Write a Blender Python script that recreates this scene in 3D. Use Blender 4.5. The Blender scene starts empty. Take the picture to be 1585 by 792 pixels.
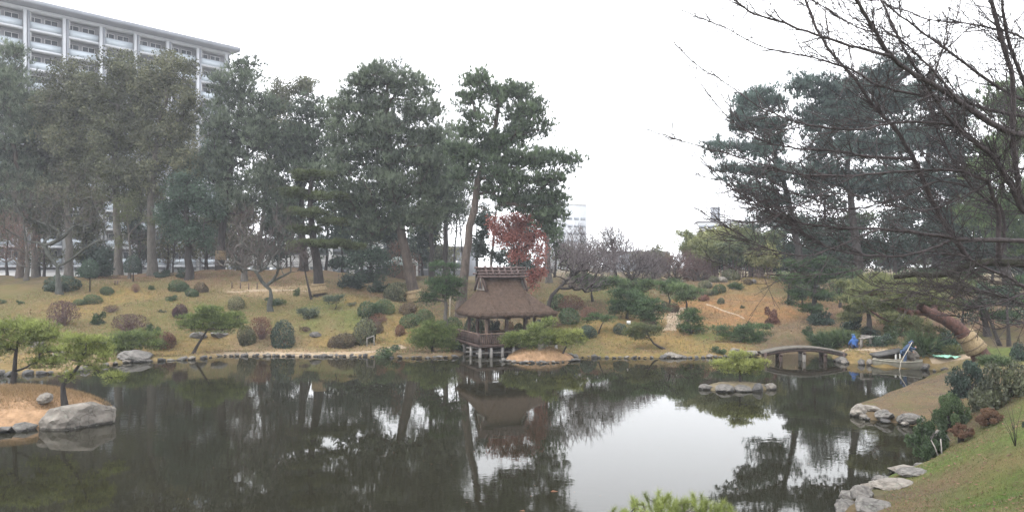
import bpy, bmesh, math, random
import numpy as np
from mathutils import Vector, Matrix

R = math.radians
rng = np.random.default_rng(7)
random.seed(7)
scene = bpy.context.scene
coll = scene.collection

# ------------------------------------------------------------------ camera, sky, sun, exposure
F, CX, HY, CZ = 1150.0, 792.5, 408.0, 6.0          # focal length in photo pixels, centre column, horizon row, eye height
cam_d = bpy.data.cameras.new('camera')
cam = bpy.data.objects.new('camera', cam_d)
coll.objects.link(cam)
cam.location = (0, 0, CZ)
cam.rotation_euler = (R(90), 0, 0)
cam_d.sensor_width = 36.0
cam_d.lens = 36.0 * F / 1585.0
cam_d.shift_y = (HY - 396.0) / 1585.0
cam_d.clip_start = 0.1
cam_d.clip_end = 3000
scene.camera = cam

SUN_EL, SUN_AZ = R(56), R(-115)                     # azimuth measured from +Y towards +X
world = bpy.data.worlds.new('World')
scene.world = world
world.use_nodes = True
wn = world.node_tree
wn.nodes.clear()
w_out = wn.nodes.new('ShaderNodeOutputWorld')
w_bg = wn.nodes.new('ShaderNodeBackground')
w_sky = wn.nodes.new('ShaderNodeTexSky')
w_sky.sky_type = 'NISHITA'
w_sky.sun_disc = False
w_sky.sun_elevation = SUN_EL
w_sky.sun_rotation = SUN_AZ
w_sky.dust_density = 6.0
w_sky.ozone_density = 1.0
w_hs = wn.nodes.new('ShaderNodeHueSaturation')
w_hs.inputs['Saturation'].default_value = 0.25
w_mix = wn.nodes.new('ShaderNodeMixRGB')
w_mix.inputs['Fac'].default_value = 0.86           # an even sheet of cloud over the clear sky
w_mix.inputs['Color2'].default_value = (15.2, 15.5, 16.0, 1)
wn.links.new(w_sky.outputs[0], w_hs.inputs['Color'])
wn.links.new(w_hs.outputs[0], w_mix.inputs['Color1'])
wn.links.new(w_mix.outputs[0], w_bg.inputs['Color'])
w_bg.inputs['Strength'].default_value = 0.1
wn.links.new(w_bg.outputs[0], w_out.inputs['Surface'])

sun_d = bpy.data.lights.new('sun', 'SUN')
sun_d.energy = 1.2
sun_d.angle = R(25)
sun_d.color = (1.0, 0.97, 0.92)
sun = bpy.data.objects.new('sun', sun_d)
coll.objects.link(sun)
sd = Vector((math.sin(SUN_AZ) * math.cos(SUN_EL), math.cos(SUN_AZ) * math.cos(SUN_EL), math.sin(SUN_EL)))
sun.rotation_euler = sd.to_track_quat('Z', 'Y').to_euler()

scene.view_settings.view_transform = 'Standard'
scene.view_settings.look = 'None'
scene.view_settings.exposure = 1.18
scene.view_settings.gamma = 1.0
scene.render.engine = 'CYCLES'
cy = scene.cycles
cy.max_bounces = 6
cy.diffuse_bounces = 2
cy.glossy_bounces = 3
cy.transmission_bounces = 3
cy.transparent_max_bounces = 8
cy.volume_bounces = 0
cy.use_denoising = True
cy.sample_clamp_indirect = 6.0

# ------------------------------------------------------------------ helpers: objects and meshes
def srgb(r, g, b, k=0.5):
    """photo colour (0-255) to a surface colour: linear light times k"""
    f = lambda c: (c / 255 / 12.92) if c / 255 <= 0.04045 else ((c / 255 + 0.055) / 1.055) ** 2.4
    return (f(r) * k, f(g) * k, f(b) * k)

def tag(o, label=None, cat=None, group=None, kind=None):
    if label: o['label'] = label
    if cat: o['category'] = cat
    if group: o['group'] = group
    if kind: o['kind'] = kind
    return o

def thing(name, label, cat, loc=(0, 0, 0), group=None, rz=0.0):
    o = bpy.data.objects.new(name, None)
    o.empty_display_size = 0.2
    coll.objects.link(o)
    o.location = loc
    o.rotation_euler = (0, 0, rz)
    return tag(o, label, cat, group)

def put(name, mesh, parent=None, loc=None, rot=None, scale=None):
    o = bpy.data.objects.new(name, mesh)
    coll.objects.link(o)
    if parent: o.parent = parent
    if loc is not None: o.location = loc
    if rot is not None: o.rotation_euler = rot
    if scale is not None: o.scale = scale
    return o

def np_mesh(name, V, quads=None, tris=None, mat=None, smooth=False, tint=None, col=None):
    me = bpy.data.meshes.new(name)
    V = np.asarray(V, dtype=np.float32).reshape(-1, 3)
    me.vertices.add(len(V))
    me.vertices.foreach_set('co', V.ravel())
    lo, starts, tot = [], [], 0
    if quads is not None and len(quads):
        q = np.asarray(quads, dtype=np.int32).reshape(-1, 4)
        lo.append(q.ravel()); starts.append(tot + 4 * np.arange(len(q))); tot += q.size
    if tris is not None and len(tris):
        t = np.asarray(tris, dtype=np.int32).reshape(-1, 3)
        lo.append(t.ravel()); starts.append(tot + 3 * np.arange(len(t))); tot += t.size
    lo = np.concatenate(lo).astype(np.int32); starts = np.concatenate(starts).astype(np.int32)
    me.loops.add(len(lo))
    me.loops.foreach_set('vertex_index', lo)
    me.polygons.add(len(starts))
    me.polygons.foreach_set('loop_start', starts)
    if smooth:
        me.polygons.foreach_set('use_smooth', np.ones(len(starts), dtype=bool))
    if tint is not None:
        a = me.attributes.new('tint', 'FLOAT', 'POINT')
        a.data.foreach_set('value', np.asarray(tint, dtype=np.float32).ravel())
    if col is not None:
        a = me.attributes.new('ground_colour', 'FLOAT_COLOR', 'POINT')
        c4 = np.ones((len(V), 4), dtype=np.float32); c4[:, :3] = col
        a.data.foreach_set('color', c4.ravel())
    me.update(calc_edges=True)
    if mat: me.materials.append(mat)
    return me

class MB:
    """collects boxes, prisms and tubes into one mesh"""
    def __init__(s): s.v, s.q, s.t, s.n = [], [], [], 0
    def add(s, V, Q=None, T=None):
        V = np.asarray(V, float).reshape(-1, 3)
        if Q is not None and len(Q): s.q.append(np.asarray(Q, int).reshape(-1, 4) + s.n)
        if T is not None and len(T): s.t.append(np.asarray(T, int).reshape(-1, 3) + s.n)
        s.v.append(V); s.n += len(V)
    def box(s, c, d, M=None):
        x, y, z = [v / 2 for v in d]
        V = np.array([[-x,-y,-z],[x,-y,-z],[x,y,-z],[-x,y,-z],[-x,-y,z],[x,-y,z],[x,y,z],[-x,y,z]])
        if M is not None: V = V @ np.array(M).T
        s.add(V + np.array(c), [[0,3,2,1],[4,5,6,7],[0,1,5,4],[1,2,6,5],[2,3,7,6],[3,0,4,7]])
    def bar(s, a, b, w, h=None, up=(0, 0, 1)):
        a, b = np.array(a, float), np.array(b, float)
        h = h or w
        d = b - a; L = np.linalg.norm(d); d /= L
        u = np.array(up, float)
        if abs(d @ u) > 0.95: u = np.array([1., 0, 0])
        x = np.cross(d, u); x /= np.linalg.norm(x); z = np.cross(x, d)
        M = np.stack([x, d, z], axis=1)
        s.box((a + b) / 2, (w, L, h), M)
    def tube(s, P, rad, k=6, cap=True):
        V, Q, T = tube(np.asarray(P, float), np.asarray(rad, float) * np.ones(len(P)), k, cap)
        s.add(V, Q, T)
    def mesh(s, name, mat=None, smooth=False):
        return np_mesh(name, np.concatenate(s.v), np.concatenate(s.q) if s.q else None, np.concatenate(s.t) if s.t else None, mat, smooth)
    def build(s, name, mat, parent=None, smooth=False, **kw):
        return put(name, s.mesh(name, mat, smooth), parent, **kw)

def tube(P, rad, k=6, cap=True):
    n = len(P)
    T = np.gradient(P, axis=0)
    T /= np.linalg.norm(T, axis=1)[:, None] + 1e-9
    m = T.mean(0)
    ref = np.array([0.0, 0.0, 1.0]) if abs(m[2]) < 0.7 * np.linalg.norm(m) + 1e-6 else np.array([1.0, 0.13, 0.0])
    X = np.cross(T, ref); X /= np.linalg.norm(X, axis=1)[:, None] + 1e-9
    Y = np.cross(T, X)
    a = np.arange(k) * 2 * np.pi / k
    V = P[:, None, :] + rad[:, None, None] * (np.cos(a)[None, :, None] * X[:, None, :] + np.sin(a)[None, :, None] * Y[:, None, :])
    V = V.reshape(-1, 3)
    i = np.arange(n - 1)[:, None] * k; j = np.arange(k)[None, :]; j2 = (j + 1) % k
    Q = np.stack([i + j, i + j2, i + k + j2, i + k + j], axis=-1).reshape(-1, 4)
    Tt = None
    if cap:
        V = np.concatenate([V, P[:1], P[-1:]])
        c0, c1 = n * k, n * k + 1
        jj = np.arange(k); j2 = (jj + 1) % k
        Tt = np.concatenate([np.stack([np.full(k, c0), j2, jj], -1), np.stack([np.full(k, c1), (n - 1) * k + jj, (n - 1) * k + j2], -1)])
    return V, Q, Tt

def unit(a):
    return a / (np.linalg.norm(a, axis=-1, keepdims=True) + 1e-9)

def at(px, py, d):
    """the point at distance d straight ahead that the photo shows at (px, py)"""
    return np.array([(px - CX) / F * d, d, CZ + (HY - py) / F * d])

# ------------------------------------------------------------------ materials
def new_mat(name):
    m = bpy.data.materials.new(name); m.use_nodes = True
    nt = m.node_tree
    return m, nt, nt.nodes['Principled BSDF']

def nd(nt, t, **kw):
    n = nt.nodes.new(t)
    for k, v in kw.items(): setattr(n, k, v)
    return n

def surf(name, c1, c2, scale=3.0, rough=0.9, bump=0.3, stretch=(1, 1, 1), bscale=None, detail=8.0, spec=0.3, c3=None, metal=0.0):
    """two-tone noise surface with fine relief"""
    m, nt, b = new_mat(name)
    tc = nd(nt, 'ShaderNodeTexCoord'); mp = nd(nt, 'ShaderNodeMapping')
    mp.inputs['Scale'].default_value = stretch
    nt.links.new(tc.outputs['Object'], mp.inputs['Vector'])
    n1 = nd(nt, 'ShaderNodeTexNoise'); n1.inputs['Scale'].default_value = scale; n1.inputs['Detail'].default_value = detail; n1.inputs['Roughness'].default_value = 0.65
    nt.links.new(mp.outputs[0], n1.inputs['Vector'])
    cr = nd(nt, 'ShaderNodeValToRGB')
    cr.color_ramp.elements[0].position = 0.32; cr.color_ramp.elements[0].color = (*c1, 1)
    cr.color_ramp.elements[1].position = 0.68; cr.color_ramp.elements[1].color = (*c2, 1)
    if c3:
        e = cr.color_ramp.elements.new(0.78); e.color = (*c3, 1)
    nt.links.new(n1.outputs['Fac'], cr.inputs['Fac'])
    nt.links.new(cr.outputs['Color'], b.inputs['Base Color'])
    n2 = nd(nt, 'ShaderNodeTexNoise'); n2.inputs['Scale'].default_value = bscale or scale * 3; n2.inputs['Detail'].default_value = 6
    nt.links.new(mp.outputs[0], n2.inputs['Vector'])
    bp = nd(nt, 'ShaderNodeBump'); bp.inputs['Strength'].default_value = bump; bp.inputs['Distance'].default_value = 0.05
    nt.links.new(n2.outputs['Fac'], bp.inputs['Height']); nt.links.new(bp.outputs[0], b.inputs['Normal'])
    b.inputs['Roughness'].default_value = rough
    b.inputs['Specular IOR Level'].default_value = spec
    b.inputs['Metallic'].default_value = metal
    return m

def leaf_mat(name, dark, light, trans=0.3, tip=None):
    """foliage: tint attribute picks the leaf's own colour; thin leaves let some light through"""
    m = bpy.data.materials.new(name); m.use_nodes = True
    nt = m.node_tree; nt.nodes.clear()
    out = nd(nt, 'ShaderNodeOutputMaterial')
    at_ = nd(nt, 'ShaderNodeAttribute', attribute_name='tint')
    cr = nd(nt, 'ShaderNodeValToRGB')
    cr.color_ramp.elements[0].color = (*dark, 1); cr.color_ramp.elements[1].color = (*light, 1)
    cr.color_ramp.elements[0].position = 0.1; cr.color_ramp.elements[1].position = 0.8
    if tip:
        e = cr.color_ramp.elements.new(0.95); e.color = (*tip, 1)
    nt.links.new(at_.outputs['Fac'], cr.inputs['Fac'])
    oi = nd(nt, 'ShaderNodeObjectInfo'); hv = nd(nt, 'ShaderNodeHueSaturation')          # plants of a kind differ a little
    m1 = nd(nt, 'ShaderNodeMapRange'); m1.inputs['To Min'].default_value = 0.74; m1.inputs['To Max'].default_value = 1.26
    m2 = nd(nt, 'ShaderNodeMapRange'); m2.inputs['To Min'].default_value = 0.52; m2.inputs['To Max'].default_value = 0.48
    nt.links.new(oi.outputs['Random'], m1.inputs['Value']); nt.links.new(oi.outputs['Random'], m2.inputs['Value'])
    nt.links.new(m1.outputs[0], hv.inputs['Value']); nt.links.new(m2.outputs[0], hv.inputs['Hue']); nt.links.new(cr.outputs[0], hv.inputs['Color'])
    cr = hv
    df = nd(nt, 'ShaderNodeBsdfDiffuse'); tr = nd(nt, 'ShaderNodeBsdfTranslucent'); mx = nd(nt, 'ShaderNodeMixShader')
    mx.inputs[0].default_value = trans
    nt.links.new(cr.outputs[0], df.inputs['Color']); nt.links.new(cr.outputs[0], tr.inputs['Color'])
    nt.links.new(df.outputs[0], mx.inputs[1]); nt.links.new(tr.outputs[0], mx.inputs[2])
    gl = nd(nt, 'ShaderNodeBsdfGlossy'); gl.inputs['Roughness'].default_value = 0.5
    mg = nd(nt, 'ShaderNodeMixShader'); mg.inputs[0].default_value = 0.03
    nt.links.new(mx.outputs[0], mg.inputs[1]); nt.links.new(gl.outputs[0], mg.inputs[2])
    nt.links.new(mg.outputs[0], out.inputs['Surface'])
    return m

M = {}
M['bark_pine'] = surf('pine bark', (0.035, 0.028, 0.024), (0.10, 0.078, 0.065), 5, 0.95, 0.9, (1, 1, 0.35))
M['bark_red'] = surf('red pine bark', (0.030, 0.018, 0.016), (0.125, 0.060, 0.046), 7, 0.95, 1.0, (1, 1, 0.7))
M['bark_dark'] = surf('dark bark', (0.018, 0.016, 0.016), (0.05, 0.043, 0.040), 6, 0.95, 0.8, (1, 1, 0.3))
M['bark_grey'] = surf('grey bark', (0.05, 0.045, 0.04), (0.12, 0.108, 0.095), 5, 0.95, 0.7, (1, 1, 0.4))
M['bark_lichen'] = surf('lichen bark', (0.032, 0.031, 0.028), (0.075, 0.08, 0.070), 4, 0.95, 0.8, (1, 1, 0.6), c3=(0.17, 0.195, 0.17))
M['bark_cherry'] = surf('cherry bark', (0.022, 0.017, 0.019), (0.07, 0.055, 0.055), 9, 0.8, 0.6, (1, 1, 1), spec=0.4)
M['bark_mossy'] = surf('mossy bark', (0.02, 0.018, 0.016), (0.05, 0.05, 0.035), 7, 0.95, 0.9, c3=(0.22, 0.27, 0.21))
M['twig_brown'] = surf('brown twigs', (0.05, 0.038, 0.036), (0.10, 0.075, 0.07), 3, 0.95, 0.2)
M['twig_grey'] = surf('grey twigs', (0.095, 0.078, 0.082), (0.16, 0.135, 0.138), 3, 0.95, 0.2)
M['twig_red'] = surf('reddish twigs', (0.10, 0.062, 0.06), (0.165, 0.108, 0.10), 3, 0.95, 0.2)
M['straw'] = surf('straw matting', (0.17, 0.125, 0.07), (0.33, 0.25, 0.145), 18, 0.95, 0.9, (1, 1, 0.25))
M['rope'] = surf('straw rope', (0.11, 0.08, 0.05), (0.2, 0.15, 0.09), 20, 0.95, 0.5)
def rock_mat(name, c1, c2):
    m = surf(name, c1, c2, 2.2, 0.9, 0.0)
    nt = m.node_tree; b = nt.nodes['Principled BSDF']
    tc = nd(nt, 'ShaderNodeTexCoord'); ge = nd(nt, 'ShaderNodeNewGeometry')
    n = nd(nt, 'ShaderNodeTexNoise'); n.inputs['Scale'].default_value = 3.0; n.inputs['Detail'].default_value = 8
    nt.links.new(ge.outputs['Position'], n.inputs['Vector'])
    ad = nd(nt, 'ShaderNodeMixRGB'); ad.inputs[0].default_value = 0.35
    nt.links.new(ge.outputs['Position'], ad.inputs[1]); nt.links.new(n.outputs['Color'], ad.inputs[2])
    v = nd(nt, 'ShaderNodeTexVoronoi'); v.feature = 'DISTANCE_TO_EDGE'; v.inputs['Scale'].default_value = 1.5
    nt.links.new(ad.outputs[0], v.inputs['Vector'])
    cr = nd(nt, 'ShaderNodeMapRange'); cr.inputs['From Max'].default_value = 0.022; cr.inputs['To Min'].default_value = 0.72
    nt.links.new(v.outputs['Distance'], cr.inputs['Value'])
    sx = nd(nt, 'ShaderNodeSeparateXYZ'); nt.links.new(ge.outputs['Position'], sx.inputs[0])
    mz = nd(nt, 'ShaderNodeMath', operation='MULTIPLY_ADD'); mz.inputs[1].default_value = 0.16; mz.inputs[2].default_value = -0.03
    nt.links.new(n.outputs['Fac'], mz.inputs[0])
    sb = nd(nt, 'ShaderNodeMath', operation='SUBTRACT'); nt.links.new(sx.outputs['Z'], sb.inputs[0]); nt.links.new(mz.outputs[0], sb.inputs[1])
    wet = nd(nt, 'ShaderNodeMapRange'); wet.inputs['From Min'].default_value = 0.0; wet.inputs['From Max'].default_value = 0.05; wet.inputs['To Min'].default_value = 0.25
    nt.links.new(sb.outputs[0], wet.inputs['Value'])
    mu = nd(nt, 'ShaderNodeMath', operation='MULTIPLY'); nt.links.new(cr.outputs[0], mu.inputs[0]); nt.links.new(wet.outputs[0], mu.inputs[1])
    mx = nd(nt, 'ShaderNodeMixRGB', blend_type='MULTIPLY'); mx.inputs[0].default_value = 1.0
    src = b.inputs['Base Color'].links[0].from_socket
    nt.links.new(src, mx.inputs[1]); nt.links.new(mu.outputs[0], mx.inputs[2])
    sp = nd(nt, 'ShaderNodeTexNoise'); sp.inputs['Scale'].default_value = 11; sp.inputs['Detail'].default_value = 5; nt.links.new(ge.outputs['Position'], sp.inputs['Vector'])
    lr = nd(nt, 'ShaderNodeMapRange'); lr.inputs['From Min'].default_value = 0.56; lr.inputs['From Max'].default_value = 0.66; lr.inputs['To Max'].default_value = 0.55
    nt.links.new(sp.outputs['Fac'], lr.inputs['Value'])
    li = nd(nt, 'ShaderNodeMixRGB'); li.inputs[2].default_value = (0.17, 0.175, 0.15, 1)         # lichen
    nt.links.new(lr.outputs[0], li.inputs[0]); nt.links.new(mx.outputs[0], li.inputs[1])
    nt.links.new(li.outputs[0], b.inputs['Base Color'])
    bp = nd(nt, 'ShaderNodeBump'); bp.inputs['Strength'].default_value = 0.9; bp.inputs['Distance'].default_value = 0.06
    hh = nd(nt, 'ShaderNodeMath', operation='ADD'); nt.links.new(n.outputs['Fac'], hh.inputs[0]); nt.links.new(cr.outputs[0], hh.inputs[1])
    nt.links.new(hh.outputs[0], bp.inputs['Height']); nt.links.new(bp.outputs[0], b.inputs['Normal'])
    return m
M['rock'] = rock_mat('pale rock', (0.085, 0.076, 0.066), (0.225, 0.20, 0.175))
M['rock_dark'] = surf('wet dark rock', (0.035, 0.034, 0.034), (0.10, 0.095, 0.09), 3, 0.7, 0.8)
M['rock_mid'] = rock_mat('grey rock', (0.05, 0.047, 0.045), (0.15, 0.138, 0.127))
M['pine_far'] = leaf_mat('pine needles', (0.030, 0.043, 0.031), (0.135, 0.170, 0.112))
M['pine_blue'] = leaf_mat('blue green pine needles', (0.028, 0.048, 0.042), (0.125, 0.182, 0.152))
M['pine_mid'] = leaf_mat('mid green pine needles', (0.028, 0.044, 0.028), (0.120, 0.165, 0.090))
M['pine_olive'] = leaf_mat('olive pine needles', (0.045, 0.056, 0.024), (0.15, 0.17, 0.07))
M['pine_bright'] = leaf_mat('bright pine needles', (0.075, 0.098, 0.024), (0.25, 0.29, 0.085))
M['pine_green'] = leaf_mat('green pine needles', (0.024, 0.046, 0.020), (0.105, 0.165, 0.065))
M['leaf_olive'] = leaf_mat('olive leaves', (0.042, 0.046, 0.028), (0.165, 0.172, 0.098), tip=(0.17, 0.16, 0.075))
M['leaf_dark'] = leaf_mat('dark evergreen leaves', (0.016, 0.030, 0.022), (0.055, 0.088, 0.062))
M['leaf_green'] = leaf_mat('green leaves', (0.025, 0.045, 0.020), (0.075, 0.115, 0.048))
M['leaf_yellowgreen'] = leaf_mat('yellow green leaves', (0.055, 0.065, 0.022), (0.14, 0.155, 0.055))
M['leaf_maroon'] = leaf_mat('maroon leaves', (0.026, 0.013, 0.017), (0.075, 0.036, 0.042))
M['leaf_red'] = leaf_mat('red leaves', (0.070, 0.024, 0.022), (0.185, 0.065, 0.055))
M['leaf_maple'] = leaf_mat('red maple leaves', (0.17, 0.055, 0.042), (0.40, 0.16, 0.125))
M['leaf_brown'] = leaf_mat('brown leaves', (0.050, 0.036, 0.024), (0.125, 0.092, 0.058))
M['leaf_rust'] = leaf_mat('rust leaves', (0.085, 0.042, 0.026), (0.19, 0.105, 0.065))
M['bamboo_leaf'] = leaf_mat('bamboo leaves', (0.085, 0.10, 0.035), (0.34, 0.345, 0.15))
M['bamboo_leaf_dark'] = leaf_mat('dark bamboo leaves', (0.03, 0.05, 0.026), (0.14, 0.17, 0.08))
M['grass_green'] = leaf_mat('green grass', (0.056, 0.076, 0.024), (0.135, 0.160, 0.056))
M['grass_tan'] = leaf_mat('dry grass', (0.11, 0.078, 0.042), (0.25, 0.185, 0.105))
M['grass_straw'] = leaf_mat('straw coloured grass', (0.19, 0.115, 0.060), (0.42, 0.27, 0.155))
M['wood_dark'] = surf('dark weathered wood', (0.035, 0.024, 0.021), (0.085, 0.056, 0.048), 6, 0.85, 0.4, (1, 1, 0.2))
M['wood_mid'] = surf('brown weathered wood', (0.085, 0.058, 0.045), (0.17, 0.12, 0.095), 6, 0.85, 0.4, (1, 1, 0.2))
M['log_grey'] = surf('grey brown log', (0.05, 0.044, 0.038), (0.115, 0.10, 0.088), 6, 0.9, 0.5)
M['wood_grey'] = surf('grey weathered wood', (0.13, 0.12, 0.11), (0.27, 0.25, 0.23), 6, 0.9, 0.4, (1, 1, 0.2))
M['bamboo_pole'] = surf('old bamboo pole', (0.13, 0.088, 0.082), (0.24, 0.17, 0.16), 5, 0.7, 0.2, (1, 1, 1))
M['thatch'] = surf('thatch', (0.042, 0.027, 0.020), (0.098, 0.065, 0.047), 5.5, 1.0, 1.0, (1, 1, 0.6), bscale=30, c3=(0.115, 0.078, 0.056))
M['ridge_wood'] = surf('old ridge logs', (0.055, 0.038, 0.036), (0.12, 0.085, 0.08), 7, 0.85, 0.5)
M['stilt'] = surf('pale stone stilt', (0.12, 0.113, 0.105), (0.26, 0.245, 0.23), 5, 0.9, 0.3)
M['earth_deck'] = surf('earth bridge deck', (0.065, 0.060, 0.050), (0.125, 0.113, 0.092), 5, 1.0, 0.6)
M['path'] = surf('sandy path', (0.19, 0.145, 0.098), (0.30, 0.235, 0.165), 2.5, 1.0, 0.3)
M['concrete'] = surf('pale concrete', (0.35, 0.36, 0.38), (0.41, 0.42, 0.44), 0.4, 0.9, 0.05)
M['concrete_grey'] = surf('grey panel', (0.17, 0.18, 0.20), (0.21, 0.22, 0.245), 0.4, 0.85, 0.05)
M['wall_white'] = surf('white render', (0.40, 0.40, 0.40), (0.48, 0.48, 0.48), 0.3, 0.9, 0.05)
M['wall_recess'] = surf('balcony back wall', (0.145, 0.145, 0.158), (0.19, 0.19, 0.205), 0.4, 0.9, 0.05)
M['panel_glass'] = surf('frosted balcony panel', (0.32, 0.36, 0.40), (0.38, 0.42, 0.46), 0.5, 0.25, 0.0, spec=0.5)
M['window_glass'] = surf('dark window glass', (0.035, 0.042, 0.05), (0.08, 0.09, 0.10), 0.3, 0.08, 0.0, spec=0.8)
M['far_glass'] = surf('pale window band', (0.14, 0.16, 0.18), (0.19, 0.21, 0.235), 0.2, 0.2, 0.0, spec=0.6)
M['sign_green'] = surf('mint sign', (0.22, 0.42, 0.36), (0.26, 0.48, 0.41), 0.5, 0.5, 0.0)
M['roof_dark'] = surf('dark roof', (0.10, 0.095, 0.10), (0.15, 0.14, 0.145), 0.6, 0.8, 0.1)
M['boat'] = surf('cream boat paint', (0.17, 0.16, 0.125), (0.30, 0.285, 0.23), 4, 0.55, 0.15, c3=(0.33, 0.29, 0.22))
M['boat_in'] = surf('dark boat inside', (0.06, 0.055, 0.05), (0.13, 0.12, 0.105), 5, 0.85, 0.2)
M['jacket_blue'] = surf('bright blue jacket', (0.022, 0.065, 0.20), (0.045, 0.115, 0.31), 6, 0.8, 0.3)
M['suit_blue'] = surf('dusty blue work suit', (0.026, 0.048, 0.095), (0.055, 0.09, 0.16), 6, 0.85, 0.4)
M['trouser_dark'] = surf('dark blue trousers', (0.014, 0.02, 0.045), (0.03, 0.04, 0.085), 6, 0.9, 0.3)
M['skin'] = surf('skin', (0.30, 0.17, 0.12), (0.38, 0.22, 0.16), 8, 0.6, 0.1)
M['boot'] = surf('dark rubber boot', (0.014, 0.015, 0.018), (0.03, 0.03, 0.034), 6, 0.5, 0.1)
M['hair'] = surf('black hair', (0.010, 0.009, 0.009), (0.022, 0.02, 0.02), 20, 0.6, 0.4)
M['cap_teal'] = surf('grey teal cap', (0.04, 0.08, 0.11), (0.075, 0.13, 0.165), 8, 0.9, 0.2)
M['tarp'] = surf('mint sheet', (0.20, 0.42, 0.31), (0.30, 0.54, 0.42), 6, 0.5, 0.3)
M['white_paint'] = surf('white plastic', (0.50, 0.50, 0.48), (0.62, 0.62, 0.60), 6, 0.5, 0.1)
M['pole_pale'] = surf('pale bamboo pole', (0.30, 0.27, 0.22), (0.46, 0.42, 0.35), 6, 0.6, 0.1)
M['koi'] = surf('orange koi', (0.26, 0.12, 0.07), (0.34, 0.19, 0.12), 9, 0.35, 0.1, c3=(0.36, 0.27, 0.2))
M['feather'] = surf('dark feathers', (0.02, 0.02, 0.022), (0.05, 0.05, 0.055), 9, 0.9, 0.1)
M['flower_white'] = surf('white petals', (0.62, 0.60, 0.58), (0.75, 0.73, 0.70), 9, 0.8, 0.1)

def water_mat():
    m, nt, b = new_mat('pond water')
    b.inputs['Base Color'].default_value = (0.0135, 0.0128, 0.008, 1)
    b.inputs['Roughness'].default_value = 0.015
    b.inputs['IOR'].default_value = 1.333
    tc = nd(nt, 'ShaderNodeTexCoord')
    hs = []
    for sx, sy, sc, st in ((1.0, 1.5, 1.6, 1.0), (1.0, 1.8, 5.5, 0.30)):
        mp = nd(nt, 'ShaderNodeMapping'); mp.inputs['Scale'].default_value = (sx, sy, 1); mp.inputs['Rotation'].default_value = (0, 0, 0.25 if sc > 1 else -0.1)
        nt.links.new(tc.outputs['Object'], mp.inputs['Vector'])
        n = nd(nt, 'ShaderNodeTexNoise'); n.inputs['Scale'].default_value = sc; n.inputs['Detail'].default_value = 2.5; n.inputs['Distortion'].default_value = 0.3
        nt.links.new(mp.outputs[0], n.inputs['Vector'])
        mu = nd(nt, 'ShaderNodeMath', operation='MULTIPLY'); mu.inputs[1].default_value = st
        nt.links.new(n.outputs['Fac'], mu.inputs[0]); hs.append(mu)
    ad = nd(nt, 'ShaderNodeMath', operation='ADD')
    nt.links.new(hs[0].outputs[0], ad.inputs[0]); nt.links.new(hs[1].outputs[0], ad.inputs[1])
    # patches of breeze and of calm
    pt = nd(nt, 'ShaderNodeTexNoise'); pt.inputs['Scale'].default_value = 0.09; pt.inputs['Detail'].default_value = 2
    nt.links.new(tc.outputs['Object'], pt.inputs['Vector'])
    mr = nd(nt, 'ShaderNodeMapRange'); mr.inputs['From Min'].default_value = 0.38; mr.inputs['From Max'].default_value = 0.62
    mr.inputs['To Min'].default_value = 0.06; mr.inputs['To Max'].default_value = 1.35
    nt.links.new(pt.outputs['Fac'], mr.inputs['Value'])
    bp = nd(nt, 'ShaderNodeBump'); bp.inputs['Distance'].default_value = 0.0034
    sm = nd(nt, 'ShaderNodeMath', operation='MULTIPLY'); sm.inputs[1].default_value = 0.55
    nt.links.new(mr.outputs[0], sm.inputs[0]); nt.links.new(sm.outputs[0], bp.inputs['Strength'])
    nt.links.new(ad.outputs[0], bp.inputs['Height']); nt.links.new(bp.outputs[0], b.inputs['Normal'])
    return m

def ground_mat():
    m, nt, b = new_mat('ground')
    a = nd(nt, 'ShaderNodeAttribute', attribute_name='ground_colour')
    tc = nd(nt, 'ShaderNodeTexCoord')
    def noise(s, d, r=0.6):
        n = nd(nt, 'ShaderNodeTexNoise'); n.inputs['Scale'].default_value = s; n.inputs['Detail'].default_value = d; n.inputs['Roughness'].default_value = r
        nt.links.new(tc.outputs['Object'], n.inputs['Vector']); return n
    n1, n2, n3 = noise(0.45, 6), noise(4.0, 8, 0.75), noise(1.3, 5)
    def ramp(n, lo, hi):
        r = nd(nt, 'ShaderNodeMapRange'); r.inputs['From Min'].default_value = 0.3; r.inputs['From Max'].default_value = 0.7
        r.inputs['To Min'].default_value = lo; r.inputs['To Max'].default_value = hi
        nt.links.new(n.outputs['Fac'], r.inputs['Value']); return r
    r2 = ramp(n2, 0.45, 1.45)
    mul = nd(nt, 'ShaderNodeMixRGB', blend_type='MULTIPLY'); mul.inputs[0].default_value = 1.0
    nt.links.new(a.outputs['Color'], mul.inputs[1]); nt.links.new(r2.outputs[0], mul.inputs[2])
    tan = nd(nt, 'ShaderNodeMixRGB'); tan.inputs[2].default_value = (0.135, 0.095, 0.050, 1)
    f = ramp(n1, -0.15, 0.75); f.clamp = True
    nt.links.new(f.outputs[0], tan.inputs[0]); nt.links.new(mul.outputs[0], tan.inputs[1])
    grn = nd(nt, 'ShaderNodeMixRGB'); grn.inputs[2].default_value = (0.075, 0.082, 0.030, 1)
    g = ramp(n3, -0.5, 0.6); g.clamp = True
    nt.links.new(g.outputs[0], grn.inputs[0]); nt.links.new(tan.outputs[0], grn.inputs[1])
    nt.links.new(grn.outputs[0], b.inputs['Base Color'])
    b.inputs['Roughness'].default_value = 1.0; b.inputs['Specular IOR Level'].default_value = 0.1
    n4 = noise(9.0, 8, 0.8)
    bp = nd(nt, 'ShaderNodeBump'); bp.inputs['Strength'].default_value = 0.8; bp.inputs['Distance'].default_value = 0.08
    nt.links.new(n4.outputs['Fac'], bp.inputs['Height']); nt.links.new(bp.outputs[0], b.inputs['Normal'])
    return m

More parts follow.
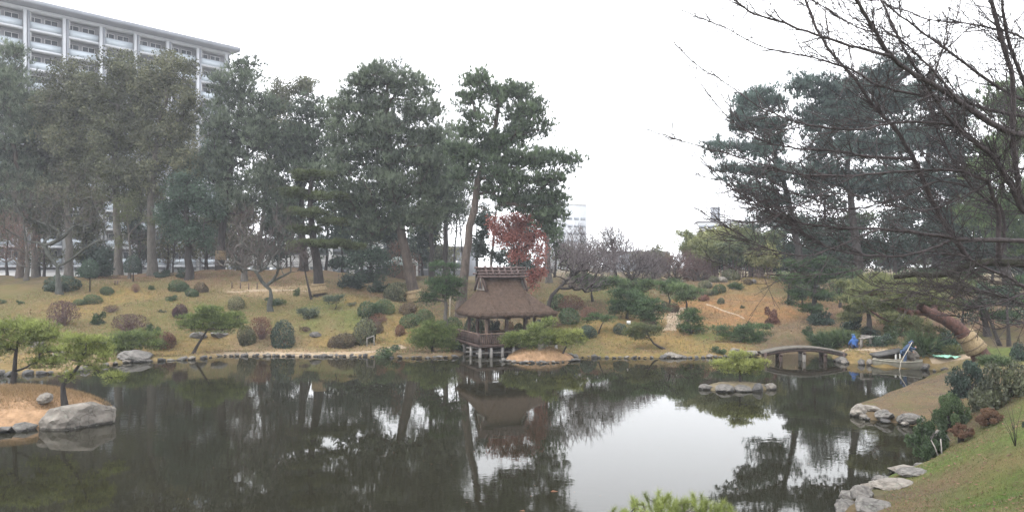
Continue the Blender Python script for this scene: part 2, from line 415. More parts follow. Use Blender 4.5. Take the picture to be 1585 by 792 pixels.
M['water'] = water_mat()
M['ground'] = ground_mat()
M['islet_straw'] = surf('dry islet turf', (0.17, 0.105, 0.060), (0.34, 0.215, 0.125), 3, 1.0, 0.9, bscale=14)
M['islet_brown'] = surf('brown islet turf', (0.085, 0.070, 0.042), (0.16, 0.13, 0.08), 4, 1.0, 0.8, bscale=14)

# ------------------------------------------------------------------ terrain
def wl(px, py):
    """a point of the waterline from its place in the photo"""
    d = CZ * F / (py - HY)
    return ((px - CX) / F * d, d)

POND = [wl(*p) for p in [(-260, 590), (-120, 584), (0, 580), (60, 578), (130, 574), (175, 563), (205, 560), (300, 556), (335, 552),
        (345, 550), (480, 551), (580, 551), (600, 553), (640, 553), (700, 552), (716, 549), (724, 543.5), (770, 542.5), (830, 543), (868, 548), (890, 552.5),
        (960, 553), (1080, 553), (1110, 552), (1165, 551), (1184, 553), (1192, 548.5), (1240, 547), (1284, 549), (1293, 557), (1310, 562), (1345, 564),
        (1352, 568), (1440, 572), (1462, 573), (1450, 580), (1405, 599), (1350, 621), (1322, 631), (1320, 639), (1345, 649), (1400, 656),
        (1447, 667), (1452, 690), (1443, 716), (1400, 733), (1362, 748), (1318, 776), (1300, 800), (1245, 850)]] + \
       [(4.5, 13.2), (2.0, 11.9), (-4, 11.6), (-14, 11.8), (-24, 13.5), (-34, 19), (-38, 28), (-39, 34)]
POND = np.array(POND)

def sdf_poly(x, y, poly):
    """signed distance to a closed polygon, negative inside"""
    best = np.full(x.shape, 1e9); inside = np.zeros(x.shape, bool)
    n = len(poly)
    for i in range(n):
        ax, ay = poly[i]; bx, by = poly[(i + 1) % n]
        ex, ey = bx - ax, by - ay
        t = np.clip(((x - ax) * ex + (y - ay) * ey) / (ex * ex + ey * ey), 0, 1)
        best = np.minimum(best, (x - ax - t * ex) ** 2 + (y - ay - t * ey) ** 2)
        c = ((ay > y) != (by > y)) & (x < (bx - ax) * (y - ay) / (by - ay + 1e-12) + ax)
        inside ^= c
    return np.where(inside, -1, 1) * np.sqrt(best)

GC = dict(o=srgb(120, 113, 72), t=srgb(158, 134, 84), b=srgb(176, 130, 86), l=srgb(114, 99, 84), g=srgb(98, 124, 56),
          s=srgb(188, 163, 130), r=srgb(128, 99, 86), d=srgb(96, 86, 70), m=srgb(118, 124, 74))
CTRL = [  # photo column, row, distance, ground colour
    (-200, 560, 46, 't'), (-200, 500, 54, 'o'), (-200, 440, 66, 'o'), (-150, 430, 80, 'r'),
    (40, 562, 43.5, 't'), (110, 556, 44.5, 's'), (0, 530, 48, 'o'), (80, 525, 49, 'o'), (180, 532, 49, 'o'), (0, 500, 53, 'o'), (150, 508, 52.5, 'o'), (260, 520, 51, 'o'),
    (0, 470, 58, 'o'), (130, 478, 57, 't'), (200, 470, 58, 'o'), (210, 455, 61, 't'), (300, 478, 57, 'o'), (0, 446, 65, 'o'), (60, 437, 69, 'd'), (110, 440, 67, 'o'), (160, 428, 70, 'r'), (220, 425, 71, 'r'),
    (290, 436, 68, 'r'), (340, 420, 73, 'r'), (300, 455, 62, 'o'), (250, 440, 66, 'o'), (0, 432, 78, 'd'), (200, 432, 82, 'd'), (350, 428, 84, 'd'),
    (250, 545, 49.5, 't'), (320, 538, 50.2, 't'), (360, 543, 49.9, 's'), (450, 543.5, 50, 's'), (560, 543, 50, 's'),
    (360, 500, 54.5, 'o'), (430, 530, 51.5, 'l'), (430, 500, 54.5, 'o'), (390, 470, 59, 'o'), (400, 449, 64, 's'), (450, 450, 64, 's'), (430, 440, 66.5, 'r'), (400, 418, 74, 'r'), (450, 414, 75.5, 'r'),
    (500, 530, 51.5, 't'), (490, 500, 54.5, 'm'), (500, 475, 57.5, 'm'), (525, 456, 60, 'o'), (545, 462, 60, 't'), (560, 490, 56, 'm'), (600, 525, 52, 't'), (560, 455, 65, 'r'), (500, 440, 68, 'd'),
    (620, 500, 55.5, 't'), (640, 520, 53, 't'), (610, 470, 61, 'o'), (660, 480, 60, 'd'), (640, 455, 68, 'd'), (680, 470, 63, 'd'), (600, 430, 78, 'd'), (480, 428, 84, 'd'),
    (660, 543, 50, 'l'), (700, 536, 51.5, 'd'), (770, 520, 53.5, 'd'), (850, 520, 53.5, 'o'), (780, 490, 57.5, 'l'), (840, 480, 60, 'o'), (780, 455, 67, 'd'), (780, 440, 75, 'd'),
    (900, 530, 51.5, 'o'), (960, 528, 51.8, 't'), (930, 505, 54, 't'), (880, 500, 55, 'o'), (905, 480, 58.5, 'l'), (930, 462, 62, 'm'), (930, 445, 67, 'o'), (900, 440, 72, 'd'), (1000, 455, 66, 'm'), (960, 440, 75, 'd'),
    (1010, 520, 52.5, 't'), (1050, 515, 53, 'b'), (1060, 536, 50.8, 't'), (1000, 498, 56, 't'), (1045, 492, 57, 's'), (1055, 475, 60.5, 'b'), (1035, 455, 66, 'd'), (1080, 440, 72, 'd'), (1060, 432, 80, 'd'),
    (1090, 520, 52, 'm'), (1130, 533, 49.8, 't'), (1120, 505, 54, 'b'), (1110, 490, 57, 'b'), (1150, 490, 57, 'b'), (1120, 470, 61, 'b'), (1160, 465, 62, 'b'), (1200, 485, 58, 'b'), (1150, 440, 68, 't'), (1185, 437, 69, 't'), (1175, 427, 73, 't'), (1130, 432, 72, 'o'),
    (1210, 455, 66, 'o'), (1250, 450, 70, 'd'), (1150, 432, 84, 'd'), (1160, 518, 52, 'm'),
    (1180, 527, 50.5, 'l'), (1230, 506, 52.5, 'l'), (1230, 528, 50, 'l'), (1285, 500, 54, 'l'), (1300, 525, 50, 'g'), (1280, 480, 58, 'r'), (1340, 480, 58, 'r'),
    (1310, 543, 45.8, 't'), (1350, 541, 45.6, 's'), (1380, 556, 43.9, 't'), (1330, 528, 48.5, 'd'), (1400, 535, 47, 'd'), (1400, 505, 52, 'r'), (1420, 556, 43.2, 't'), (1470, 556, 42.6, 's'), (1500, 551, 42.6, 'g'),
    (1460, 535, 45.5, 'g'), (1480, 505, 50, 'r'), (1540, 500, 50, 'r'), (1600, 505, 48, 'r'), (1540, 530, 44, 'd'), (1450, 470, 62, 'r'), (1600, 460, 64, 'd'), (1350, 445, 74, 'd'), (1500, 440, 78, 'd'), (1700, 470, 60, 'd'),
    (1390, 618, 30.6, 'l'), (1430, 600, 32.6, 'l'), (1470, 582, 35, 'l'), (1500, 565, 37.5, 'm'), (1550, 553, 39.5, 'g'), (1420, 640, 28.7, 'l'), (1600, 560, 37, 'm'), (1700, 560, 36, 'm'),
    (1500, 625, 27, 'd'), (1480, 660, 25, 'd'), (1560, 625, 25, 'd'), (1650, 620, 23, 'g'), (1500, 690, 21, 'm'), (1585, 655, 20.5, 'g'), (1470, 720, 19.5, 'g'), (1440, 760, 18, 'l'), (1560, 720, 16.5, 'g'),
    (1500, 780, 15.4, 'g'), (1585, 792, 12.6, 'm'), (1400, 792, 16.4, 'l'), (1700, 700, 15, 'g'),
]
pts, vals, cols = [], [], []
for px, py, d, c in CTRL:
    p = at(px, py, d); pts.append(p[:2]); vals.append(p[2]); cols.append(GC[c])
for x, y, z, c in [(0, 0, 4.35, 'g'), (0, 5, 3.6, 'g'), (0, 9, 1.5, 'g'), (-12, 6, 2.8, 'g'), (-12, 0, 4, 'g'), (9, 3, 4.2, 'g'), (5, 10, 1.2, 'g'), (14, 8, 3.4, 'g'), (22, 14, 3.2, 'g'), (-30, 5, 3.5, 'g'), (-50, 25, 3, 'o'), (-55, 45, 3, 'o'),
                   (-70, 100, 4, 'd'), (0, 105, 4, 'd'), (70, 100, 4, 'd'), (60, 40, 4, 'd'), (50, 10, 4, 'g'), (-260, 0, 3.5, 'o'), (260, 0, 3.5, 'o'), (-260, 480, 3.5, 'd'), (260, 480, 3.5, 'd'), (0, 480, 3.5, 'd'), (0, 250, 3.5, 'd'), (-150, 200, 3.5, 'd'), (150, 200, 3.5, 'd'), (0, -25, 4.4, 'g')]:
    pts.append((x, y)); vals.append(z); cols.append(GC[c])
pts, vals, cols = np.array(pts), np.array(vals), np.array(cols)
# shoreline itself holds the land down to the water
sh = []
for i in range(len(POND)):
    a, b = POND[i], POND[(i + 1) % len(POND)]
    n = max(1, int(np.hypot(*(b - a)) / 1.6))
    for k in range(n): sh.append(a + (b - a) * k / n)
sh = np.array(sh)
rp = np.concatenate([pts, sh]); rv = np.concatenate([vals, np.full(len(sh), 0.16)])
A = np.sqrt(((rp[:, None] - rp[None]) ** 2).sum(-1) + 0.3)
Bm = np.zeros((len(rp) + 1,) * 2); Bm[:-1, :-1] = A; Bm[-1, :-1] = 1; Bm[:-1, -1] = 1
Bm[np.arange(len(rp)), np.arange(len(rp))] -= 0.02
wts = np.linalg.solve(Bm, np.append(rv, 0))

gx = np.concatenate([np.linspace(-260, -62, 24)[:-1], np.arange(-62, 50, 0.48), np.linspace(50, 260, 24)])
gy = np.concatenate([np.linspace(-25, 8, 14)[:-1], np.arange(8, 30, 0.32), np.arange(30, 84, 0.42), np.linspace(84, 480, 46)])
GX, GY = np.meshgrid(gx, gy)
fx, fy = GX.ravel(), GY.ravel()
H = np.empty(fx.size); CO = np.empty((fx.size, 3))
for s in range(0, fx.size, 20000):
    e = slice(s, s + 20000)
    H[e] = np.sqrt((fx[e, None] - rp[None, :, 0]) ** 2 + (fy[e, None] - rp[None, :, 1]) ** 2 + 0.3) @ wts[:-1] + wts[-1]
    w = 1.0 / (((fx[e, None] - pts[None, :, 0]) ** 2 + (fy[e, None] - pts[None, :, 1]) ** 2) + 0.25) ** 2.0
    CO[e] = (w / w.sum(1, keepdims=True)) @ cols
SD = sdf_poly(fx, fy, POND)
H = np.where(SD > 0, np.maximum(H, 0.10 + 0.12 * np.clip(SD, 0, 1)), H)
H = np.where(SD < 0, -0.7 * np.clip(-SD, 0, 1.0) - 0.02, H)
edge = np.clip(1 - np.abs(SD) / 0.12, 0, 1)
H = np.where(SD > 0, np.minimum(H, -0.02 + SD * 2.0), H)
def wob(x, y):
    return (np.sin(x * 0.9 + 1.3 * np.sin(y * 0.5)) * np.cos(y * 0.8 + 0.7 * np.sin(x * 0.6)) * 0.16 + np.sin(x * 2.3 + y * 1.1) * np.sin(y * 2.0 - x * 0.7) * 0.035 + np.sin(x * 0.42 + 0.9 * np.sin(y * 0.3)) * np.sin(y * 0.55 + 0.4) * 0.22)
H = H + wob(fx, fy) * np.clip((SD - 0.5) / 2.5, 0, 1)
HG = H.reshape(GX.shape)

def ground_z(x, y):
    i = int(np.clip(np.searchsorted(gx, x) - 1, 0, len(gx) - 2)); j = int(np.clip(np.searchsorted(gy, y) - 1, 0, len(gy) - 2))
    u = (x - gx[i]) / (gx[i + 1] - gx[i]); v = (y - gy[j]) / (gy[j + 1] - gy[j])
    return float(HG[j, i] * (1 - u) * (1 - v) + HG[j, i + 1] * u * (1 - v) + HG[j + 1, i] * (1 - u) * v + HG[j + 1, i + 1] * u * v)

def hit(px, py, d0=14.0, d1=110.0):
    """where the line of sight at (px, py) first meets the land"""
    d = d0
    while d < d1:
        p = at(px, py, d)
        g = ground_z(p[0], p[1])
        if p[2] <= max(g, 0.0): return np.array([p[0], p[1], max(g, 0.0)])
        d += 0.06
    p = at(px, py, 72.0)
    return np.array([p[0], p[1], ground_z(p[0], p[1])])

def base_at(px, d, z=None):
    p = at(px, HY, d)
    return np.array([p[0], p[1], ground_z(p[0], p[1]) if z is None else z])

ny, nx = GX.shape
idx = np.arange(ny * nx).reshape(ny, nx)
Qg = np.stack([idx[:-1, :-1], idx[:-1, 1:], idx[1:, 1:], idx[1:, :-1]], -1).reshape(-1, 4)
ground = put('ground', np_mesh('ground', np.stack([fx, fy, H], 1), Qg, None, M['ground'], True, col=CO))
tag(ground, 'rolling garden ground of dry lawn, moss and bare earth round the pond', kind='structure')
wx = np.array([(-60, 6, 0), (45, 6, 0), (45, 56, 0), (-60, 56, 0)], float)
water = put('pond_water', np_mesh('pond_water', wx, [[0, 1, 2, 3]], None, M['water']))
tag(water, 'still dark pond mirroring the trees and white sky', kind='structure')

# ------------------------------------------------------------------ paths laid on the land
def ribbon(name, pp, width, mat, lift=0.02, label=None):
    C = []
    for p in pp: C.append(hit(*p))
    C = np.array(C); D = []
    for i in range(len(C) - 1):
        n = max(2, int(np.linalg.norm(C[i + 1] - C[i]) / 0.35))
        for k in range(n): D.append(C[i] + (C[i + 1] - C[i]) * k / n)
    D.append(C[-1]); D = np.array(D)
    for _ in range(3): D[1:-1] = (D[:-2] + 2 * D[1:-1] + D[2:]) / 4
    T = unit(np.gradient(D[:, :2], axis=0)); N = np.stack([-T[:, 1], T[:, 0]], 1)
    V = []
    for i in range(len(D)):
        wv = width * (0.85 + 0.3 * random.random()) / 2
        for s in (-1, -0.5, 0, 0.5, 1):
            q = D[i, :2] + N[i] * s * wv
            V.append((q[0], q[1], ground_z(*q) + lift - 0.012 * abs(s)))
    Q = [[i * 5 + j, i * 5 + j + 1, i * 5 + 5 + j + 1, i * 5 + 5 + j] for i in range(len(D) - 1) for j in range(4)]
    o = put(name, np_mesh(name, V, Q, None, mat, True))
    return tag(o, label, kind='structure')
ribbon('shore_path', [(345, 546), (400, 546.5), (470, 547), (540, 546.5), (590, 543), (625, 536)], 0.75, M['path'], label='sandy path along the far shore')
ribbon('lawn_path', [(352, 451), (390, 449.5), (430, 450), (478, 451)], 0.55, M['path'], label='narrow pale path across the lawn mound')
ribbon('hill_path', [(1093, 471), (1112, 477), (1130, 484), (1152, 494)], 0.22, M['path'], label='faint pale path across the brown hill')
ribbon('slope_path', [(1036, 512), (1044, 500), (1040, 488), (1052, 476)], 1.0, M['path'], label='sandy path climbing between the clipped pines')
ribbon('bank_path', [(1300, 544), (1330, 541), (1352, 541), (1372, 544)], 0.9, M['path'], label='pale trodden bank beside the earth bridge')
ribbon('inlet_path', [(1440, 558), (1475, 553), (1510, 550)], 0.8, M['path'], label='pale path behind the moored boat')

# ------------------------------------------------------------------ islets
def islet(name, label, cx, cy, rx, ry, h, mat, seed):
    r_ = np.random.default_rng(seed); nr, na = 14, 44
    V = [(0, 0, h)]; ph = r_.uniform(0, 6.28, 4)
    for i in range(1, nr + 1):
        t = i / nr
        for k in range(na):
            a = 2 * np.pi * k / na
            w = 1 + 0.07 * math.sin(2 * a + ph[0]) + 0.06 * math.sin(3 * a + ph[1]) + 0.03 * math.sin(7 * a + ph[2])
            z = h * (1 - t ** 2.2) - 0.25 * max(0, t - 0.85) / 0.15 * 1.0 + 0.03 * h * math.sin(9 * a * t + ph[3]) + r_.normal(0, 0.012)
            V.append((rx * w * t * math.cos(a) * 1.02, ry * w * t * math.sin(a) * 1.02, z))
    T = [[0, 1 + k, 1 + (k + 1) % na] for k in range(na)]
    Q = [[1 + i * na + k, 1 + (i + 1) * na + k, 1 + (i + 1) * na + (k + 1) % na, 1 + i * na + (k + 1) % na] for i in range(nr - 1) for k in range(na)]
    o = put(name, np_mesh(name, V, Q, T, mat, True), loc=(cx, cy, 0))
    return tag(o, label, kind='structure')
ISL = dict(left=(-20.2, 29.7, 4.1, 2.9, 1.0), pav=(1.72, 47.0, 2.15, 1.25, 0.66), small=(10.85, 35.9, 1.75, 0.95, 0.30))
islet('islet', 'straw coloured islet at the left edge carrying two pines', *ISL['left'], M['islet_straw'], 1)
islet('islet', 'small orange-brown islet before the thatched pavilion', *ISL['pav'], M['islet_straw'], 2)
islet('islet', 'low flat islet ringed with rocks in mid pond', *ISL['small'], M['islet_brown'], 3)
def islet_z(k, x, y):
    cx, cy, rx, ry, h = ISL[k]
    t = min(1, math.hypot((x - cx) / rx, (y - cy) / ry))
    return h * (1 - t ** 2.2)

# ------------------------------------------------------------------ stones
def stone_mesh(name, seed, mat, sub=1, rough=0.22, flat=0.0):
    bm = bmesh.new(); bmesh.ops.create_icosphere(bm, subdivisions=sub, radius=1.0)
    r_ = np.random.default_rng(seed)
    planes = unit(r_.normal(0, 1, (9, 3))); offs = r_.uniform(0.62, 0.9, 9)
    for v in bm.verts:
        c = np.array(v.co)
        for p, o in zip(planes, offs):
            k = c @ p
            if k > o: c = c - p * (k - o)
        c = c * (1 + r_.normal(0, rough * (0.12 if sub < 4 else 0.05))) * (1 + 0.035 * math.sin(c[0] * 7 + seed) * math.sin(c[1] * 6 + 2 * c[2]) + 0.02 * math.sin(c[2] * 15 + c[0] * 4))
        if flat and c[2] > 1 - flat: c[2] = 1 - flat + 0.1 * (c[2] - 1 + flat)
        v.co = c
    me = bpy.data.meshes.new(name); bm.to_mesh(me); bm.free()
    me.materials.append(mat)
    return me
STONES = [stone_mesh('stone', 100 + i, M[m]) for i, m in enumerate(['rock', 'rock_mid', 'rock', 'rock_dark', 'rock_mid', 'rock', 'rock_dark', 'rock_mid'])]
def edging(label, line, size=(0.17, 0.30), gap=0.36, z=0.05, group=None, mix=(0, 1, 2, 3, 4, 5, 6, 7), squash=0.75):
    P = [np.array(wl(*p)) for p in line]
    e = thing('stone_edging', label, 'stone edging', (*P[0], 0))
    r_ = random.Random(len(label) * 7 + int(P[0][0] * 10))
    for i in range(len(P) - 1):
        L = np.hypot(*(P[i + 1] - P[i])); n = max(1, int(L / gap))
        for k in range(n):
            q = P[i] + (P[i + 1] - P[i]) * (k + r_.uniform(-0.25, 0.25)) / n
            s = r_.uniform(*size) * r_.choice((0.7, 0.9, 1.0, 1.0, 1.25))
            put('stone', STONES[r_.choice(mix)], e, loc=(q[0] - P[0][0], q[1] - P[0][1] + r_.uniform(-0.06, 0.06), z + r_.uniform(-0.04, 0.05)),
                rot=(r_.uniform(-0.3, 0.3), r_.uniform(-0.3, 0.3), r_.uniform(0, 6.28)), scale=(s * r_.uniform(0.9, 1.6), s * r_.uniform(0.8, 1.1), s * squash * r_.uniform(0.7, 1.2)))
    return e
edging('row of small dark and pale stones edging the shore below the sandy path', [(340, 551), (400, 551), (480, 551.5), (590, 552)], (0.13, 0.24), 0.33)
edging('low stone kerb below the leaning pine at the left shore', [(195, 561), (250, 558.5), (300, 556), (338, 552)], (0.2, 0.36), 0.5, squash=0.5)
edging('flat stones along the bank left of the pavilion', [(606, 554), (660, 554), (712, 553)], (0.16, 0.3), 0.42, squash=0.45)
edging('pale broken stones edging the lawn right of the pavilion', [(872, 549), (900, 553), (960, 554), (1030, 554), (1080, 554), (1115, 553), (1165, 552)], (0.12, 0.27), 0.36, squash=0.6)
edging('stones around the pavilion islet', [(775, 558), (800, 561), (840, 562), (880, 560), (897, 557)], (0.12, 0.24), 0.3, squash=0.5)
edging('rocks lining the bank between bridge and boat', [(1298, 559), (1312, 563), (1332, 564), (1348, 565)], (0.16, 0.3), 0.36)
edging('stones under the bank right of the boat', [(1430, 572), (1448, 574), (1462, 574), (1480, 572)], (0.15, 0.32), 0.34)
edging('stones along the left shore behind the islet pines', [(-20, 581), (60, 579), (120, 576), (165, 566), (195, 561)], (0.16, 0.34), 0.5)
edging('low rocks lining the front of the grassy spit', [(1326, 640), (1345, 650), (1372, 654), (1400, 658), (1430, 664)], (0.16, 0.36), 0.4, squash=0.6)
edging('broken stones packed along the near bank', [(1300, 796), (1318, 776), (1345, 760), (1362, 749), (1400, 734), (1440, 718)], (0.14, 0.4), 0.34, squash=0.5, mix=(0, 1, 2, 4, 5, 7))
edging('stones edging the near side of the left islet', [(-60, 672), (0, 668), (40, 664), (75, 662)], (0.25, 0.42), 0.5, squash=0.4, mix=(1, 3, 4, 6, 7))

def rock(label, px, py, w, h, dep=None, mat='rock', seed=0, d=None, yaw=None, flat=0.0, z0=None):
    """a free-standing rock, w by h in photo pixels, its foot at (px, py)"""
    p = hit(px, py) if d is None else at(px, py, d)
    s = p[1] / F; W, Hh = w * s, h * s
    me = stone_mesh('rock', 500 + seed, M[mat], 4 if w > 44 else (3 if w > 24 else 2), 0.35, flat)
    r_ = random.Random(seed)
    o = put('rock', me, loc=(p[0], p[1] + 0.2 * W, (p[2] if z0 is None else z0) + Hh * (0.32 if flat < 0.26 and seed not in (18, 19, 21) else 0.12)), rot=(r_.uniform(-0.15, 0.15), r_.uniform(-0.15, 0.15), r_.uniform(0, 6.28) if yaw is None else yaw),
            scale=(W * 0.56, (dep or W * 0.8) * 0.56, Hh * 0.74))
    return tag(o, label, 'rock', 'rocks about the pond')
ROCKS = [
    ('grey boulder at the foot of the wide low pine on the left shore', 207, 559, 50, 13, 'rock_mid', 2),
    ('pale flat stone behind the left edge pine', 55, 536, 24, 10, 'rock', 3),
    ('tan rounded stone behind the left islet pines', 88, 552, 20, 12, 'rock', 5),
    ('small grey stone on the lawn right of the dark round bush', 487, 521, 18, 8, 'rock_mid', 6),
    ('flat lavender grey stone behind the leaning pine', 338, 522, 26, 10, 'rock_mid', 7),
    ('grey sloping stone left of the leaning pine trunk', 305, 523, 24, 9, 'rock_mid', 8),
    ('square pale block at the left end of the earth bridge', 1140, 550, 25, 13, 'rock', 9),
    ('flat pale slab beside the earth bridge', 1165, 549, 26, 6, 'rock', 10),
    ('pale rock on the hilltop left of the summit', 1118, 437, 18, 9, 'rock', 11),
    ('grey rock beside the summit stones', 1098, 445, 14, 8, 'rock', 12),
    ('squared grey stone on the hill summit', 1168, 438, 9, 7, 'rock_mid', 13),
    ('pale rock jutting at the tip of the grassy spit', 1332, 643, 32, 15, 'rock', 14),
    ('dark grey rock along the front of the grassy spit', 1372, 650, 34, 13, 'rock_mid', 15),
    ('blue grey rock under the round dark bush', 1412, 657, 36, 14, 'rock_mid', 16),
    ('sandy flat rock on the front edge of the spit', 1352, 636, 30, 8, 'rock', 17),
    ('pale low slab at the water edge of the near lawn', 1418, 735, 46, 8, 'rock_mid', 18),
    ('long pale rock along the near bank', 1388, 754, 56, 11, 'rock', 19),
    ('grey rock lowest at the near bank', 1338, 772, 36, 17, 'rock_mid', 20),
    ('pale rock at the bottom edge of the near bank', 1356, 788, 66, 14, 'rock_mid', 21),
    ('small grey stone off the near bank', 1362, 744, 18, 8, 'rock_mid', 22),
    ('rock between the leafy shrub and the near lawn', 1455, 690, 30, 22, 'rock_mid', 23),
    ('pale grey heap of rock right of the boatman', 1414, 556, 26, 14, 'rock', 24),
    ('white faced rock at the right end of the boat', 1433, 572, 15, 12, 'rock', 25),
    ('pale round rock at the bank left of the boat', 1347, 564, 11, 8, 'rock', 26),
    ('pale rock on the shore right of the leaning bare pine', 1040, 553, 22, 7, 'rock', 27),
]
for l, px, py, w, h, m, sd_ in ROCKS: rock(l, px, py, w, h, mat=m, seed=sd_, flat=0.25 if sd_ in (10, 17, 18, 19, 21) else 0)
rock('large pale flat-topped boulder at the right end of the left islet', 113, 660, 100, 58, dep=1.7, seed=31, d=27.3, yaw=0.5, flat=0.3, z0=-0.1)
rock('small pale stone lying in the straw of the left islet', 66, 615, 26, 12, seed=32, d=28.4, z0=0.75)
for k, (px, py, w, h, m, l) in enumerate([(1094, 603, 22, 11, 'rock_mid', 'grey rock at the left end of the small islet'), (1122, 608, 36, 11, 'rock_mid', 'long grey rock at the front of the small islet'),
        (1152, 609, 30, 10, 'rock_mid', 'flat grey rock at the front middle of the small islet'), (1174, 609, 20, 14, 'rock_dark', 'dark rock at the right front of the small islet'), (1193, 603, 22, 11, 'rock', 'pale rock at the right end of the small islet')]):
    rock(l, px, py, w, h, mat=m, seed=40 + k, d=34.9 + (0.6 if k in (0, 4) else 0), z0=-0.05)
rock('upright pale stone under the pine on the pavilion islet', 838, 547, 14, 20, seed=50, d=46.6, z0=0.5)

# ------------------------------------------------------------------ plants: growth, bark and foliage
def grow(trunk, r0, targets, r_, step=0.9, up=0.35, twig=0.018, jit=0.12, taper=0.35, drop=0.35, side=0.36):
    """a branching skeleton: trunk polyline first, then one limb towards each target from the best place on what has grown so far"""
    T = [trunk[0]]
    for i in range(len(trunk) - 1):
        n = max(1, int(np.linalg.norm(trunk[i + 1] - trunk[i]) / step))
        for k in range(1, n + 1): T.append(trunk[i] + (trunk[i + 1] - trunk[i]) * k / n)
    T = np.array(T)
    for _ in range(2):
        if len(T) > 2: T[1:-1] = (T[:-2] + 2 * T[1:-1] + T[2:]) / 4
    nt_ = len(T)
    if nt_ > 2: T[1:-1] += r_.normal(0, 0.05, (nt_ - 2, 3)) * [1, 1, 0.2] * min(1, r0 * 4)
    cap = nt_ + len(targets) * 14 + 64
    P = np.empty((cap, 3)); par = np.full(cap, -1); P[:nt_] = T; par[1:nt_] = np.arange(nt_ - 1)
    n = nt_
    if len(targets):
        targets = np.asarray(targets)
        dm = np.sqrt(((targets[:, None] - T[None]) ** 2).sum(-1)).min(1)
        lo = T[0][2] + 0.22 * (T[-1][2] - T[0][2])
        for t in targets[np.argsort(dm)]:
            v = t - P[:n]
            hd = np.hypot(v[:, 0], v[:, 1]); dist = np.sqrt((v ** 2).sum(1))
            cost = dist + 1.6 * np.maximum(0, drop * hd - v[:, 2]) + 4.0 * (P[:n, 2] < lo)
            j = int(np.argmin(cost)); a = P[j]; L = dist[j]
            if L < 0.05: continue
            m = min(12, max(2, int(L / step) + 1))
            mid = (a + t) / 2 + np.array([0, 0, -up * 0.25 * L]) + r_.normal(0, jit * L, 3) * [1, 1, 0.5]
            prev = j
            for k in range(1, m + 1):
                s = k / m
                if n >= cap: break
                P[n] = a * (1 - s) ** 2 + 2 * mid * s * (1 - s) + t * s * s
                par[n] = prev; prev = n; n += 1
    P, par = P[:n], par[:n]
    acc = np.zeros(n); has = np.zeros(n, bool); has[par[par >= 0]] = True
    pw = 2.2
    for i in range(n - 1, -1, -1):
        if not has[i]: acc[i] += twig ** pw
        if par[i] >= 0: acc[par[i]] += acc[i]
    rad = acc ** (1 / pw)
    if rad[0] > 0: rad = np.where(rad > twig, twig + (rad - twig) * (r0 - twig) / max(rad[0] - twig, 1e-4), rad)
    tt = np.linspace(1, taper, nt_) * r0
    rad[:nt_] = np.maximum(np.minimum(rad[:nt_], tt), tt * 0.8)
    rad[nt_:] = np.minimum(rad[nt_:], side * r0)
    rad[0] *= 1.35
    if nt_ > 1: rad[1] *= 1.1
    return P, par, rad, nt_

def bark(P, par, rad, nt_, mb, thin=3):
    n = len(P); kids = [[] for _ in range(n)]
    for i in range(n):
        if par[i] >= 0: kids[par[i]].append(i)
    starts = [0]
    main = {}
    for i in range(n):
        if not kids[i]: continue
        c = (i + 1) if (i + 1 < nt_ and i + 1 in kids[i]) else max(kids[i], key=lambda q: rad[q])
        main[i] = c
        starts += [q for q in kids[i] if q != c]
    for s in starts:
        ch = [] if par[s] < 0 else [par[s]]
        c = s
        while True:
            ch.append(c)
            if c not in main: break
            c = main[c]
        if len(ch) < 2: continue
        ch = np.array(ch); rr = rad[ch].copy()
        if par[s] >= 0: rr[0] = min(rr[0], rr[1] * 1.3)
        k = 9 if rr.max() > 0.2 else (6 if rr.max() > 0.07 else thin)
        V, Q, T = tube(P[ch], rr, k, False)
        mb.add(V, Q, T)

def needles(C, N, r_, k=6, length=0.35, width=0.03, spread=0.6, tint=None):
    """tufts of pine needles: k slim blades from each point"""
    n = len(C)
    D = unit(N[:, None, :] + r_.normal(0, spread, (n, k, 3)))
    S = unit(np.cross(D, r_.normal(0, 1, (n, k, 3))))
    L = length * r_.uniform(0.65, 1.15, (n, k, 1))
    B = C[:, None, :] + D * (L * 0.05)
    V = np.stack([B - S * width, B + S * width, B + D * L], 2).reshape(-1, 3)
    T = np.arange(len(V)).reshape(-1, 3)
    if tint is None: tint = r_.uniform(0, 1, n)
    return V, T, np.repeat(np.clip(tint, 0, 1), k * 3)

def leafs(C, r_, size=0.12, asp=0.55, tint=None, droop=0.0, N=None, nspread=1.0):
    """single leaves: a folded four-cornered blade at each point"""
    n = len(C)
    D = r_.normal(0, 1, (n, 3)); D[:, 2] -= droop; D = unit(D)
    S = unit(np.cross(D, r_.normal(0, 1, (n, 3)) * nspread if N is None else N + r_.normal(0, nspread, (n, 3))))
    s = size * r_.uniform(0.6, 1.25, (n, 1))
    V = np.stack([C - D * s * 0.5, C + S * s * asp * 0.5, C + D * s * 0.5, C - S * s * asp * 0.5], 1).reshape(-1, 3)
    Q = np.arange(len(V)).reshape(-1, 4)
    if tint is None: tint = r_.uniform(0, 1, n)
    return V, Q, np.repeat(np.clip(tint, 0, 1), 4)

def in_ball(n, r_, k=2.4):
    return unit(r_.normal(0, 1, (n, 3))) * (r_.uniform(0, 1, (n, 1)) ** (1 / k))

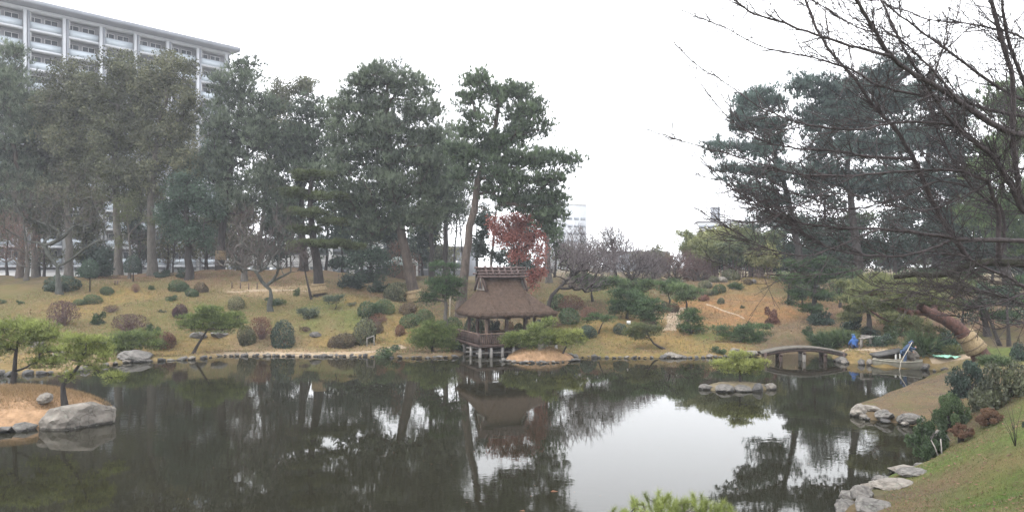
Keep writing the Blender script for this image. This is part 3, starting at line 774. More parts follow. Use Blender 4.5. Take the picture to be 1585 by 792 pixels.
def crown_pads(ells, d, r_, pad, fill=1.0, depth=0.85):
    """pad centres spread through the ellipsoids given by their outline in the photo: (px, py, rx, ry[, depth offset])"""
    out = []
    for e in ells:
        px, py, rx, ry = e[:4]; dd = e[4] if len(e) > 4 else 0.0
        k = (d + dd) / F
        ra, rc = rx * k, ry * k; rb = max(ra * depth, rc * 0.7)
        c = at(px, py, d + dd)
        a_, b_, c_ = max(ra - 0.7 * pad, 0.25 * ra), max(rb - 0.7 * pad, 0.25 * rb), max(rc - 0.35 * pad, 0.25 * rc)
        n = int(fill * (1 + 0.85 * (ra * rb * rc) / (pad ** 3 * 0.42) ** 1.0))
        n = max(2, min(n, 70))
        q = in_ball(n, r_) * [a_, b_, c_]
        out.append(c + q)
    return np.concatenate(out)

def pine(name, label, px, d, trunk, r0, ells, mat='pine_far', bark_m='bark_pine', pad=1.15, tufts=70, ln=0.42, wd=0.030, k=6, fill=1.0, seed=0, cat='pine tree',
         group='pine trees', wrap=None, z=None, flat=0.5, step=0.9, rope=True, depth=0.85, drop=0.3, upn=0.9, puff=(1.0, 1.0), loose=1.0, tw=5, taper=0.3, spread=0.62, thin=1.0, ls=1.0):
    r_ = np.random.default_rng(1000 + seed)
    b = base_at(px, d, z)
    tr = [b - [0, 0, 0.25]] + [at(q[0], q[1], d + (q[2] if len(q) > 2 else 0.0)) for q in trunk]
    t = thing(name, label, cat, b, group)
    pads = crown_pads([(e[0], e[1], e[2] * puff[0], e[3] * puff[1], *e[4:]) for e in ells], d, r_, pad, fill, depth)
    P, par, rad, nt_ = grow(np.array(tr), r0, pads, r_, step=step, drop=drop, twig=0.02 * min(1, pad), taper=taper)
    # twigs reach from each pad's branch to the tufts
    mb = MB(); bark(P - b, par, rad, nt_, mb)
    C, N, tn = [], [], []
    for p in pads:
        s = pad * loose * r_.uniform(0.75, 1.25); n = max(6, int(tufts * thin * r_.uniform(0.8, 1.2)))
        q = in_ball(n, r_, 2.0)
        q[:, 2] = np.abs(q[:, 2]) ** 0.8 * np.sign(q[:, 2] + 0.35)
        C.append(p + q * [s, s, s * flat]); N.append(unit(q * [0.55, 0.55, 0.35] + [0, 0, upn]))
        tn.append(r_.uniform(0.08, 0.68) + 0.3 * r_.uniform(-1, 1, n) + 0.12 * q[:, 2])  # random tone, plus top light painted in: higher tufts get a lighter tint
        for h in range(tw):
            e = p + q[h] * [s, s, s * flat] * 0.9
            mb.tube(np.array([p, (p + e) / 2 + r_.normal(0, 0.06, 3) * pad, e]) - b, np.array([0.022, 0.016, 0.009]) * min(1, pad), 3, False)
    put('trunk', mb.mesh('trunk', M[bark_m], True), t)
    V, T, tt = needles(np.concatenate(C) - b, np.concatenate(N), r_, k, ln * ls, wd, spread, np.concatenate(tn))
    put('crown', np_mesh('crown', V, None, T, M[mat], tint=tt), t)
    if wrap:
        z0, z1, grow_r = wrap
        hh = [i for i in range(nt_)]
        def pt(zz):
            for i in range(nt_ - 1):
                if P[i][2] <= b[2] + zz <= P[i + 1][2]:
                    f = (b[2] + zz - P[i][2]) / (P[i + 1][2] - P[i][2] + 1e-6)
                    return P[i] * (1 - f) + P[i + 1] * f, rad[i] * (1 - f) + rad[i + 1] * f
            return P[nt_ - 1], rad[nt_ - 1]
        pts_, rr = zip(*[pt(z0 + (z1 - z0) * f) for f in np.linspace(0, 1, 6)])
        w_ = MB(); w_.tube(np.array(pts_) - b, np.array(rr) * np.array([1.22, 1.15, 1.2, 1.17, 1.15, 1.28]) + 0.03, 14, True)
        wo = w_.build('straw_wrap', M['straw'], t, True)
        for f in (0.25, 0.75):
            q, rq = pt(z0 + (z1 - z0) * f); q2, _ = pt(z0 + (z1 - z0) * f + 0.05)
            w2 = MB(); w2.tube(np.array([q, q2]) - b, [rq * 1.20 + 0.042] * 2, 14, True); w2.build('rope', M['rope'], wo)
    return t

def leafy(name, label, px, d, trunk, r0, ells, mat='leaf_olive', bark_m='bark_grey', pad=1.15, n_leaf=90, size=0.17, fill=1.0, seed=0, cat='tree', group='broadleaf trees',
          z=None, step=0.9, stems=(), drop=0.5, depth=0.85, twigs=4, asp=0.55, puff=(1.0, 1.0)):
    r_ = np.random.default_rng(2000 + seed)
    b = base_at(px, d, z)
    tr = [b - [0, 0, 0.25]] + [at(q[0], q[1], d + (q[2] if len(q) > 2 else 0.0)) for q in trunk]
    t = thing(name, label, cat, b, group)
    pads = crown_pads([(e[0], e[1], e[2] * puff[0], e[3] * puff[1], *e[4:]) for e in ells], d, r_, pad, fill, depth)
    extra = [at(q[0], q[1], d + (q[2] if len(q) > 2 else 0.0)) for q in stems]
    P, par, rad, nt_ = grow(np.array(tr), r0, np.concatenate([np.array(extra).reshape(-1, 3), pads]), r_, step=step, drop=drop, twig=0.03 if r0 > 0.3 else 0.02, side=0.5)
    mb = MB(); bark(P - b, par, rad, nt_, mb)
    C, tn = [], []
    for p in pads:
        s = pad * r_.uniform(0.7, 1.3); n = int(n_leaf * r_.uniform(0.7, 1.3))
        q = in_ball(n, r_, 2.2) * [s, s, s * 0.75]
        C.append(p + q); tn.append(r_.uniform(0.1, 0.7) + 0.25 * r_.uniform(-1, 1, n))
        for h in range(twigs):
            e = p + q[h] * 1.1
            mb.tube(np.array([p, (p + e) / 2 + r_.normal(0, 0.08, 3), e]) - b, [0.02, 0.014, 0.008], 3, False)
    put('trunk', mb.mesh('trunk', M[bark_m], True), t)
    V, Q, tt = leafs(np.concatenate(C) - b, r_, size, asp, np.concatenate(tn), droop=0.2)
    put('crown', np_mesh('crown', V, Q, None, M[mat], tint=tt), t)
    return t

def bare(name, label, px, d, trunk, r0, ells, n=260, bark_m='bark_lichen', twig_m='twig_brown', seed=0, cat='bare tree', group='bare trees', z=None, stems=(), twig=0.012, step=0.7, drop=0.55,
         leaf=None, n_leaf=0, size=0.12, sub=3, sublen=0.7, depth=0.85):
    """leafless tree: limbs to every point of the crown, each ending in a spray of twigs"""
    r_ = np.random.default_rng(3000 + seed)
    b = base_at(px, d, z)
    tr = [b - [0, 0, 0.25]] + [at(q[0], q[1], d + (q[2] if len(q) > 2 else 0.0)) for q in trunk]
    t = thing(name, label, cat, b, group)
    tg = []
    area = sum(e[2] * e[3] for e in ells)
    for e in ells:
        m = max(4, int(n * e[2] * e[3] / area)); kk = d / F
        tg.append(at(e[0], e[1], d + (e[4] if len(e) > 4 else 0)) + in_ball(m, r_, 2.6) * [e[2] * kk, e[2] * kk * depth, e[3] * kk])
    tg = np.concatenate(tg)
    extra = np.array([at(q[0], q[1], d + (q[2] if len(q) > 2 else 0.0)) for q in stems]).reshape(-1, 3)
    P, par, rad, nt_ = grow(np.array(tr), r0, np.concatenate([extra, tg]), r_, step=step, drop=drop, twig=twig, jit=0.10, side=0.62, taper=0.5)
    mb = MB(); bark(P - b, par, rad, nt_, mb)
    put('trunk', mb.mesh('trunk', M[bark_m], True), t)
    tw = MB()
    ax = unit(tg - np.array(tr).mean(0))
    for p, a in zip(tg, ax):
        for h in range(sub):
            dr = unit(a * 0.8 + r_.normal(0, 0.6, 3) + [0, 0, 0.4]); L = sublen * r_.uniform(0.5, 1.3)
            tw.tube(np.array([p, p + dr * L + r_.normal(0, 0.08, 3)]) - b, [twig, twig * 0.4], 3, False)
    put('twigs', tag_stuff(tw.mesh('twigs', M[twig_m])), t)['kind'] = 'stuff'
    if leaf:
        C = tg[r_.integers(0, len(tg), n_leaf)] + r_.normal(0, 0.4, (n_leaf, 3))
        V, Q, tt = leafs(C - b, r_, size, 0.6)
        put('leaves', np_mesh('leaves', V, Q, None, M[leaf], tint=tt), t)['kind'] = 'stuff'
    return t
def tag_stuff(m): return m

# ------------------------------------------------------------------ shrubs: unit domes shared between alike shrubs
PROTO = {}
def dome_mesh(style, var, mat):
    key = (style, var, mat)
    if key in PROTO: return PROTO[key]
    r_ = np.random.default_rng(hash((style, var)) % 1000 if False else {'dome': 11, 'loose': 23, 'twiggy': 37, 'near': 51, 'spiky': 67}[style] + var * 101)
    lump = unit(r_.normal(0, 1, (14, 3))); amp = r_.uniform(-0.16, 0.14, 14)
    def shell(n, k):
        q = unit(r_.normal(0, 1, (n, 3)))
        w = 1 + (np.clip(q @ lump.T - 0.55, 0, 1) * amp * 2.0).sum(1)
        rr = w * (r_.uniform(0, 1, n) ** (1 / k))
        v = q * rr[:, None]
        v[:, 2] = np.where(v[:, 2] < -0.45, -0.45 - 0.12 * r_.uniform(0, 1, n), v[:, 2])
        return v * [1, 1, 0.69] + [0, 0, 0.33], q
    if style == 'dome': v, q = shell(2000, 7); V, Q, tt = leafs(v, r_, 0.12, 0.65, np.clip(0.42 + 0.42 * r_.uniform(-1, 1, len(v)) + 0.9 * (np.clip(q @ lump.T - 0.55, 0, 1) * amp * 4).sum(1), 0, 1), N=q, nspread=0.5)  # shading painted into the tint: bulges lighter, hollows darker, over random tone
    elif style in ('loose', 'near'):
        nb, nl, sz = (20, 100, 0.15) if style == 'loose' else (34, 280, 0.082)
        c, cq = shell(nb, 3.0 if style == 'loose' else 4.0); cs = r_.uniform(0.24, 0.38, nb) * (0.95 if style == 'loose' else 0.72)
        v = np.concatenate([c[i] * 0.8 + unit(r_.normal(0, 1, (nl, 3))) * cs[i] * (r_.uniform(0, 1, (nl, 1)) ** (1 / 4.0)) * [1, 1, 0.8] for i in range(nb)])
        q = np.concatenate([np.tile(cq[i], (nl, 1)) for i in range(nb)]); v[:, 2] = np.maximum(v[:, 2], 0.0)
        tb = np.repeat(r_.uniform(0.15, 0.7, nb), nl)
        V, Q, tt = leafs(v, r_, sz, 0.5, np.clip(tb + 0.25 * r_.uniform(-1, 1, len(v)), 0, 1))
    elif style == 'spiky':
        v, q = shell(240, 2.2); V, T, tt = needles(v * [1, 1, 0.8], unit(q + [0, 0, 0.6]), r_, 6, 0.5, 0.03, 0.5)
        PROTO[key] = np_mesh('foliage', V, None, T, M[mat], tint=tt); return PROTO[key]
    else: v, q = shell(2400, 5); v = v[v[:, 2] > 0.22]; V, Q, tt = leafs(v, r_, 0.075, 0.5)
    PROTO[key] = np_mesh('foliage', V, Q, None, M[mat], tint=tt)
    return PROTO[key]
def stem_mesh(style, var):
    key = ('stem', style == 'twiggy', style == 'near', var)
    if key in PROTO: return PROTO[key]
    r_ = np.random.default_rng(900 + var); mb = MB()
    n = 70 if style == 'twiggy' else (26 if style == 'near' else 12)
    for i in range(n):
        e = unit(r_.normal(0, 1, 3)); e[2] = abs(e[2])
        tip = e * [0.93, 0.93, 0.66] * r_.uniform(0.75, 1) + [0, 0, 0.3]
        p0 = r_.normal(0, 0.07, 3) * [1, 1, 0] - [0, 0, 0.1]
        mb.tube([p0, p0 * 0.6 + tip * 0.4 + r_.normal(0, 0.06, 3), tip], [0.022, 0.016, 0.006], 3, False)
    PROTO[key] = mb.mesh('stems', M['twig_red' if style == 'twiggy' else 'bark_dark'])
    return PROTO[key]
def shrub(name, label, px, py, rx, h, mat, style='dome', cat='shrub', d=None, group='clipped shrubs', dep=0.95, sink=0.06, z=None):
    """a shrub rx pixels to each side and h pixels tall, its foot at (px, py) in the photo"""
    p = hit(px, py) if d is None else base_at(px, d, z)
    k = p[1] / F; var = (int(px) * 7 + int(py)) % 2
    o = thing(name, label, cat, p - [0, 0, sink], group)
    yaw = (px * 1.37 + py) % 6.28
    sc = (rx * k, rx * k * dep, h * k)
    put('foliage', dome_mesh(style, var, mat), o, rot=(0, 0, yaw), scale=sc)
    put('stems', stem_mesh(style, var), o, rot=(0, 0, yaw), scale=sc)
    if style == 'dome' and rx >= 10 and (int(px) * 13 + int(py) * 5) % 9 < 5:      # a side growth breaks the round outline
        f = 0.5 + 0.25 * ((px * 0.37) % 1); a = (px * 2.1) % 6.28
        put('foliage', dome_mesh(style, 1 - var, mat), o, loc=(math.cos(a) * rx * k * 0.62, math.sin(a) * rx * k * 0.62, 0), rot=(0, 0, a), scale=(sc[0] * f, sc[1] * f, sc[2] * f * 1.15))
    return o

def blades(name, label, C, mat, r_, h=(0.05, 0.11), w=0.010, cat=None):
    n = len(C)
    D = unit(np.concatenate([r_.normal(0, 0.55, (n, 2)), np.ones((n, 1))], 1)); S = unit(np.cross(D, r_.normal(0, 1, (n, 3))))
    L = r_.uniform(h[0], h[1], (n, 1))
    V = np.stack([C - S * w, C + S * w, C + D * L], 1).reshape(-1, 3)
    o = put(name, np_mesh(name, V, None, np.arange(len(V)).reshape(-1, 3), M[mat], tint=np.repeat(r_.uniform(0, 1, n), 3)))
    return tag(o, label, cat, kind='stuff')

# ------------------------------------------------------------------ buildings behind the garden
def apartment():
    E = np.array([-52.0, 137.0]); e = np.array([0.663, 0.749])
    t = thing('apartment_building', 'long grey-white apartment block with stacked balconies rising behind the trees', 'building', (E[0], E[1], 3.0), None, math.atan2(-e[1], -e[0]))
    # local x runs along the facade away from the right end, local y points away from the garden... find the side facing the pond
    s = 1.0
    nloc = 1.0   # local +y is the side that faces the pond
    ST, N, TOP, L, BAY = 3.0, 14, 42.0, 66.0, 5.34
    yb = -1.7 * nloc
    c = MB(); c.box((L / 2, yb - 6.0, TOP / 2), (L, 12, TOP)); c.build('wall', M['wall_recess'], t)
    r = MB(); r.box((L / 2 - 0.4, -5.6, TOP + 0.35), (L + 1.6, 14.6, 0.7)); ro = r.build('roof', M['concrete_grey'], t)
    r2 = MB(); r2.box((L / 2, -1.0, TOP - 0.35), (L, 1.6, 0.5)); r2.build('cornice', M['concrete'], ro)
    slab = MB(); slab.box((0, 0, 0), (L, 1.75, 0.34)); sm = slab.mesh('balcony_slab', M['concrete'])
    pan = MB(); pan.box((0, 0, 0), (BAY - 0.95, 0.09, 1.05)); pm = pan.mesh('balcony_panel', M['panel_glass'])
    rail = MB(); rail.box((0, 0, 0), (BAY - 0.95, 0.14, 0.07)); rm = rail.mesh('rail', M['concrete_grey'])
    win = MB(); win.box((0, 0, 0), (1.75, 0.10, 2.0)); wm = win.mesh('window', M['window_glass'])
    fr = MB()
    for x in (-0.9, 0, 0.9): fr.box((x, 0.06, 0), (0.08, 0.08, 2.1))
    for z in (-1.02, 1.02): fr.box((0, 0.06, z), (1.88, 0.08, 0.08))
    fm = fr.mesh('frame', M['wall_white'])
    part = MB(); part.box((0, 0, 0), (0.12, 1.4, 2.5)); ptm = part.mesh('balcony_partition', M['wall_white'])
    col = MB(); col.box((0, 0, 0), (0.42, 0.5, TOP - 0.6)); cm = col.mesh('column', M['concrete'])
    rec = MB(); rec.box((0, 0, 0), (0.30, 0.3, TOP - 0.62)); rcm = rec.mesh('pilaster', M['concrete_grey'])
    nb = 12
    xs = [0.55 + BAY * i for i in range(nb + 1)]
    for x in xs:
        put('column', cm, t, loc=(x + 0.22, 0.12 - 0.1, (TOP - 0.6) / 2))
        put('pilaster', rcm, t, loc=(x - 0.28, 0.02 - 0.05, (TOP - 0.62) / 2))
    for f in range(N):
        z = TOP - 0.75 - (f + 1) * ST + 0.35
        put('balcony_slab', sm, t, loc=(L / 2, -0.98, z))
        for i in range(nb):
            if f > 10 and i > 8: continue
            x = xs[i] + BAY / 2
            p = put('balcony_panel', pm, t, loc=(x, -0.22, z + 0.70)); put('rail', rm, p, loc=(0, 0, 0.56))
            for dx in (-1.15, 1.15):
                w = put('window', wm, t, loc=(x + dx, yb + 0.06, z + 1.35)); put('frame', fm, w)
            put('balcony_partition', ptm, t, loc=(x + 2.0, -0.95, z + 1.45))
apartment()

def block(name, label, cx, cy, w, dp, h, yaw, wall, rows=0, cols_=0, z0=3.0, roof='roof_dark', wmat='far_glass', rooft=0.5, wh=1.5):
    t = thing(name, label, 'building', (cx, cy, z0), None, yaw)
    b = MB(); b.box((0, 0, h / 2), (w, dp, h)); b.build('wall', M[wall], t)
    r = MB(); r.box((0, 0, h + rooft / 2), (w + 0.5, dp + 0.5, rooft)); r.build('roof', M[roof], t)
    if rows:
        ww = w / cols_ * 0.72
        m1 = MB(); m1.box((0, 0, 0), (ww, 0.12, wh)); m1 = m1.mesh('window', M[wmat])
        m2 = MB(); m2.box((0, -0.07, -wh / 2), (ww + 0.2, 0.16, 0.12)); m2 = m2.mesh('sill', M['wall_white'])
        st = h / rows
        for i in range(rows):
            for j in range(cols_):
                o = put('window', m1, t, loc=(-w / 2 + (j + 0.5) * w / cols_, -dp / 2 - 0.05, st * (i + 0.55)))
                put('sill', m2, o)
    return t
# tall white tower at the end of the sky gap
p = at(908, 408, 330)
tw = thing('office_tower', 'pale high-rise tower with a mint green sign near its top', 'building', (p[0], p[1], 3), None, R(28))
b = MB(); b.box((-7.0, 6.0, 14.4), (14, 12, 28.8)); b.build('wall', M['concrete'], tw)
b = MB(); b.box((-7.0, 6.0, 29.1), (14.3, 12.3, 0.6)); b.build('roof', M['wall_white'], tw)
b = MB(); b.box((-11.2, 6.0, 29.9), (3.4, 6, 1.6)); b.build('plant_room', M['concrete_grey'], tw)
wm_ = MB(); wm_.box((0, 0, 0), (2.5, 0.14, 1.1)); wm_ = wm_.mesh('window', M['far_glass'])
for i in range(7):
    for j in range(4): put('window', wm_, tw, loc=(-12.2 + j * 3.4, -0.03, 3.0 + i * 3.3))
gm = MB(); gm.box((0, 0, 0), (0.14, 1.5, 2.2)); gm = gm.mesh('glass_bay', M['far_glass'])
for i in range(8):
    for j in range(3): put('glass_bay', gm, tw, loc=(0.03, 3.2 + j * 2.0, 2.2 + i * 2.6))
b = MB(); b.box((0.06, 5.4, 24.4), (0.24, 5.6, 2.2)); b.build('sign', M['sign_green'], tw)
b = MB(); b.tube([(-7, 6, 29.4), (-7, 6, 32.6)], [0.12, 0.06], 5); b.build('mast', M['concrete_grey'], tw)
# building with a square chimney
p = at(1113, 408, 300)
cb = block('flat_roofed_building', 'pale flat-roofed building with a square chimney beyond the bamboo', p[0] + 3, p[1], 24, 14, 19.4, R(-8), 'wall_white', 5, 7)
b = MB(); b.box((-4.2, 1, 22.3), (3.5, 3.5, 6.6)); b.box((-4.2, 1, 25.7), (3.8, 3.8, 0.3)); b.build('chimney', M['concrete_grey'], cb)
for x in (-10.2, -8.6):
    b = MB(); b.tube([(x, 2, 19.6), (x, 2, 24.2)], [0.10, 0.05], 5); b.build('antenna', M['concrete_grey'], cb)
p = at(985, 408, 210)
lb = block('low_building', 'low grey building with a dark roof edge behind the bare trees', p[0], p[1], 17, 10, 5.9, R(-18), 'concrete_grey', 2, 5)
p = at(520, 408, 118)
block('white_low_rise', 'white low-rise glimpsed between trunks left of the pavilion', p[0] - 2, p[1], 30, 10, 6.4, R(6), 'wall_white', 2, 9, roof='concrete_grey', wmat='window_glass')
p = at(690, 408, 120)
block('grey_house', 'grey house wall glimpsed behind the cloud-pruned tree', p[0], p[1], 9, 8, 5.2, R(-10), 'concrete_grey', 1, 3, roof='roof_dark', wmat='window_glass')
# boundary wall below the apartments
bw = thing('boundary_wall', 'long white boundary wall and railing behind the left trees', 'wall', (-62, 96, 3.6), None, R(12))
b = MB(); b.box((0, 0, 0.7), (74, 0.3, 1.4)); b.build('wall_base', M['wall_white'], bw)
b = MB(); b.box((0, 0, 1.48), (74.2, 0.42, 0.16)); b.build('coping', M['concrete'], bw)
pm_ = MB(); pm_.box((0, 0, 0), (0.09, 0.09, 1.1)); pm_ = pm_.mesh('post', M['concrete_grey'])
for i in range(38): put('post', pm_, bw, loc=(-36.5 + i * 1.97, 0, 2.1))
for z in (1.95, 2.3, 2.62):
    b = MB(); b.box((0, 0.07, z), (74, 0.05, 0.06)); b.build('rail', M['concrete_grey'], bw)
# hut with a pale green roof
hp = base_at(622, 80)
ht = thing('garden_hut', 'small hut with a pale green roof behind the wrapped pine', 'hut', hp - [0, 0, 0.7], None, R(20))
b = MB(); b.box((0, 0, 1.0), (2.6, 2.2, 2.0)); b.build('wall', M['wood_mid'], ht)
b = MB(); b.add([(-1.8, -1.6, 1.95), (1.8, -1.6, 1.95), (1.8, 1.6, 1.95), (-1.8, 1.6, 1.95), (-0.7, 0, 2.9), (0.7, 0, 2.9)], [[0, 1, 5, 4], [2, 3, 4, 5], [3, 2, 1, 0]], [[1, 2, 5], [3, 0, 4]])
b.build('roof', surf('pale copper roof', (0.20, 0.24, 0.23), (0.28, 0.33, 0.31), 3, 0.7, 0.1), ht)

# ------------------------------------------------------------------ thatched pavilion over the water
def pavilion():
    th = R(23)
    c0 = at(742, 408, 47.4)
    t = thing('thatched_pavilion', 'open wooden pavilion on stilts with a brown thatched hip-and-gable roof', 'pavilion', (c0[0], c0[1], 0.0), None, th)
    W, D, ZE, ZG, ZR, UG, UR = 5.85, 5.3, 2.72, 4.30, 5.25, 1.25, 2.0
    # roof skin: eaves flare, steeper towards the ridge
    def prof(s): return ZE + (ZR - ZE) * (0.82 * s + 0.18 * s * s)
    def side(s): return ZE + (ZG - ZE) * (0.7 * s + 0.3 * s * s)
    us = sorted(set([round(x, 3) for x in np.concatenate([np.linspace(0, UG, 10), np.linspace(W - UR, W, 12), np.linspace(UG, W - UR, 20)])]))
    cols_u = []
    for u in us:
        cols_u.append((u, 's' if (u <= UG or u >= W - UR) else 'm'))
        if abs(u - UG) < 1e-6: cols_u.append((u, 'm'))
    k = [i for i, c in enumerate(cols_u) if abs(c[0] - round(W - UR, 3)) < 1e-6][0]
    cols_u.insert(k, (W - UR, 'm'))
    vs = np.linspace(0, D, 29)
    r_ = np.random.default_rng(5)
    top, bot = [], []
    for u, m in cols_u:
        for v in vs:
            dv = min(v, D - v) / (D / 2); z = prof(dv)
            if m == 's':
                du = u / UG if u < W / 2 else (W - u) / UR; z = min(z, side(du))
            n = r_.normal(0, 0.018)
            # eaves: round the corners in and let the edge lift a little
            eu = min(u, W - u); ev = min(v, D - v)
            uu, vv = u, v
            if eu < 0.8 and ev < 0.8:
                f = (0.8 - eu) * (0.8 - ev) / 0.64 * 0.16
                uu += f if u < W / 2 else -f; vv += f if v < D / 2 else -f
            top.append((uu, vv, z + n + (0.05 * r_.uniform(-1, 1) if min(eu, ev) == 0 else 0)))
            bot.append((uu + (0.10 if u < W / 2 else -0.10) * (eu < 0.2), vv + (0.10 if v < D / 2 else -0.10) * (ev < 0.2), max(ZE - 0.26, z - 0.36) if z - 0.36 < 3.6 else 3.6))
    nv = len(vs); nu = len(cols_u)
    V = top + bot; o = len(top); Q = []
    for i in range(nu - 1):
        for j in range(nv - 1):
            a, b2, c2, d2 = i * nv + j, (i + 1) * nv + j, (i + 1) * nv + j + 1, i * nv + j + 1
            Q.append((a, b2, c2, d2)); Q.append((o + a, o + d2, o + c2, o + b2))
    for i in range(nu - 1):
        for j, fl in ((0, 0), (nv - 1, 1)):
            a, b2 = i * nv + j, (i + 1) * nv + j
            Q.append((a, o + a, o + b2, b2) if not fl else (a, b2, o + b2, o + a))
    for j in range(nv - 1):
        for i, fl in ((0, 0), (nu - 1, 1)):
            a, b2 = i * nv + j, i * nv + j + 1
            Q.append((a, b2, o + b2, o + a) if not fl else (a, o + a, o + b2, b2))
    roof = put('thatch_roof', np_mesh('thatch_roof', V, Q, None, M['thatch']), t)
    # shaggy straw over the thatch
    tp = np.array(top); sel = r_.integers(0, len(tp), 9000)
    C = tp[sel] + np.stack([r_.uniform(-0.11, 0.11, 9000), r_.uniform(-0.1, 0.1, 9000), r_.uniform(0, 0.025, 9000)], 1)
    cen = np.array([W / 2, D / 2, 0]); dn = C - cen; dn[:, 0] *= np.where(((C[:, 0] < UG) | (C[:, 0] > W - UR)), 1.0, 0.05); dn[:, 2] = 0; dn = unit(dn)
    dn[:, 2] = -0.75; dn = unit(dn + r_.normal(0, 0.18, dn.shape)); S = unit(np.cross(dn, [0, 0, 1.0])) * 0.012
    Vv = np.stack([C - S, C + S, C + dn * r_.uniform(0.12, 0.26, (9000, 1)) + [0, 0, 0.03]], 1).reshape(-1, 3)
    so = put('straw', np_mesh('straw', Vv, None, np.arange(len(Vv)).reshape(-1, 3), leaf_mat('thatch straw', (0.038, 0.024, 0.018), (0.105, 0.07, 0.052), 0.1), tint=np.repeat(r_.uniform(0, 1, 9000), 3)), roof)
    so['kind'] = 'stuff'
    # gable ends with their barge boards and vent
    for sx, u in ((-1, UG), (1, W - UR)):
        vb = (D / 2) * 0.30
        g = MB(); g.add([(u + sx * 0.16, D / 2 - 0.92, ZG - 0.08), (u + sx * 0.16, D / 2 + 0.92, ZG - 0.08), (u + sx * 0.16, D / 2, ZR + 0.12)], None, [[0, 1, 2]])
        go = g.build('gable', M['wood_grey'], t)
        for s2 in (-1, 1):
            q = MB(); q.bar((u + sx * 0.2, D / 2 + s2 * 1.12, ZG - 0.1), (u + sx * 0.2, D / 2, ZR + 0.22), 0.09, 0.22); q.build('barge_board', M['wood_dark'], go)
            for f in (0.3, 0.6):
                q = MB(); q.bar((u + sx * 0.19, D / 2 + s2 * 0.28 * (f * 2), ZG), (u + sx * 0.19, D / 2 + s2 * 0.28 * (f * 2), ZG + 0.95 * (1 - f * 0.85)), 0.03, 0.05); q.build('lath', M['wood_mid'], go)
        q = MB(); q.add([(u + sx * 0.185, D / 2 - 0.26, ZG + 0.02), (u + sx * 0.185, D / 2 + 0.26, ZG + 0.02), (u + sx * 0.185, D / 2, ZG + 0.55)], None, [[0, 1, 2]]); q.build('vent', M['boot'], go)
    # ridge: bark cover, long poles and crossing saddle logs
    rc = MB(); rc.add([(UG - 0.3, D / 2 - 0.62, ZR - 0.22), (W - UR + 0.3, D / 2 - 0.62, ZR - 0.22), (W - UR + 0.3, D / 2, ZR + 0.52), (UG - 0.3, D / 2, ZR + 0.52), (UG - 0.3, D / 2 + 0.62, ZR - 0.22), (W - UR + 0.3, D / 2 + 0.62, ZR - 0.22)], [[0, 1, 2, 3], [3, 2, 5, 4]])
    ridge = rc.build('ridge_cover', M['wood_dark'], t)
    for yy, zz, rr in ((-0.64, -0.14, 0.06), (-0.50, 0.05, 0.06), (-0.34, 0.25, 0.06), (-0.15, 0.46, 0.075), (0.15, 0.46, 0.075), (0.47, 0.05, 0.06)):
        q = MB(); q.tube([(UG - 0.55, D / 2 + yy, ZR + zz + 0.02), (W / 2, D / 2 + yy, ZR + zz), (W - UR + 0.5, D / 2 + yy, ZR + zz + 0.02)], [rr, rr, rr * 0.85], 7); q.build('ridge_pole', M['ridge_wood'], ridge, True)
    for i in range(6):
        u = UG + 0.15 + i * (W - UG - UR - 0.3) / 5
        for s2 in (-1, 1):
            q = MB(); q.tube([(u + 0.05 * s2, D / 2 + s2 * 0.60, ZR + 0.0), (u, D / 2 - s2 * 0.05, ZR + 0.60)], [0.085, 0.06], 7); q.build('saddle_log', M['ridge_wood'], ridge, True)
    # timber frame
    pu, pv = (0.78, 2.2, 3.62, 5.0), (0.78, 2.45, 4.12)
    zf = 0.86
    for i, u in enumerate(pu):
        for j, v in enumerate(pv):
            if 0 < i < 3 and j == 1: continue
            q = MB(); q.bar((u, v, -0.3), (u, v, ZE + 0.25), 0.17); q.build('post', M['wood_mid'] if (i, j) in ((0, 0), (3, 0)) else M['wood_dark'], t)
    for v in pv:
        q = MB(); q.bar((0.2, v, ZE - 0.12), (W - 0.2, v, ZE - 0.12), 0.13, 0.2); q.build('beam', M['wood_dark'], t)
    for u in pu:
        q = MB(); q.bar((u, 0.2, ZE - 0.3), (u, D - 0.2, ZE - 0.3), 0.12, 0.16); q.build('beam', M['wood_dark'], t)
    # deck of single boards, joists, stilts and ties
    for i in range(22):
        q = MB(); q.box((W / 2 + 0.05, 0.12 + i * 0.205, zf), (5.6, 0.19, 0.06)); q.build('deck_board', M['wood_mid'], t)
    for v in (0.06, 2.3, 4.5):
        q = MB(); q.bar((0.0, v, zf - 0.14), (5.7, v, zf - 0.14), 0.12, 0.2); q.build('joist', M['wood_dark'], t)
    q = MB(); q.bar((-0.06, 0.0, zf - 0.13), (-0.06, 4.55, zf - 0.13), 0.12, 0.2); q.build('joist', M['wood_dark'], t)
    for u in (0.08, 0.85, 1.62, 2.4, 3.2, 4.0, 4.8, 5.5):
        q = MB(); q.tube([(u, 0.1, -0.5), (u, 0.1, 0.05), (u, 0.1, zf - 0.24)], [0.115, 0.11, 0.095], 9); q.build('stilt', M['stilt'], t, True)
    for v in (1.5, 2.9, 4.3):
        q = MB(); q.tube([(-0.02, v, -0.5), (-0.02, v, zf - 0.24)], [0.115, 0.095], 9); q.build('stilt', M['stilt'], t, True)
    for v, z, m in ((0.35, 0.24, 'wood_grey'), (2.2, 0.42, 'wood_grey'), (2.3, 0.14, 'stilt')):
        q = MB(); q.bar((-0.1, v, z), (5.6, v, z), 0.1, 0.12); q.build('tie_beam', M[m], t)
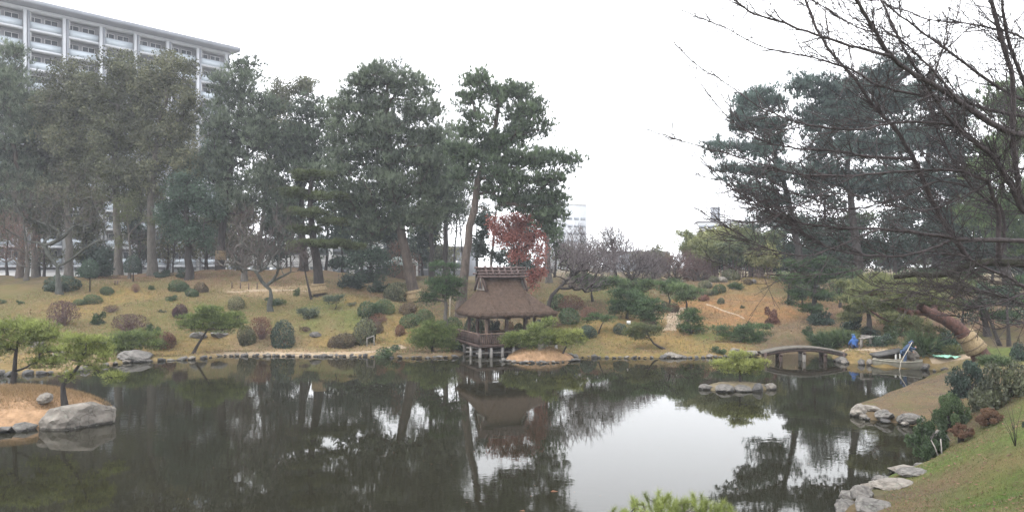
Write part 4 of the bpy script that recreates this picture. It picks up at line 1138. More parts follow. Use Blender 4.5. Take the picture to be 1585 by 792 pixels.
    # railing with balusters
    def rail(a, b2, n):
        a, b2 = np.array(a), np.array(b2)
        for z, h in ((0.64, 0.07), (0.50, 0.04), (0.10, 0.05)):
            q = MB(); q.bar(a + [0, 0, zf + z], b2 + [0, 0, zf + z], 0.09 if z > 0.6 else 0.05, h); q.build('handrail' if z > 0.6 else 'rail', M['wood_mid'] if z > 0.6 else M['wood_dark'], t)
        for i in range(n + 1):
            p_ = a + (b2 - a) * i / n
            w_ = 0.10 if i % 6 == 0 else 0.045
            q = MB(); q.bar(p_ + [0, 0, zf], p_ + [0, 0, zf + (0.72 if i % 6 == 0 else 0.62)], w_); q.build('baluster', M['wood_dark'], t)
    rail((0.0, 0.0, 0), (4.9, 0.0, 0), 36)
    rail((-0.05, 0.05, 0), (-0.05, 4.4, 0), 30)
    # bench along the back and back lattice
    q = MB(); q.box((3.4, 4.0, zf + 0.42), (3.2, 0.42, 0.06)); q.build('bench', M['wood_mid'], t)
    for u in (2.0, 3.4, 4.8):
        q = MB(); q.box((u, 4.0, zf + 0.22), (0.08, 0.36, 0.38)); q.build('bench_leg', M['wood_dark'], t)
pavilion()

# pole standing left of the pavilion
pp = hit(696, 500, 44)
q = MB(); q.tube([pp, pp + [0.02, 0, 1.2], pp + [0.03, 0, 2.3]], [0.035, 0.032, 0.03], 6)
tag(q.build('pole', M['pole_pale'], None, True), 'thin pale upright pole at the left eave of the pavilion', 'pole')
pp = hit(973, 508, 44)
sg = thing('notice_board', 'small white notice on a stake between the clipped domes', 'sign', pp)
q = MB(); q.bar((0, 0, -0.1), (0, 0, 0.45), 0.05); q.build('stake', M['wood_mid'], sg)
q = MB(); q.box((0, -0.04, 0.42), (0.28, 0.03, 0.26)); q.build('board', M['white_paint'], sg)

# ------------------------------------------------------------------ earth bridge
def bridge():
    a, b = np.array([15.62, 46.1]), np.array([20.25, 45.9])
    t = thing('earth_bridge', 'low arched bridge with earth-covered deck and dark log edges', 'bridge', (a[0], a[1], 0), None, math.atan2(b[1] - a[1], b[0] - a[0]))
    L = float(np.hypot(*(b - a))); n = 25; w = 0.42
    xs = np.linspace(-0.25, L + 0.25, n)
    zc = lambda x: 0.56 + 0.31 * (1 - ((x - L / 2) / (L / 2)) ** 2)
    V, Q = [], []
    for x in xs:
        z = zc(x)
        for yy, dz in ((-w, -0.02), (-w * 0.6, 0.05), (0, 0.07), (w * 0.6, 0.05), (w, -0.02), (w, -0.14), (-w, -0.14)): V.append((x, yy, z + dz + random.uniform(-0.012, 0.012)))
    for i in range(n - 1):
        for j in range(7): Q.append((i * 7 + j, (i + 1) * 7 + j, (i + 1) * 7 + (j + 1) % 7, i * 7 + (j + 1) % 7))
    put('deck', np_mesh('deck', V, Q, None, M['earth_deck'], False), t)
    for yy in (-w - 0.03, w + 0.03):
        m = MB(); m.tube([(x, yy, zc(x) - 0.02) for x in xs], 0.065, 8); m.build('edge_log', M['log_grey'], t, True)
        m = MB(); m.tube([(x, yy * 0.86, zc(x) - 0.18) for x in xs], 0.07, 8); m.build('girder', M['wood_dark'], t, True)
    m = MB()
    for i, x in enumerate(np.linspace(0.1, L - 0.1, 22)):
        q = MB(); q.tube([(x, -w - 0.02, zc(x) - 0.135), (x, w + 0.02, zc(x) - 0.135)], 0.05, 6); q.build('cross_log', M['log_grey'], t, True)
    for x, mm in ((L * 0.2, 'wood_dark'), (L * 0.505, 'wood_grey'), (L * 0.78, 'wood_dark')):
        for yy in (-0.36, 0.36):
            q = MB(); q.tube([(x, yy, -0.6), (x, yy, 0.1), (x, yy, zc(x) - 0.32)], [0.12, 0.115, 0.105], 8); q.build('pier', M[mm], t, True)
        q = MB(); q.bar((x, -w - 0.1, zc(x) - 0.36), (x, w + 0.1, zc(x) - 0.36), 0.16, 0.14); q.build('cap_beam', M['wood_dark'], t)
    for x in (-0.05, L + 0.05):
        q = MB(); q.tube([(x, -w - 0.12, -0.4), (x, -w - 0.12, zc(x) + 0.02)], 0.08, 8); q.build('end_post', M['wood_dark'], t, True)
bridge()

# ------------------------------------------------------------------ boat
def boat():
    a, b = np.array([21.25, 43.75]), np.array([23.45, 42.45])
    th = math.atan2(b[1] - a[1], b[0] - a[0]); L = float(np.hypot(*(b - a)))
    t = thing('punt_boat', 'small cream flat-bottomed work boat lying along the bank', 'boat', (a[0], a[1], 0), None, th)
    n = 15; out, inn = [], []
    for i in range(n):
        s = i / (n - 1); x = L * s
        w = 0.50 * (1 - 0.45 * (1 - s) ** 2.2) * (1 - 0.25 * max(0, s - 0.8) / 0.2)
        zt = 0.33 + 0.07 * (2 * s - 1) ** 2 + 0.05 * s
        zb = -0.10 + 0.20 * (1 - min(1, s / 0.22)) ** 2 + 0.04 * max(0, s - 0.9) / 0.1
        out.append([(x, -w, zt), (x, -w * 0.93, zt - 0.10), (x, -w * 0.78, zb), (x, w * 0.78, zb), (x, w * 0.93, zt - 0.10), (x, w, zt)])
        wi = w - 0.06
        inn.append([(x * 0.97 + 0.03, -wi, zt), (x * 0.97 + 0.03, -wi * 0.78, max(zb + 0.09, 0.05)), (x * 0.97 + 0.03, wi * 0.78, max(zb + 0.09, 0.05)), (x * 0.97 + 0.03, wi, zt)])
    V = np.array(out).reshape(-1, 3); Q = [(i * 6 + j, (i + 1) * 6 + j, (i + 1) * 6 + j + 1, i * 6 + j + 1) for i in range(n - 1) for j in range(5)]
    m = MB(); m.add(V, Q)
    m.add(out[0], [[0, 1, 4, 5], [1, 2, 3, 4]]); m.add(out[-1], [[5, 4, 1, 0], [4, 3, 2, 1]])
    m.build('hull', M['boat'], t)
    V = np.array(inn).reshape(-1, 3); Q = [(i * 4 + j, i * 4 + j + 1, (i + 1) * 4 + j + 1, (i + 1) * 4 + j) for i in range(n - 1) for j in range(3)]
    m = MB(); m.add(V, Q); m.add(inn[0], [[3, 2, 1, 0]]); m.add(inn[-1], [[0, 1, 2, 3]]); m.build('floor', M['boat_in'], t)
    for s in (0, 5):
        m = MB()
        P = np.array([o[s] for o in out]) + [0, 0, 0.012]
        m.tube(P, 0.045, 6); m.build('gunwale', M['boat'], t, True)
    for s in (0.22, 0.75):
        i = int(s * (n - 1)); m = MB(); m.box((L * s, 0, out[i][0][2] - 0.05), (0.22, 2 * abs(out[i][0][1]) - 0.08, 0.04)); m.build('thwart', M['wood_grey'], t)
boat()

# ------------------------------------------------------------------ people
def skin_mesh(name, J, E, rad, mat, sub=1, root=0):
    me = bpy.data.meshes.new(name + '_skeleton'); me.from_pydata([tuple(j) for j in J], E, [])
    ob = bpy.data.objects.new(name + '_skeleton', me); coll.objects.link(ob)
    ob.modifiers.new('skin', 'SKIN').use_smooth_shade = True
    for i, sv in enumerate(me.skin_vertices[0].data):
        r_ = rad[i] if isinstance(rad[i], (tuple, list)) else (rad[i], rad[i]); sv.radius = r_; sv.use_root = (i == root)
    s = ob.modifiers.new('sub', 'SUBSURF'); s.levels = sub; s.render_levels = sub
    dg = bpy.context.evaluated_depsgraph_get()
    res = bpy.data.meshes.new_from_object(ob.evaluated_get(dg)); res.name = name
    bpy.data.objects.remove(ob)
    res.materials.clear(); res.materials.append(mat)
    res.polygons.foreach_set('use_smooth', np.ones(len(res.polygons), bool))
    return res

def person(label, loc, rz, J, mats, hat=None):
    """J: joint positions; body, jacket, trousers and boots are grown over the same pose"""
    t = thing('person', label, 'person', loc, 'gardeners at work by the boat', rz)
    g = lambda *k: [np.array(J[q], float) for q in k]
    pel, chest, neck, head, top = g('pel', 'chest', 'neck', 'head', 'top')
    js, es, rs = [pel, (pel + chest) / 2, chest, neck, head, top], [(0, 1), (1, 2), (2, 3), (3, 4), (4, 5)], [(.13, .11), (.12, .10), (.15, .11), .055, (.085, .095), (.06, .07)]
    arms, legs = {}, {}
    for s in ('l', 'r'):
        sh_, el, wr, hd = g('sh_' + s, 'el_' + s, 'wr_' + s, 'hd_' + s); i = len(js)
        js += [sh_, el, wr, hd]; es += [(2, i), (i, i + 1), (i + 1, i + 2), (i + 2, i + 3)]; rs += [.06, .045, .032, (.042, .022)]
        # fingers and thumb, rooted in the palm and bent round
        dr = unit(hd - wr); sd_ = unit(np.cross(dr, [0.3, 0.2, 1.0])); nn = np.cross(sd_, dr)
        for f in range(5):
            k = len(js)
            if f < 4:
                o0 = hd + sd_ * (f - 1.5) * 0.021; ln = (0.06, 0.072, 0.068, 0.052)[f]
                js += [o0 + dr * 0.02, o0 + dr * (0.02 + ln * 0.6) + nn * 0.012, o0 + dr * (0.02 + ln * 0.75) + nn * (0.012 + ln * 0.5)]
            else:
                o0 = wr + dr * 0.03; js += [o0 + sd_ * 0.04, o0 + sd_ * 0.06 + dr * 0.03, o0 + sd_ * 0.055 + dr * 0.055 + nn * 0.02]
            es += [(i + 3 if f < 4 else i + 2, k), (k, k + 1), (k + 1, k + 2)]; rs += [.0095, .009, .008]
        arms[s] = (sh_, el, wr)
        hip, kn, an, toe = g('hip_' + s, 'kn_' + s, 'an_' + s, 'toe_' + s); i = len(js)
        js += [hip, kn, an, toe]; es += [(0, i), (i, i + 1), (i + 1, i + 2), (i + 2, i + 3)]; rs += [.09, .06, .04, .035]
        legs[s] = (hip, kn, an, toe)
    put('body', skin_mesh('body', js, es, rs, M['skin']), t)
    # face: eyes, nose, ears and mouth
    fw = unit(np.array(J['face'], float)); upv = unit(top - neck); rt = unit(np.cross(fw, upv))
    hc = (head + top) / 2
    f = MB()
    for s in (-1, 1): f.box(hc + fw * 0.088 + rt * s * 0.033 + upv * 0.0, (0.022, 0.022, 0.012))
    f.box(hc + fw * 0.09 - upv * 0.07, (0.04, 0.03, 0.01)); f.build('eyes_and_mouth', M['hair'], t)
    f = MB(); f.tube([hc + fw * 0.085 + upv * 0.005, hc + fw * 0.115 - upv * 0.035, hc + fw * 0.09 - upv * 0.042], [.01, .014, .01], 6)
    for s in (-1, 1): f.tube([hc + rt * s * 0.085 + upv * 0.02, hc + rt * s * 0.10 - upv * 0.0, hc + rt * s * 0.088 - upv * 0.035], [.012, .014, .01], 6)
    f.build('nose_and_ears', M['skin'], t, True)
    jj = [pel - unit(chest - pel) * 0.06, (pel + chest) / 2, chest, neck - unit(neck - chest) * 0.02]; je = [(0, 1), (1, 2), (2, 3)]; jr = [(.175, .15), (.165, .14), (.19, .145), .09]
    for s in ('l', 'r'):
        i = len(jj); sh_, el, wr = arms[s]; jj += [sh_, el, wr]; je += [(2, i), (i, i + 1), (i + 1, i + 2)]; jr += [.088, .07, .055]
    put('jacket', skin_mesh('jacket', jj, je, jr, M[mats[0]], root=1), t)
    tj, te, tr_ = [pel], [], [(.16, .14)]
    for s in ('l', 'r'):
        i = len(tj); hip, kn, an, toe = legs[s]; tj += [hip, kn, an + (kn - an) * 0.15]; te += [(0, i), (i, i + 1), (i + 1, i + 2)]; tr_ += [.115, .085, .065]
    put('trousers', skin_mesh('trousers', tj, te, tr_, M[mats[1]]), t)
    for s in ('l', 'r'):
        hip, kn, an, toe = legs[s]
        put('boot', skin_mesh('boot', [an + (kn - an) * 0.3, an, (an + toe) / 2 - [0, 0, 0.01], toe], [(0, 1), (1, 2), (2, 3)], [.06, .055, .05, .042], M['boot'], root=1), t)
    hm = skin_mesh('hood', [neck + upv * 0.02 - fw * 0.02, head - fw * 0.02, top - fw * 0.02 + upv * 0.01], [(0, 1), (1, 2)], [(.09, .09), (.108, .118), (.075, .085)], M[mats[2]], root=1)
    put('hood', hm, t)
    if hat:
        m = MB(); c = top + upv * 0.05
        m.tube([hc + upv * 0.02, hc + upv * 0.07, top + upv * 0.04, top + upv * 0.065], [.125, .125, .095, .03], 12); m.tube([hc + upv * 0.03 + fw * 0.05, hc + upv * 0.025 + fw * 0.19], [.07, .05], 8)
        m.build('cap', M[hat], t, True)
    return t
# boatman: local +x is the way he faces (to the right, towards the pole), standing bent in the boat
bl = at(1399.5, 408, 43.0)
person('person in dusty blue hooded work suit bending in the boat and holding a long pole', (bl[0], bl[1], 0.07), R(-12),
       dict(pel=(-0.03, 0, .83), chest=(.20, 0, 1.16), neck=(.32, 0, 1.30), head=(.38, 0, 1.36), top=(.47, 0, 1.47), face=(.75, 0, -.55),
            sh_l=(.20, .17, 1.16), el_l=(.38, .22, .95), wr_l=(.50, .10, .84), hd_l=(.53, .02, .80), sh_r=(.22, -.17, 1.16), el_r=(.46, -.24, 1.02), wr_r=(.56, -.12, 1.10), hd_r=(.585, -.05, 1.13),
            hip_l=(-.02, .09, .80), kn_l=(.10, .12, .43), an_l=(-.02, .12, .08), toe_l=(.15, .13, .03), hip_r=(-.02, -.09, .80), kn_r=(.04, -.13, .42), an_r=(-.10, -.14, .08), toe_r=(.07, -.15, .03)),
       ('suit_blue', 'suit_blue', 'suit_blue'))
m = MB(); m.tube([at(1411.5, 529.5, 42.5), at(1403, 545, 42.3), at(1394.5, 559.5, 42.1), at(1391.5, 570, 41.9) - [0, 0, 0.3]], [0.022, 0.024, 0.025, 0.025], 7)
tag(m.build('boat_pole', M['pole_pale'], None, True), 'long pale pole slanting from the boatman into the water', 'pole')
# second gardener sits on the bank with his back to the pond
gp = hit(1323, 538.5, 40)
person('person in bright blue jacket and cap sitting on the bank with their back turned', (gp[0], gp[1], gp[2] - 0.02), R(92),
       dict(pel=(0, 0, .14), chest=(.09, 0, .50), neck=(.15, 0, .66), head=(.17, 0, .73), top=(.20, 0, .87), face=(.9, 0, -.3),
            sh_l=(.08, .18, .50), el_l=(.20, .26, .28), wr_l=(.40, .20, .24), hd_l=(.47, .17, .23), sh_r=(.08, -.18, .50), el_r=(.20, -.26, .28), wr_r=(.40, -.20, .24), hd_r=(.47, -.17, .23),
            hip_l=(.02, .10, .13), kn_l=(.40, .17, .36), an_l=(.46, .13, .06), toe_l=(.62, .14, .03), hip_r=(.02, -.10, .13), kn_r=(.40, -.17, .36), an_r=(.46, -.13, .06), toe_r=(.62, -.14, .03)),
       ('jacket_blue', 'trouser_dark', 'jacket_blue'), hat='cap_teal')

# ------------------------------------------------------------------ small things on the right bank
sp = hit(1383, 557, 40)
st_ = thing('stone_slab', 'dark sloping slab propped on two pale posts behind the boat', 'stone slab', (sp[0], sp[1] + 0.35, sp[2] - 0.05))
m = MB(); m.add([(-1.0, -.45, .30), (.75, -.45, .62), (.75, .55, .66), (-1.0, .55, .34), (-1.0, -.42, .20), (.75, -.42, .50), (.75, .5, .54), (-1.0, .5, .24)], [[0, 1, 2, 3], [7, 6, 5, 4], [0, 4, 5, 1], [1, 5, 6, 2], [2, 6, 7, 3], [3, 7, 4, 0]])
m.build('slab', M['rock_dark'], st_)
for x in (0.12, 0.38):
    m = MB(); m.tube([(x, -.38, -0.05), (x, -.38, .2), (x - .02, -.38, .42 + x * .1)], [.075, .06, .05], 8); m.build('post', M['white_paint'], st_, True)
m = MB(); m.box((-0.1, .45, .15), (1.5, .2, .4)); m.build('back_stone', M['rock_dark'], st_)
tp = hit(1465, 553.5, 36)
r_ = np.random.default_rng(3); V = []
for i in range(13):
    for j in range(9): V.append(((i / 12 - .5) * 1.15 + r_.normal(0, .02), (j / 8 - .5) * 0.9 + r_.normal(0, .02), 0.05 + 0.05 * math.sin(i * 1.3 + j * .8) + r_.uniform(0, .06) + 0.05 * math.exp(-((i - 6) ** 2 + (j - 4) ** 2) / 12)))
Q = [(i * 9 + j, (i + 1) * 9 + j, (i + 1) * 9 + j + 1, i * 9 + j + 1) for i in range(12) for j in range(8)]
o = put('plastic_sheet', np_mesh('plastic_sheet', V, Q, None, M['tarp']), loc=tp)
mo = o.modifiers.new('thickness', 'SOLIDIFY'); mo.thickness = 0.012
tag(o, 'crumpled mint green sheet lying on the path right of the boat', 'sheet')
# timber planks laid behind the seated gardener
for k, (x0, y0, x1, y1, dd) in enumerate([(1332, 523.5, 1348, 521.5, 47.2), (1334, 519.5, 1366, 520.5, 47.6)]):
    a, b = at(x0, y0, dd), at(x1, y1, dd + 0.3)
    m = MB(); m.bar(a, b, 0.34, 0.07)
    for e in (a, b): m.bar(e + [0.05 if e is a else -0.05, 0, -0.03], [e[0], e[1], ground_z(e[0], e[1]) - 0.1], 0.10)
    tag(m.build('plank_bench', M['wood_grey']), ['short grey plank resting behind the seated gardener', 'long grey plank bench right of the seated gardener'][k], 'plank bench')
# low bamboo rail on the shore
a, b = hit(568, 536, 44), hit(579, 534, 44)
br = thing('bamboo_rail', 'low grey bamboo rail at the end of the shore hedge', 'rail', a)
m = MB(); m.tube([(0, 0, 0.55), (b - a) + [0, 0, 0.65]], 0.035, 6); m.build('rail', M['wood_grey'], br, True)
for e in (np.zeros(3), b - a):
    m = MB(); m.tube([e - [0, 0, 0.2], e + [0, 0, 0.62]], 0.035, 6); m.build('post', M['wood_grey'], br, True)
for k, (px, py) in enumerate([(178, 441), (182, 441)]):
    q = hit(px, py, 40); m = MB(); m.tube([q - [0, 0, .2], q + [0, 0, .38]], [.06, .05], 6)
    tag(m.build('stake', M['wood_dark'], None, True), ['left of two short dark stakes on the bare lawn', 'right of two short dark stakes on the bare lawn'][k], 'stake', 'stakes on the lawn')
rf = hit(384, 449, 40)
fe = thing('rope_fence', 'low rope fence on stakes in front of the lawn mound tree', 'fence', rf)
prev = None
for i, (px, py) in enumerate([(359, 446), (372, 447), (385, 448), (398, 447.5)]):
    q = hit(px, py, 40) - rf; m = MB(); m.tube([q - [0, 0, .2], q + [0, 0, .55]], .045, 6); m.build('stake', M['wood_dark'], fe, True)
    if prev is not None:
        m = MB(); m.tube([prev + [0, 0, .48], (prev + q) / 2 + [0, 0, .36], q + [0, 0, .48]], .018, 5); m.build('rope', M['rope'], fe, True)
    prev = q
# koi breaking the surface, and a bird in the sky
def koi(label, px, py, yaw, L):
    d = CZ * F / (py - HY); t = thing('koi_fish', label, 'fish', ((px - CX) / F * d, d, -0.068), 'koi at the surface', yaw)
    xs = np.linspace(-0.5, 0.5, 12) * L
    w = np.array([.02, .06, .09, .11, .12, .12, .115, .10, .08, .055, .035, .02]) * L
    P = np.stack([xs, 0.02 * L * np.sin(xs / L * 6), np.zeros(12)], 1)
    m = MB(); V, Q, T = tube(P, w, 10, True); V[:, 2] *= 0.75; m.add(V, Q, T); m.build('body', M['koi'], t, True)
    m = MB(); m.add([(-.48 * L, 0, 0), (-.66 * L, .10 * L, .03), (-.60 * L, 0, .01), (-.66 * L, -.10 * L, .03)], None, [[0, 1, 2], [0, 2, 3]]); m.build('tail', M['koi'], t)
    for s in (-1, 1):
        m = MB(); m.add([(.2 * L, s * .11 * L, .02), (.1 * L, s * .24 * L, .035), (.05 * L, s * .12 * L, .02)], None, [[0, 1, 2]]); m.build('fin', M['koi'], t)
    m = MB(); m.add([(.1 * L, 0, .085 * L), (-.1 * L, 0, .14 * L), (-.2 * L, 0, .07 * L)], None, [[0, 1, 2]]); m.build('dorsal_fin', M['koi'], t)
koi('pale orange koi just under the surface at the bottom centre', 860, 760, R(5), 0.78)
koi('orange koi at the very bottom edge of the pond view', 806, 790, R(175), 0.7)
bp_ = at(243, 30, 90)
bd = thing('bird', 'tiny dark bird flying beside the apartment block', 'bird', bp_, None, R(30))
m = MB(); m.tube([(-.16, 0, 0), (-.06, 0, 0), (.06, 0, .01), (.14, 0, .03), (.19, 0, .03)], [.01, .05, .055, .035, .006], 8); m.build('body', M['feather'], bd, True)
for s in (-1, 1):
    m = MB(); m.add([(.06, s * .03, .02), (.02, s * .18, .09), (-.06, s * .34, .06), (-.06, s * .16, .05), (-.05, s * .03, .02)], [[0, 1, 3, 4]], [[1, 2, 3]]); m.build('wing', M['feather'], bd)
m = MB(); m.add([(-.14, .01, 0), (-.26, .05, 0), (-.26, -.05, 0), (-.14, -.01, 0)], [[0, 1, 2, 3]]); m.build('tail', M['feather'], bd)

# ------------------------------------------------------------------ tall trees behind the lawn, left to right
pine('tall_pine', 'tall hazy pine cut by the left picture edge', 30, 76, [(35, 380), (30, 280), (15, 180), (10, 110)], 0.36,
     [(12, 120, 42, 40), (-20, 170, 50, 40), (35, 185, 40, 35), (5, 250, 50, 40), (40, 300, 35, 30), (-10, 330, 45, 35)], 'pine_far', seed=1, tufts=56, puff=(1.12, 1.32), loose=1.2, flat=0.75, k=8, wd=0.034, tw=2, spread=0.48, thin=0.45, upn=1.15, ls=1.3)
leafy('olive_tree', 'tall olive-brown tree with straight trunk at the far left of the grove', 55, 80, [(52, 380), (62, 300), (70, 220)], 0.34,
      [(70, 175, 45, 40), (50, 250, 45, 45), (95, 239, 40, 40), (70, 325, 45, 40)], 'leaf_olive', seed=2, n_leaf=132, size=0.26, puff=(1.1, 1.15), pad=0.95, fill=0.72)
leafy('olive_tree', 'tall spreading olive tree whose crown meets the balconies at its left', 106, 76, [(106, 380), (104, 320), (112, 240), (115, 180)], 0.38,
      [(110, 127, 45, 32), (140, 159, 45, 40), (85, 185, 45, 40), (120, 228, 50, 45), (100, 292, 45, 35)], 'leaf_olive', seed=3, n_leaf=132, stems=[(70, 260), (140, 230), (150, 180)], size=0.26, puff=(1.1, 1.15), pad=0.95, fill=0.72)
leafy('olive_tree', 'tall round-topped olive tree in the middle of the grove', 183, 74, [(182, 370), (180, 300), (178, 220), (185, 150)], 0.42,
      [(185, 105, 45, 28), (160, 143, 45, 35), (210, 148, 42, 35), (185, 201, 55, 40), (170, 266, 50, 40), (205, 303, 40, 35)], 'leaf_olive', seed=4, n_leaf=132, stems=[(150, 200), (215, 200), (160, 150)], size=0.26, puff=(1.1, 1.15), pad=0.95, fill=0.72)
leafy('olive_tree', 'many-stemmed pale-barked olive tree beside the dark evergreen', 236, 73, [(236, 390), (232, 320), (240, 240), (250, 170)], 0.46,
      [(260, 111, 48, 30), (235, 148, 40, 35), (285, 153, 35, 35), (255, 201, 50, 40), (235, 271, 40, 35), (280, 250, 35, 40)], 'leaf_olive', 'bark_grey', seed=5, n_leaf=132, stems=[(215, 330), (205, 260), (270, 280), (290, 200), (230, 200)], size=0.26, puff=(1.1, 1.15), pad=0.95, fill=0.72)
leafy('yellowing_tree', 'small yellowing tree before the tall olive trees', 200, 70, [(202, 395), (198, 350), (195, 320)], 0.14,
      [(190, 330, 26, 24), (235, 345, 24, 14), (185, 370, 20, 18)], 'leaf_yellowgreen', seed=6, pad=0.7, n_leaf=70, size=0.13)
leafy('dark_evergreen', 'dark blue-green evergreen with a stout black trunk', 292, 69, [(292, 400), (290, 365), (288, 320), (292, 270)], 0.36,
      [(292, 290, 45, 30), (265, 325, 35, 30), (320, 320, 35, 30), (290, 360, 50, 25), (320, 380, 22, 15)], 'leaf_dark', 'bark_dark', seed=7, n_leaf=200, pad=1.0, size=0.22)
pine('tall_pine', 'tall pine with straw ring on its dark trunk beside the lawn mound', 341, 74, [(341, 390), (346, 340), (356, 260), (372, 170), (382, 110)], 0.42,
     [(385, 115, 32, 24), (355, 140, 38, 28), (400, 160, 40, 30), (350, 195, 50, 32), (395, 215, 52, 34), (345, 255, 42, 30), (400, 275, 42, 30), (370, 310, 45, 25)], 'pine_far', 'bark_dark', seed=8, wrap=(1.0, 1.9, 0.05), tufts=60, puff=(1.12, 1.32), loose=1.2, flat=0.75, k=8, wd=0.034, tw=2, spread=0.48, thin=0.45, upn=1.15, ls=1.3)
leafy('olive_tree', 'hazy olive tree between the two tall pines', 400, 86, [(402, 390), (410, 300), (425, 210)], 0.32,
      [(440, 148, 45, 30), (420, 201, 45, 40), (460, 228, 40, 40), (425, 282, 40, 40), (470, 132, 30, 20)], 'leaf_olive', seed=9, n_leaf=110, size=0.26, puff=(1.1, 1.15), pad=0.95, fill=0.72)
pine('layered_pine', 'stout twin-trunked pine with flat yellow-green layers and straw wrap', 496, 61, [(492, 420), (487, 385), (480, 340), (478, 300), (485, 265)], 0.45,
     [(485, 272, 42, 10), (455, 300, 32, 10), (505, 305, 40, 11), (475, 330, 42, 10), (515, 345, 32, 10), (470, 358, 36, 9), (500, 378, 55, 9), (545, 382, 30, 7), (455, 385, 22, 7)], 'pine_olive', 'bark_dark', pad=0.62, tufts=60, ln=0.30, wd=0.020, seed=10, wrap=(0.15, 1.0, 0.05), flat=0.4, drop=0.05)
pine('tall_pine', 'tall dark pine behind the layered pine', 470, 74, [(468, 400), (466, 330), (470, 250), (478, 190)], 0.40,
     [(480, 180, 40, 30), (455, 225, 45, 32), (500, 225, 38, 32), (470, 275, 50, 28), (440, 330, 40, 30)], 'pine_far', 'bark_dark', seed=11, tufts=58, puff=(1.12, 1.32), loose=1.2, flat=0.75, k=8, wd=0.034, tw=2, spread=0.48, thin=0.45, upn=1.15, ls=1.3)
pine('tall_pine', 'tallest broad pine leaning left of centre with straw wrap at its foot', 643, 64, [(638, 440), (628, 390), (612, 310), (604, 240), (598, 170), (600, 120)], 0.48,
     [(600, 124, 55, 16), (560, 139, 38, 18), (640, 141, 42, 18), (530, 170, 38, 20), (585, 170, 50, 20), (655, 181, 42, 20), (600, 208, 60, 22), (540, 213, 42, 22), (665, 223, 32, 20),
      (570, 252, 62, 24), (645, 256, 55, 24), (520, 271, 42, 24), (600, 295, 60, 24), (660, 300, 45, 24), (545, 314, 45, 22), (640, 338, 45, 20), (580, 348, 50, 18)], 'pine_far', 'bark_pine', pad=1.0, tufts=66, ln=0.40, seed=12, wrap=(-0.1, 0.85, 0.05), drop=0.2, puff=(1.12, 1.32), loose=1.2, flat=0.75, k=8, wd=0.034, tw=2, spread=0.48, thin=0.45, upn=1.15, ls=1.3)
leafy('dark_evergreen', 'dense dark evergreen under the tallest pine', 575, 72, [(577, 420), (572, 390), (575, 350)], 0.20,
      [(575, 360, 36, 25), (560, 395, 40, 25), (595, 405, 35, 22), (560, 430, 38, 18)], 'leaf_dark', 'bark_dark', seed=13, n_leaf=230, size=0.25)
leafy('rust_tree', 'small rust-leaved tree at the trunk of the tallest pine', 632, 68, [(630, 400), (628, 360), (624, 335)], 0.10, [(624, 345, 16, 14), (612, 395, 14, 26), (640, 410, 16, 22)], 'leaf_rust', seed=14, pad=0.6, n_leaf=36, size=0.12)
pine('tall_pine', 'slim dark pine right behind the tallest pine', 668, 76, [(668, 400), (666, 330), (668, 250)], 0.30,
     [(670, 240, 40, 30), (690, 285, 38, 28), (655, 320, 40, 28), (690, 330, 30, 22)], 'pine_far', 'bark_dark', seed=15, tufts=56, puff=(1.12, 1.32), loose=1.2, flat=0.75, k=8, wd=0.034, tw=2, spread=0.48, thin=0.45, upn=1.15, ls=1.3)
pine('tall_pine', 'dark pine trunk and crown between the tallest pine and the leaning pine', 690, 82, [(690, 390), (690, 330), (694, 260)], 0.36,
     [(702, 215, 30, 24), (700, 250, 38, 26), (690, 290, 42, 26), (722, 285, 30, 24), (715, 325, 26, 18)], 'pine_far', 'bark_dark', seed=16, tufts=50, puff=(1.12, 1.32), loose=1.2, flat=0.75, k=8, wd=0.034, tw=2, spread=0.48, thin=0.45, upn=1.15, ls=1.3)
pine('leaning_tall_pine', 'tall pine leaning right over the thatched roof', 714, 59, [(720, 400), (727, 350), (736, 300), (745, 255), (760, 215), (775, 175), (770, 135)], 0.42,
     [(735, 128, 34, 18), (765, 150, 40, 18), (800, 145, 36, 16), (835, 170, 26, 16), (720, 160, 26, 16), (800, 180, 42, 16), (745, 190, 30, 15), (845, 200, 22, 10),
      (760, 222, 44, 18), (720, 205, 26, 16), (705, 235, 30, 18), (715, 275, 28, 16), (810, 210, 44, 16), (790, 255, 50, 18), (740, 245, 40, 17), (835, 245, 45, 17), (880, 255, 30, 14), (770, 275, 40, 15), (760, 300, 28, 12), (800, 312, 40, 14), (845, 340, 32, 13), (845, 285, 42, 14), (800, 285, 40, 15), (858, 310, 28, 13), (825, 315, 32, 14)], 'pine_mid', 'bark_pine', pad=0.85, tufts=68, ln=0.36, seed=17, drop=0.15, puff=(1.08, 1.05), loose=1.2, flat=0.75, k=8, wd=0.034, tw=2, spread=0.48, thin=0.45, upn=1.15, ls=1.3)
leafy('green_tree', 'broad green tree behind the leaning pine', 850, 78, [(848, 400), (845, 350), (850, 300)], 0.36, [(845, 305, 34, 20), (862, 325, 22, 22), (830, 332, 34, 24), (850, 352, 30, 14)], 'leaf_green', seed=18, n_leaf=230, size=0.25)
leafy('dark_evergreen', 'dark evergreen behind the roof ridge', 775, 68, [(775, 420), (773, 395)], 0.16, [(775, 398, 20, 16), (750, 350, 18, 34), (745, 385, 14, 22)], 'leaf_dark', 'bark_dark', seed=19, n_leaf=120, pad=0.7, size=0.2)
leafy('red_maple', 'red-leaved maple behind the right slope of the thatched roof', 806, 62, [(806, 430), (803, 400), (798, 370)], 0.16,
      [(782, 340, 26, 14), (812, 346, 24, 15), (795, 368, 34, 16), (828, 372, 18, 20), (836, 402, 15, 28), (824, 430, 16, 18), (770, 360, 20, 11), (805, 395, 22, 14)], 'leaf_maple', 'bark_dark', seed=20, pad=0.7, n_leaf=120, size=0.17, puff=(1.25, 1.2), drop=0.4)
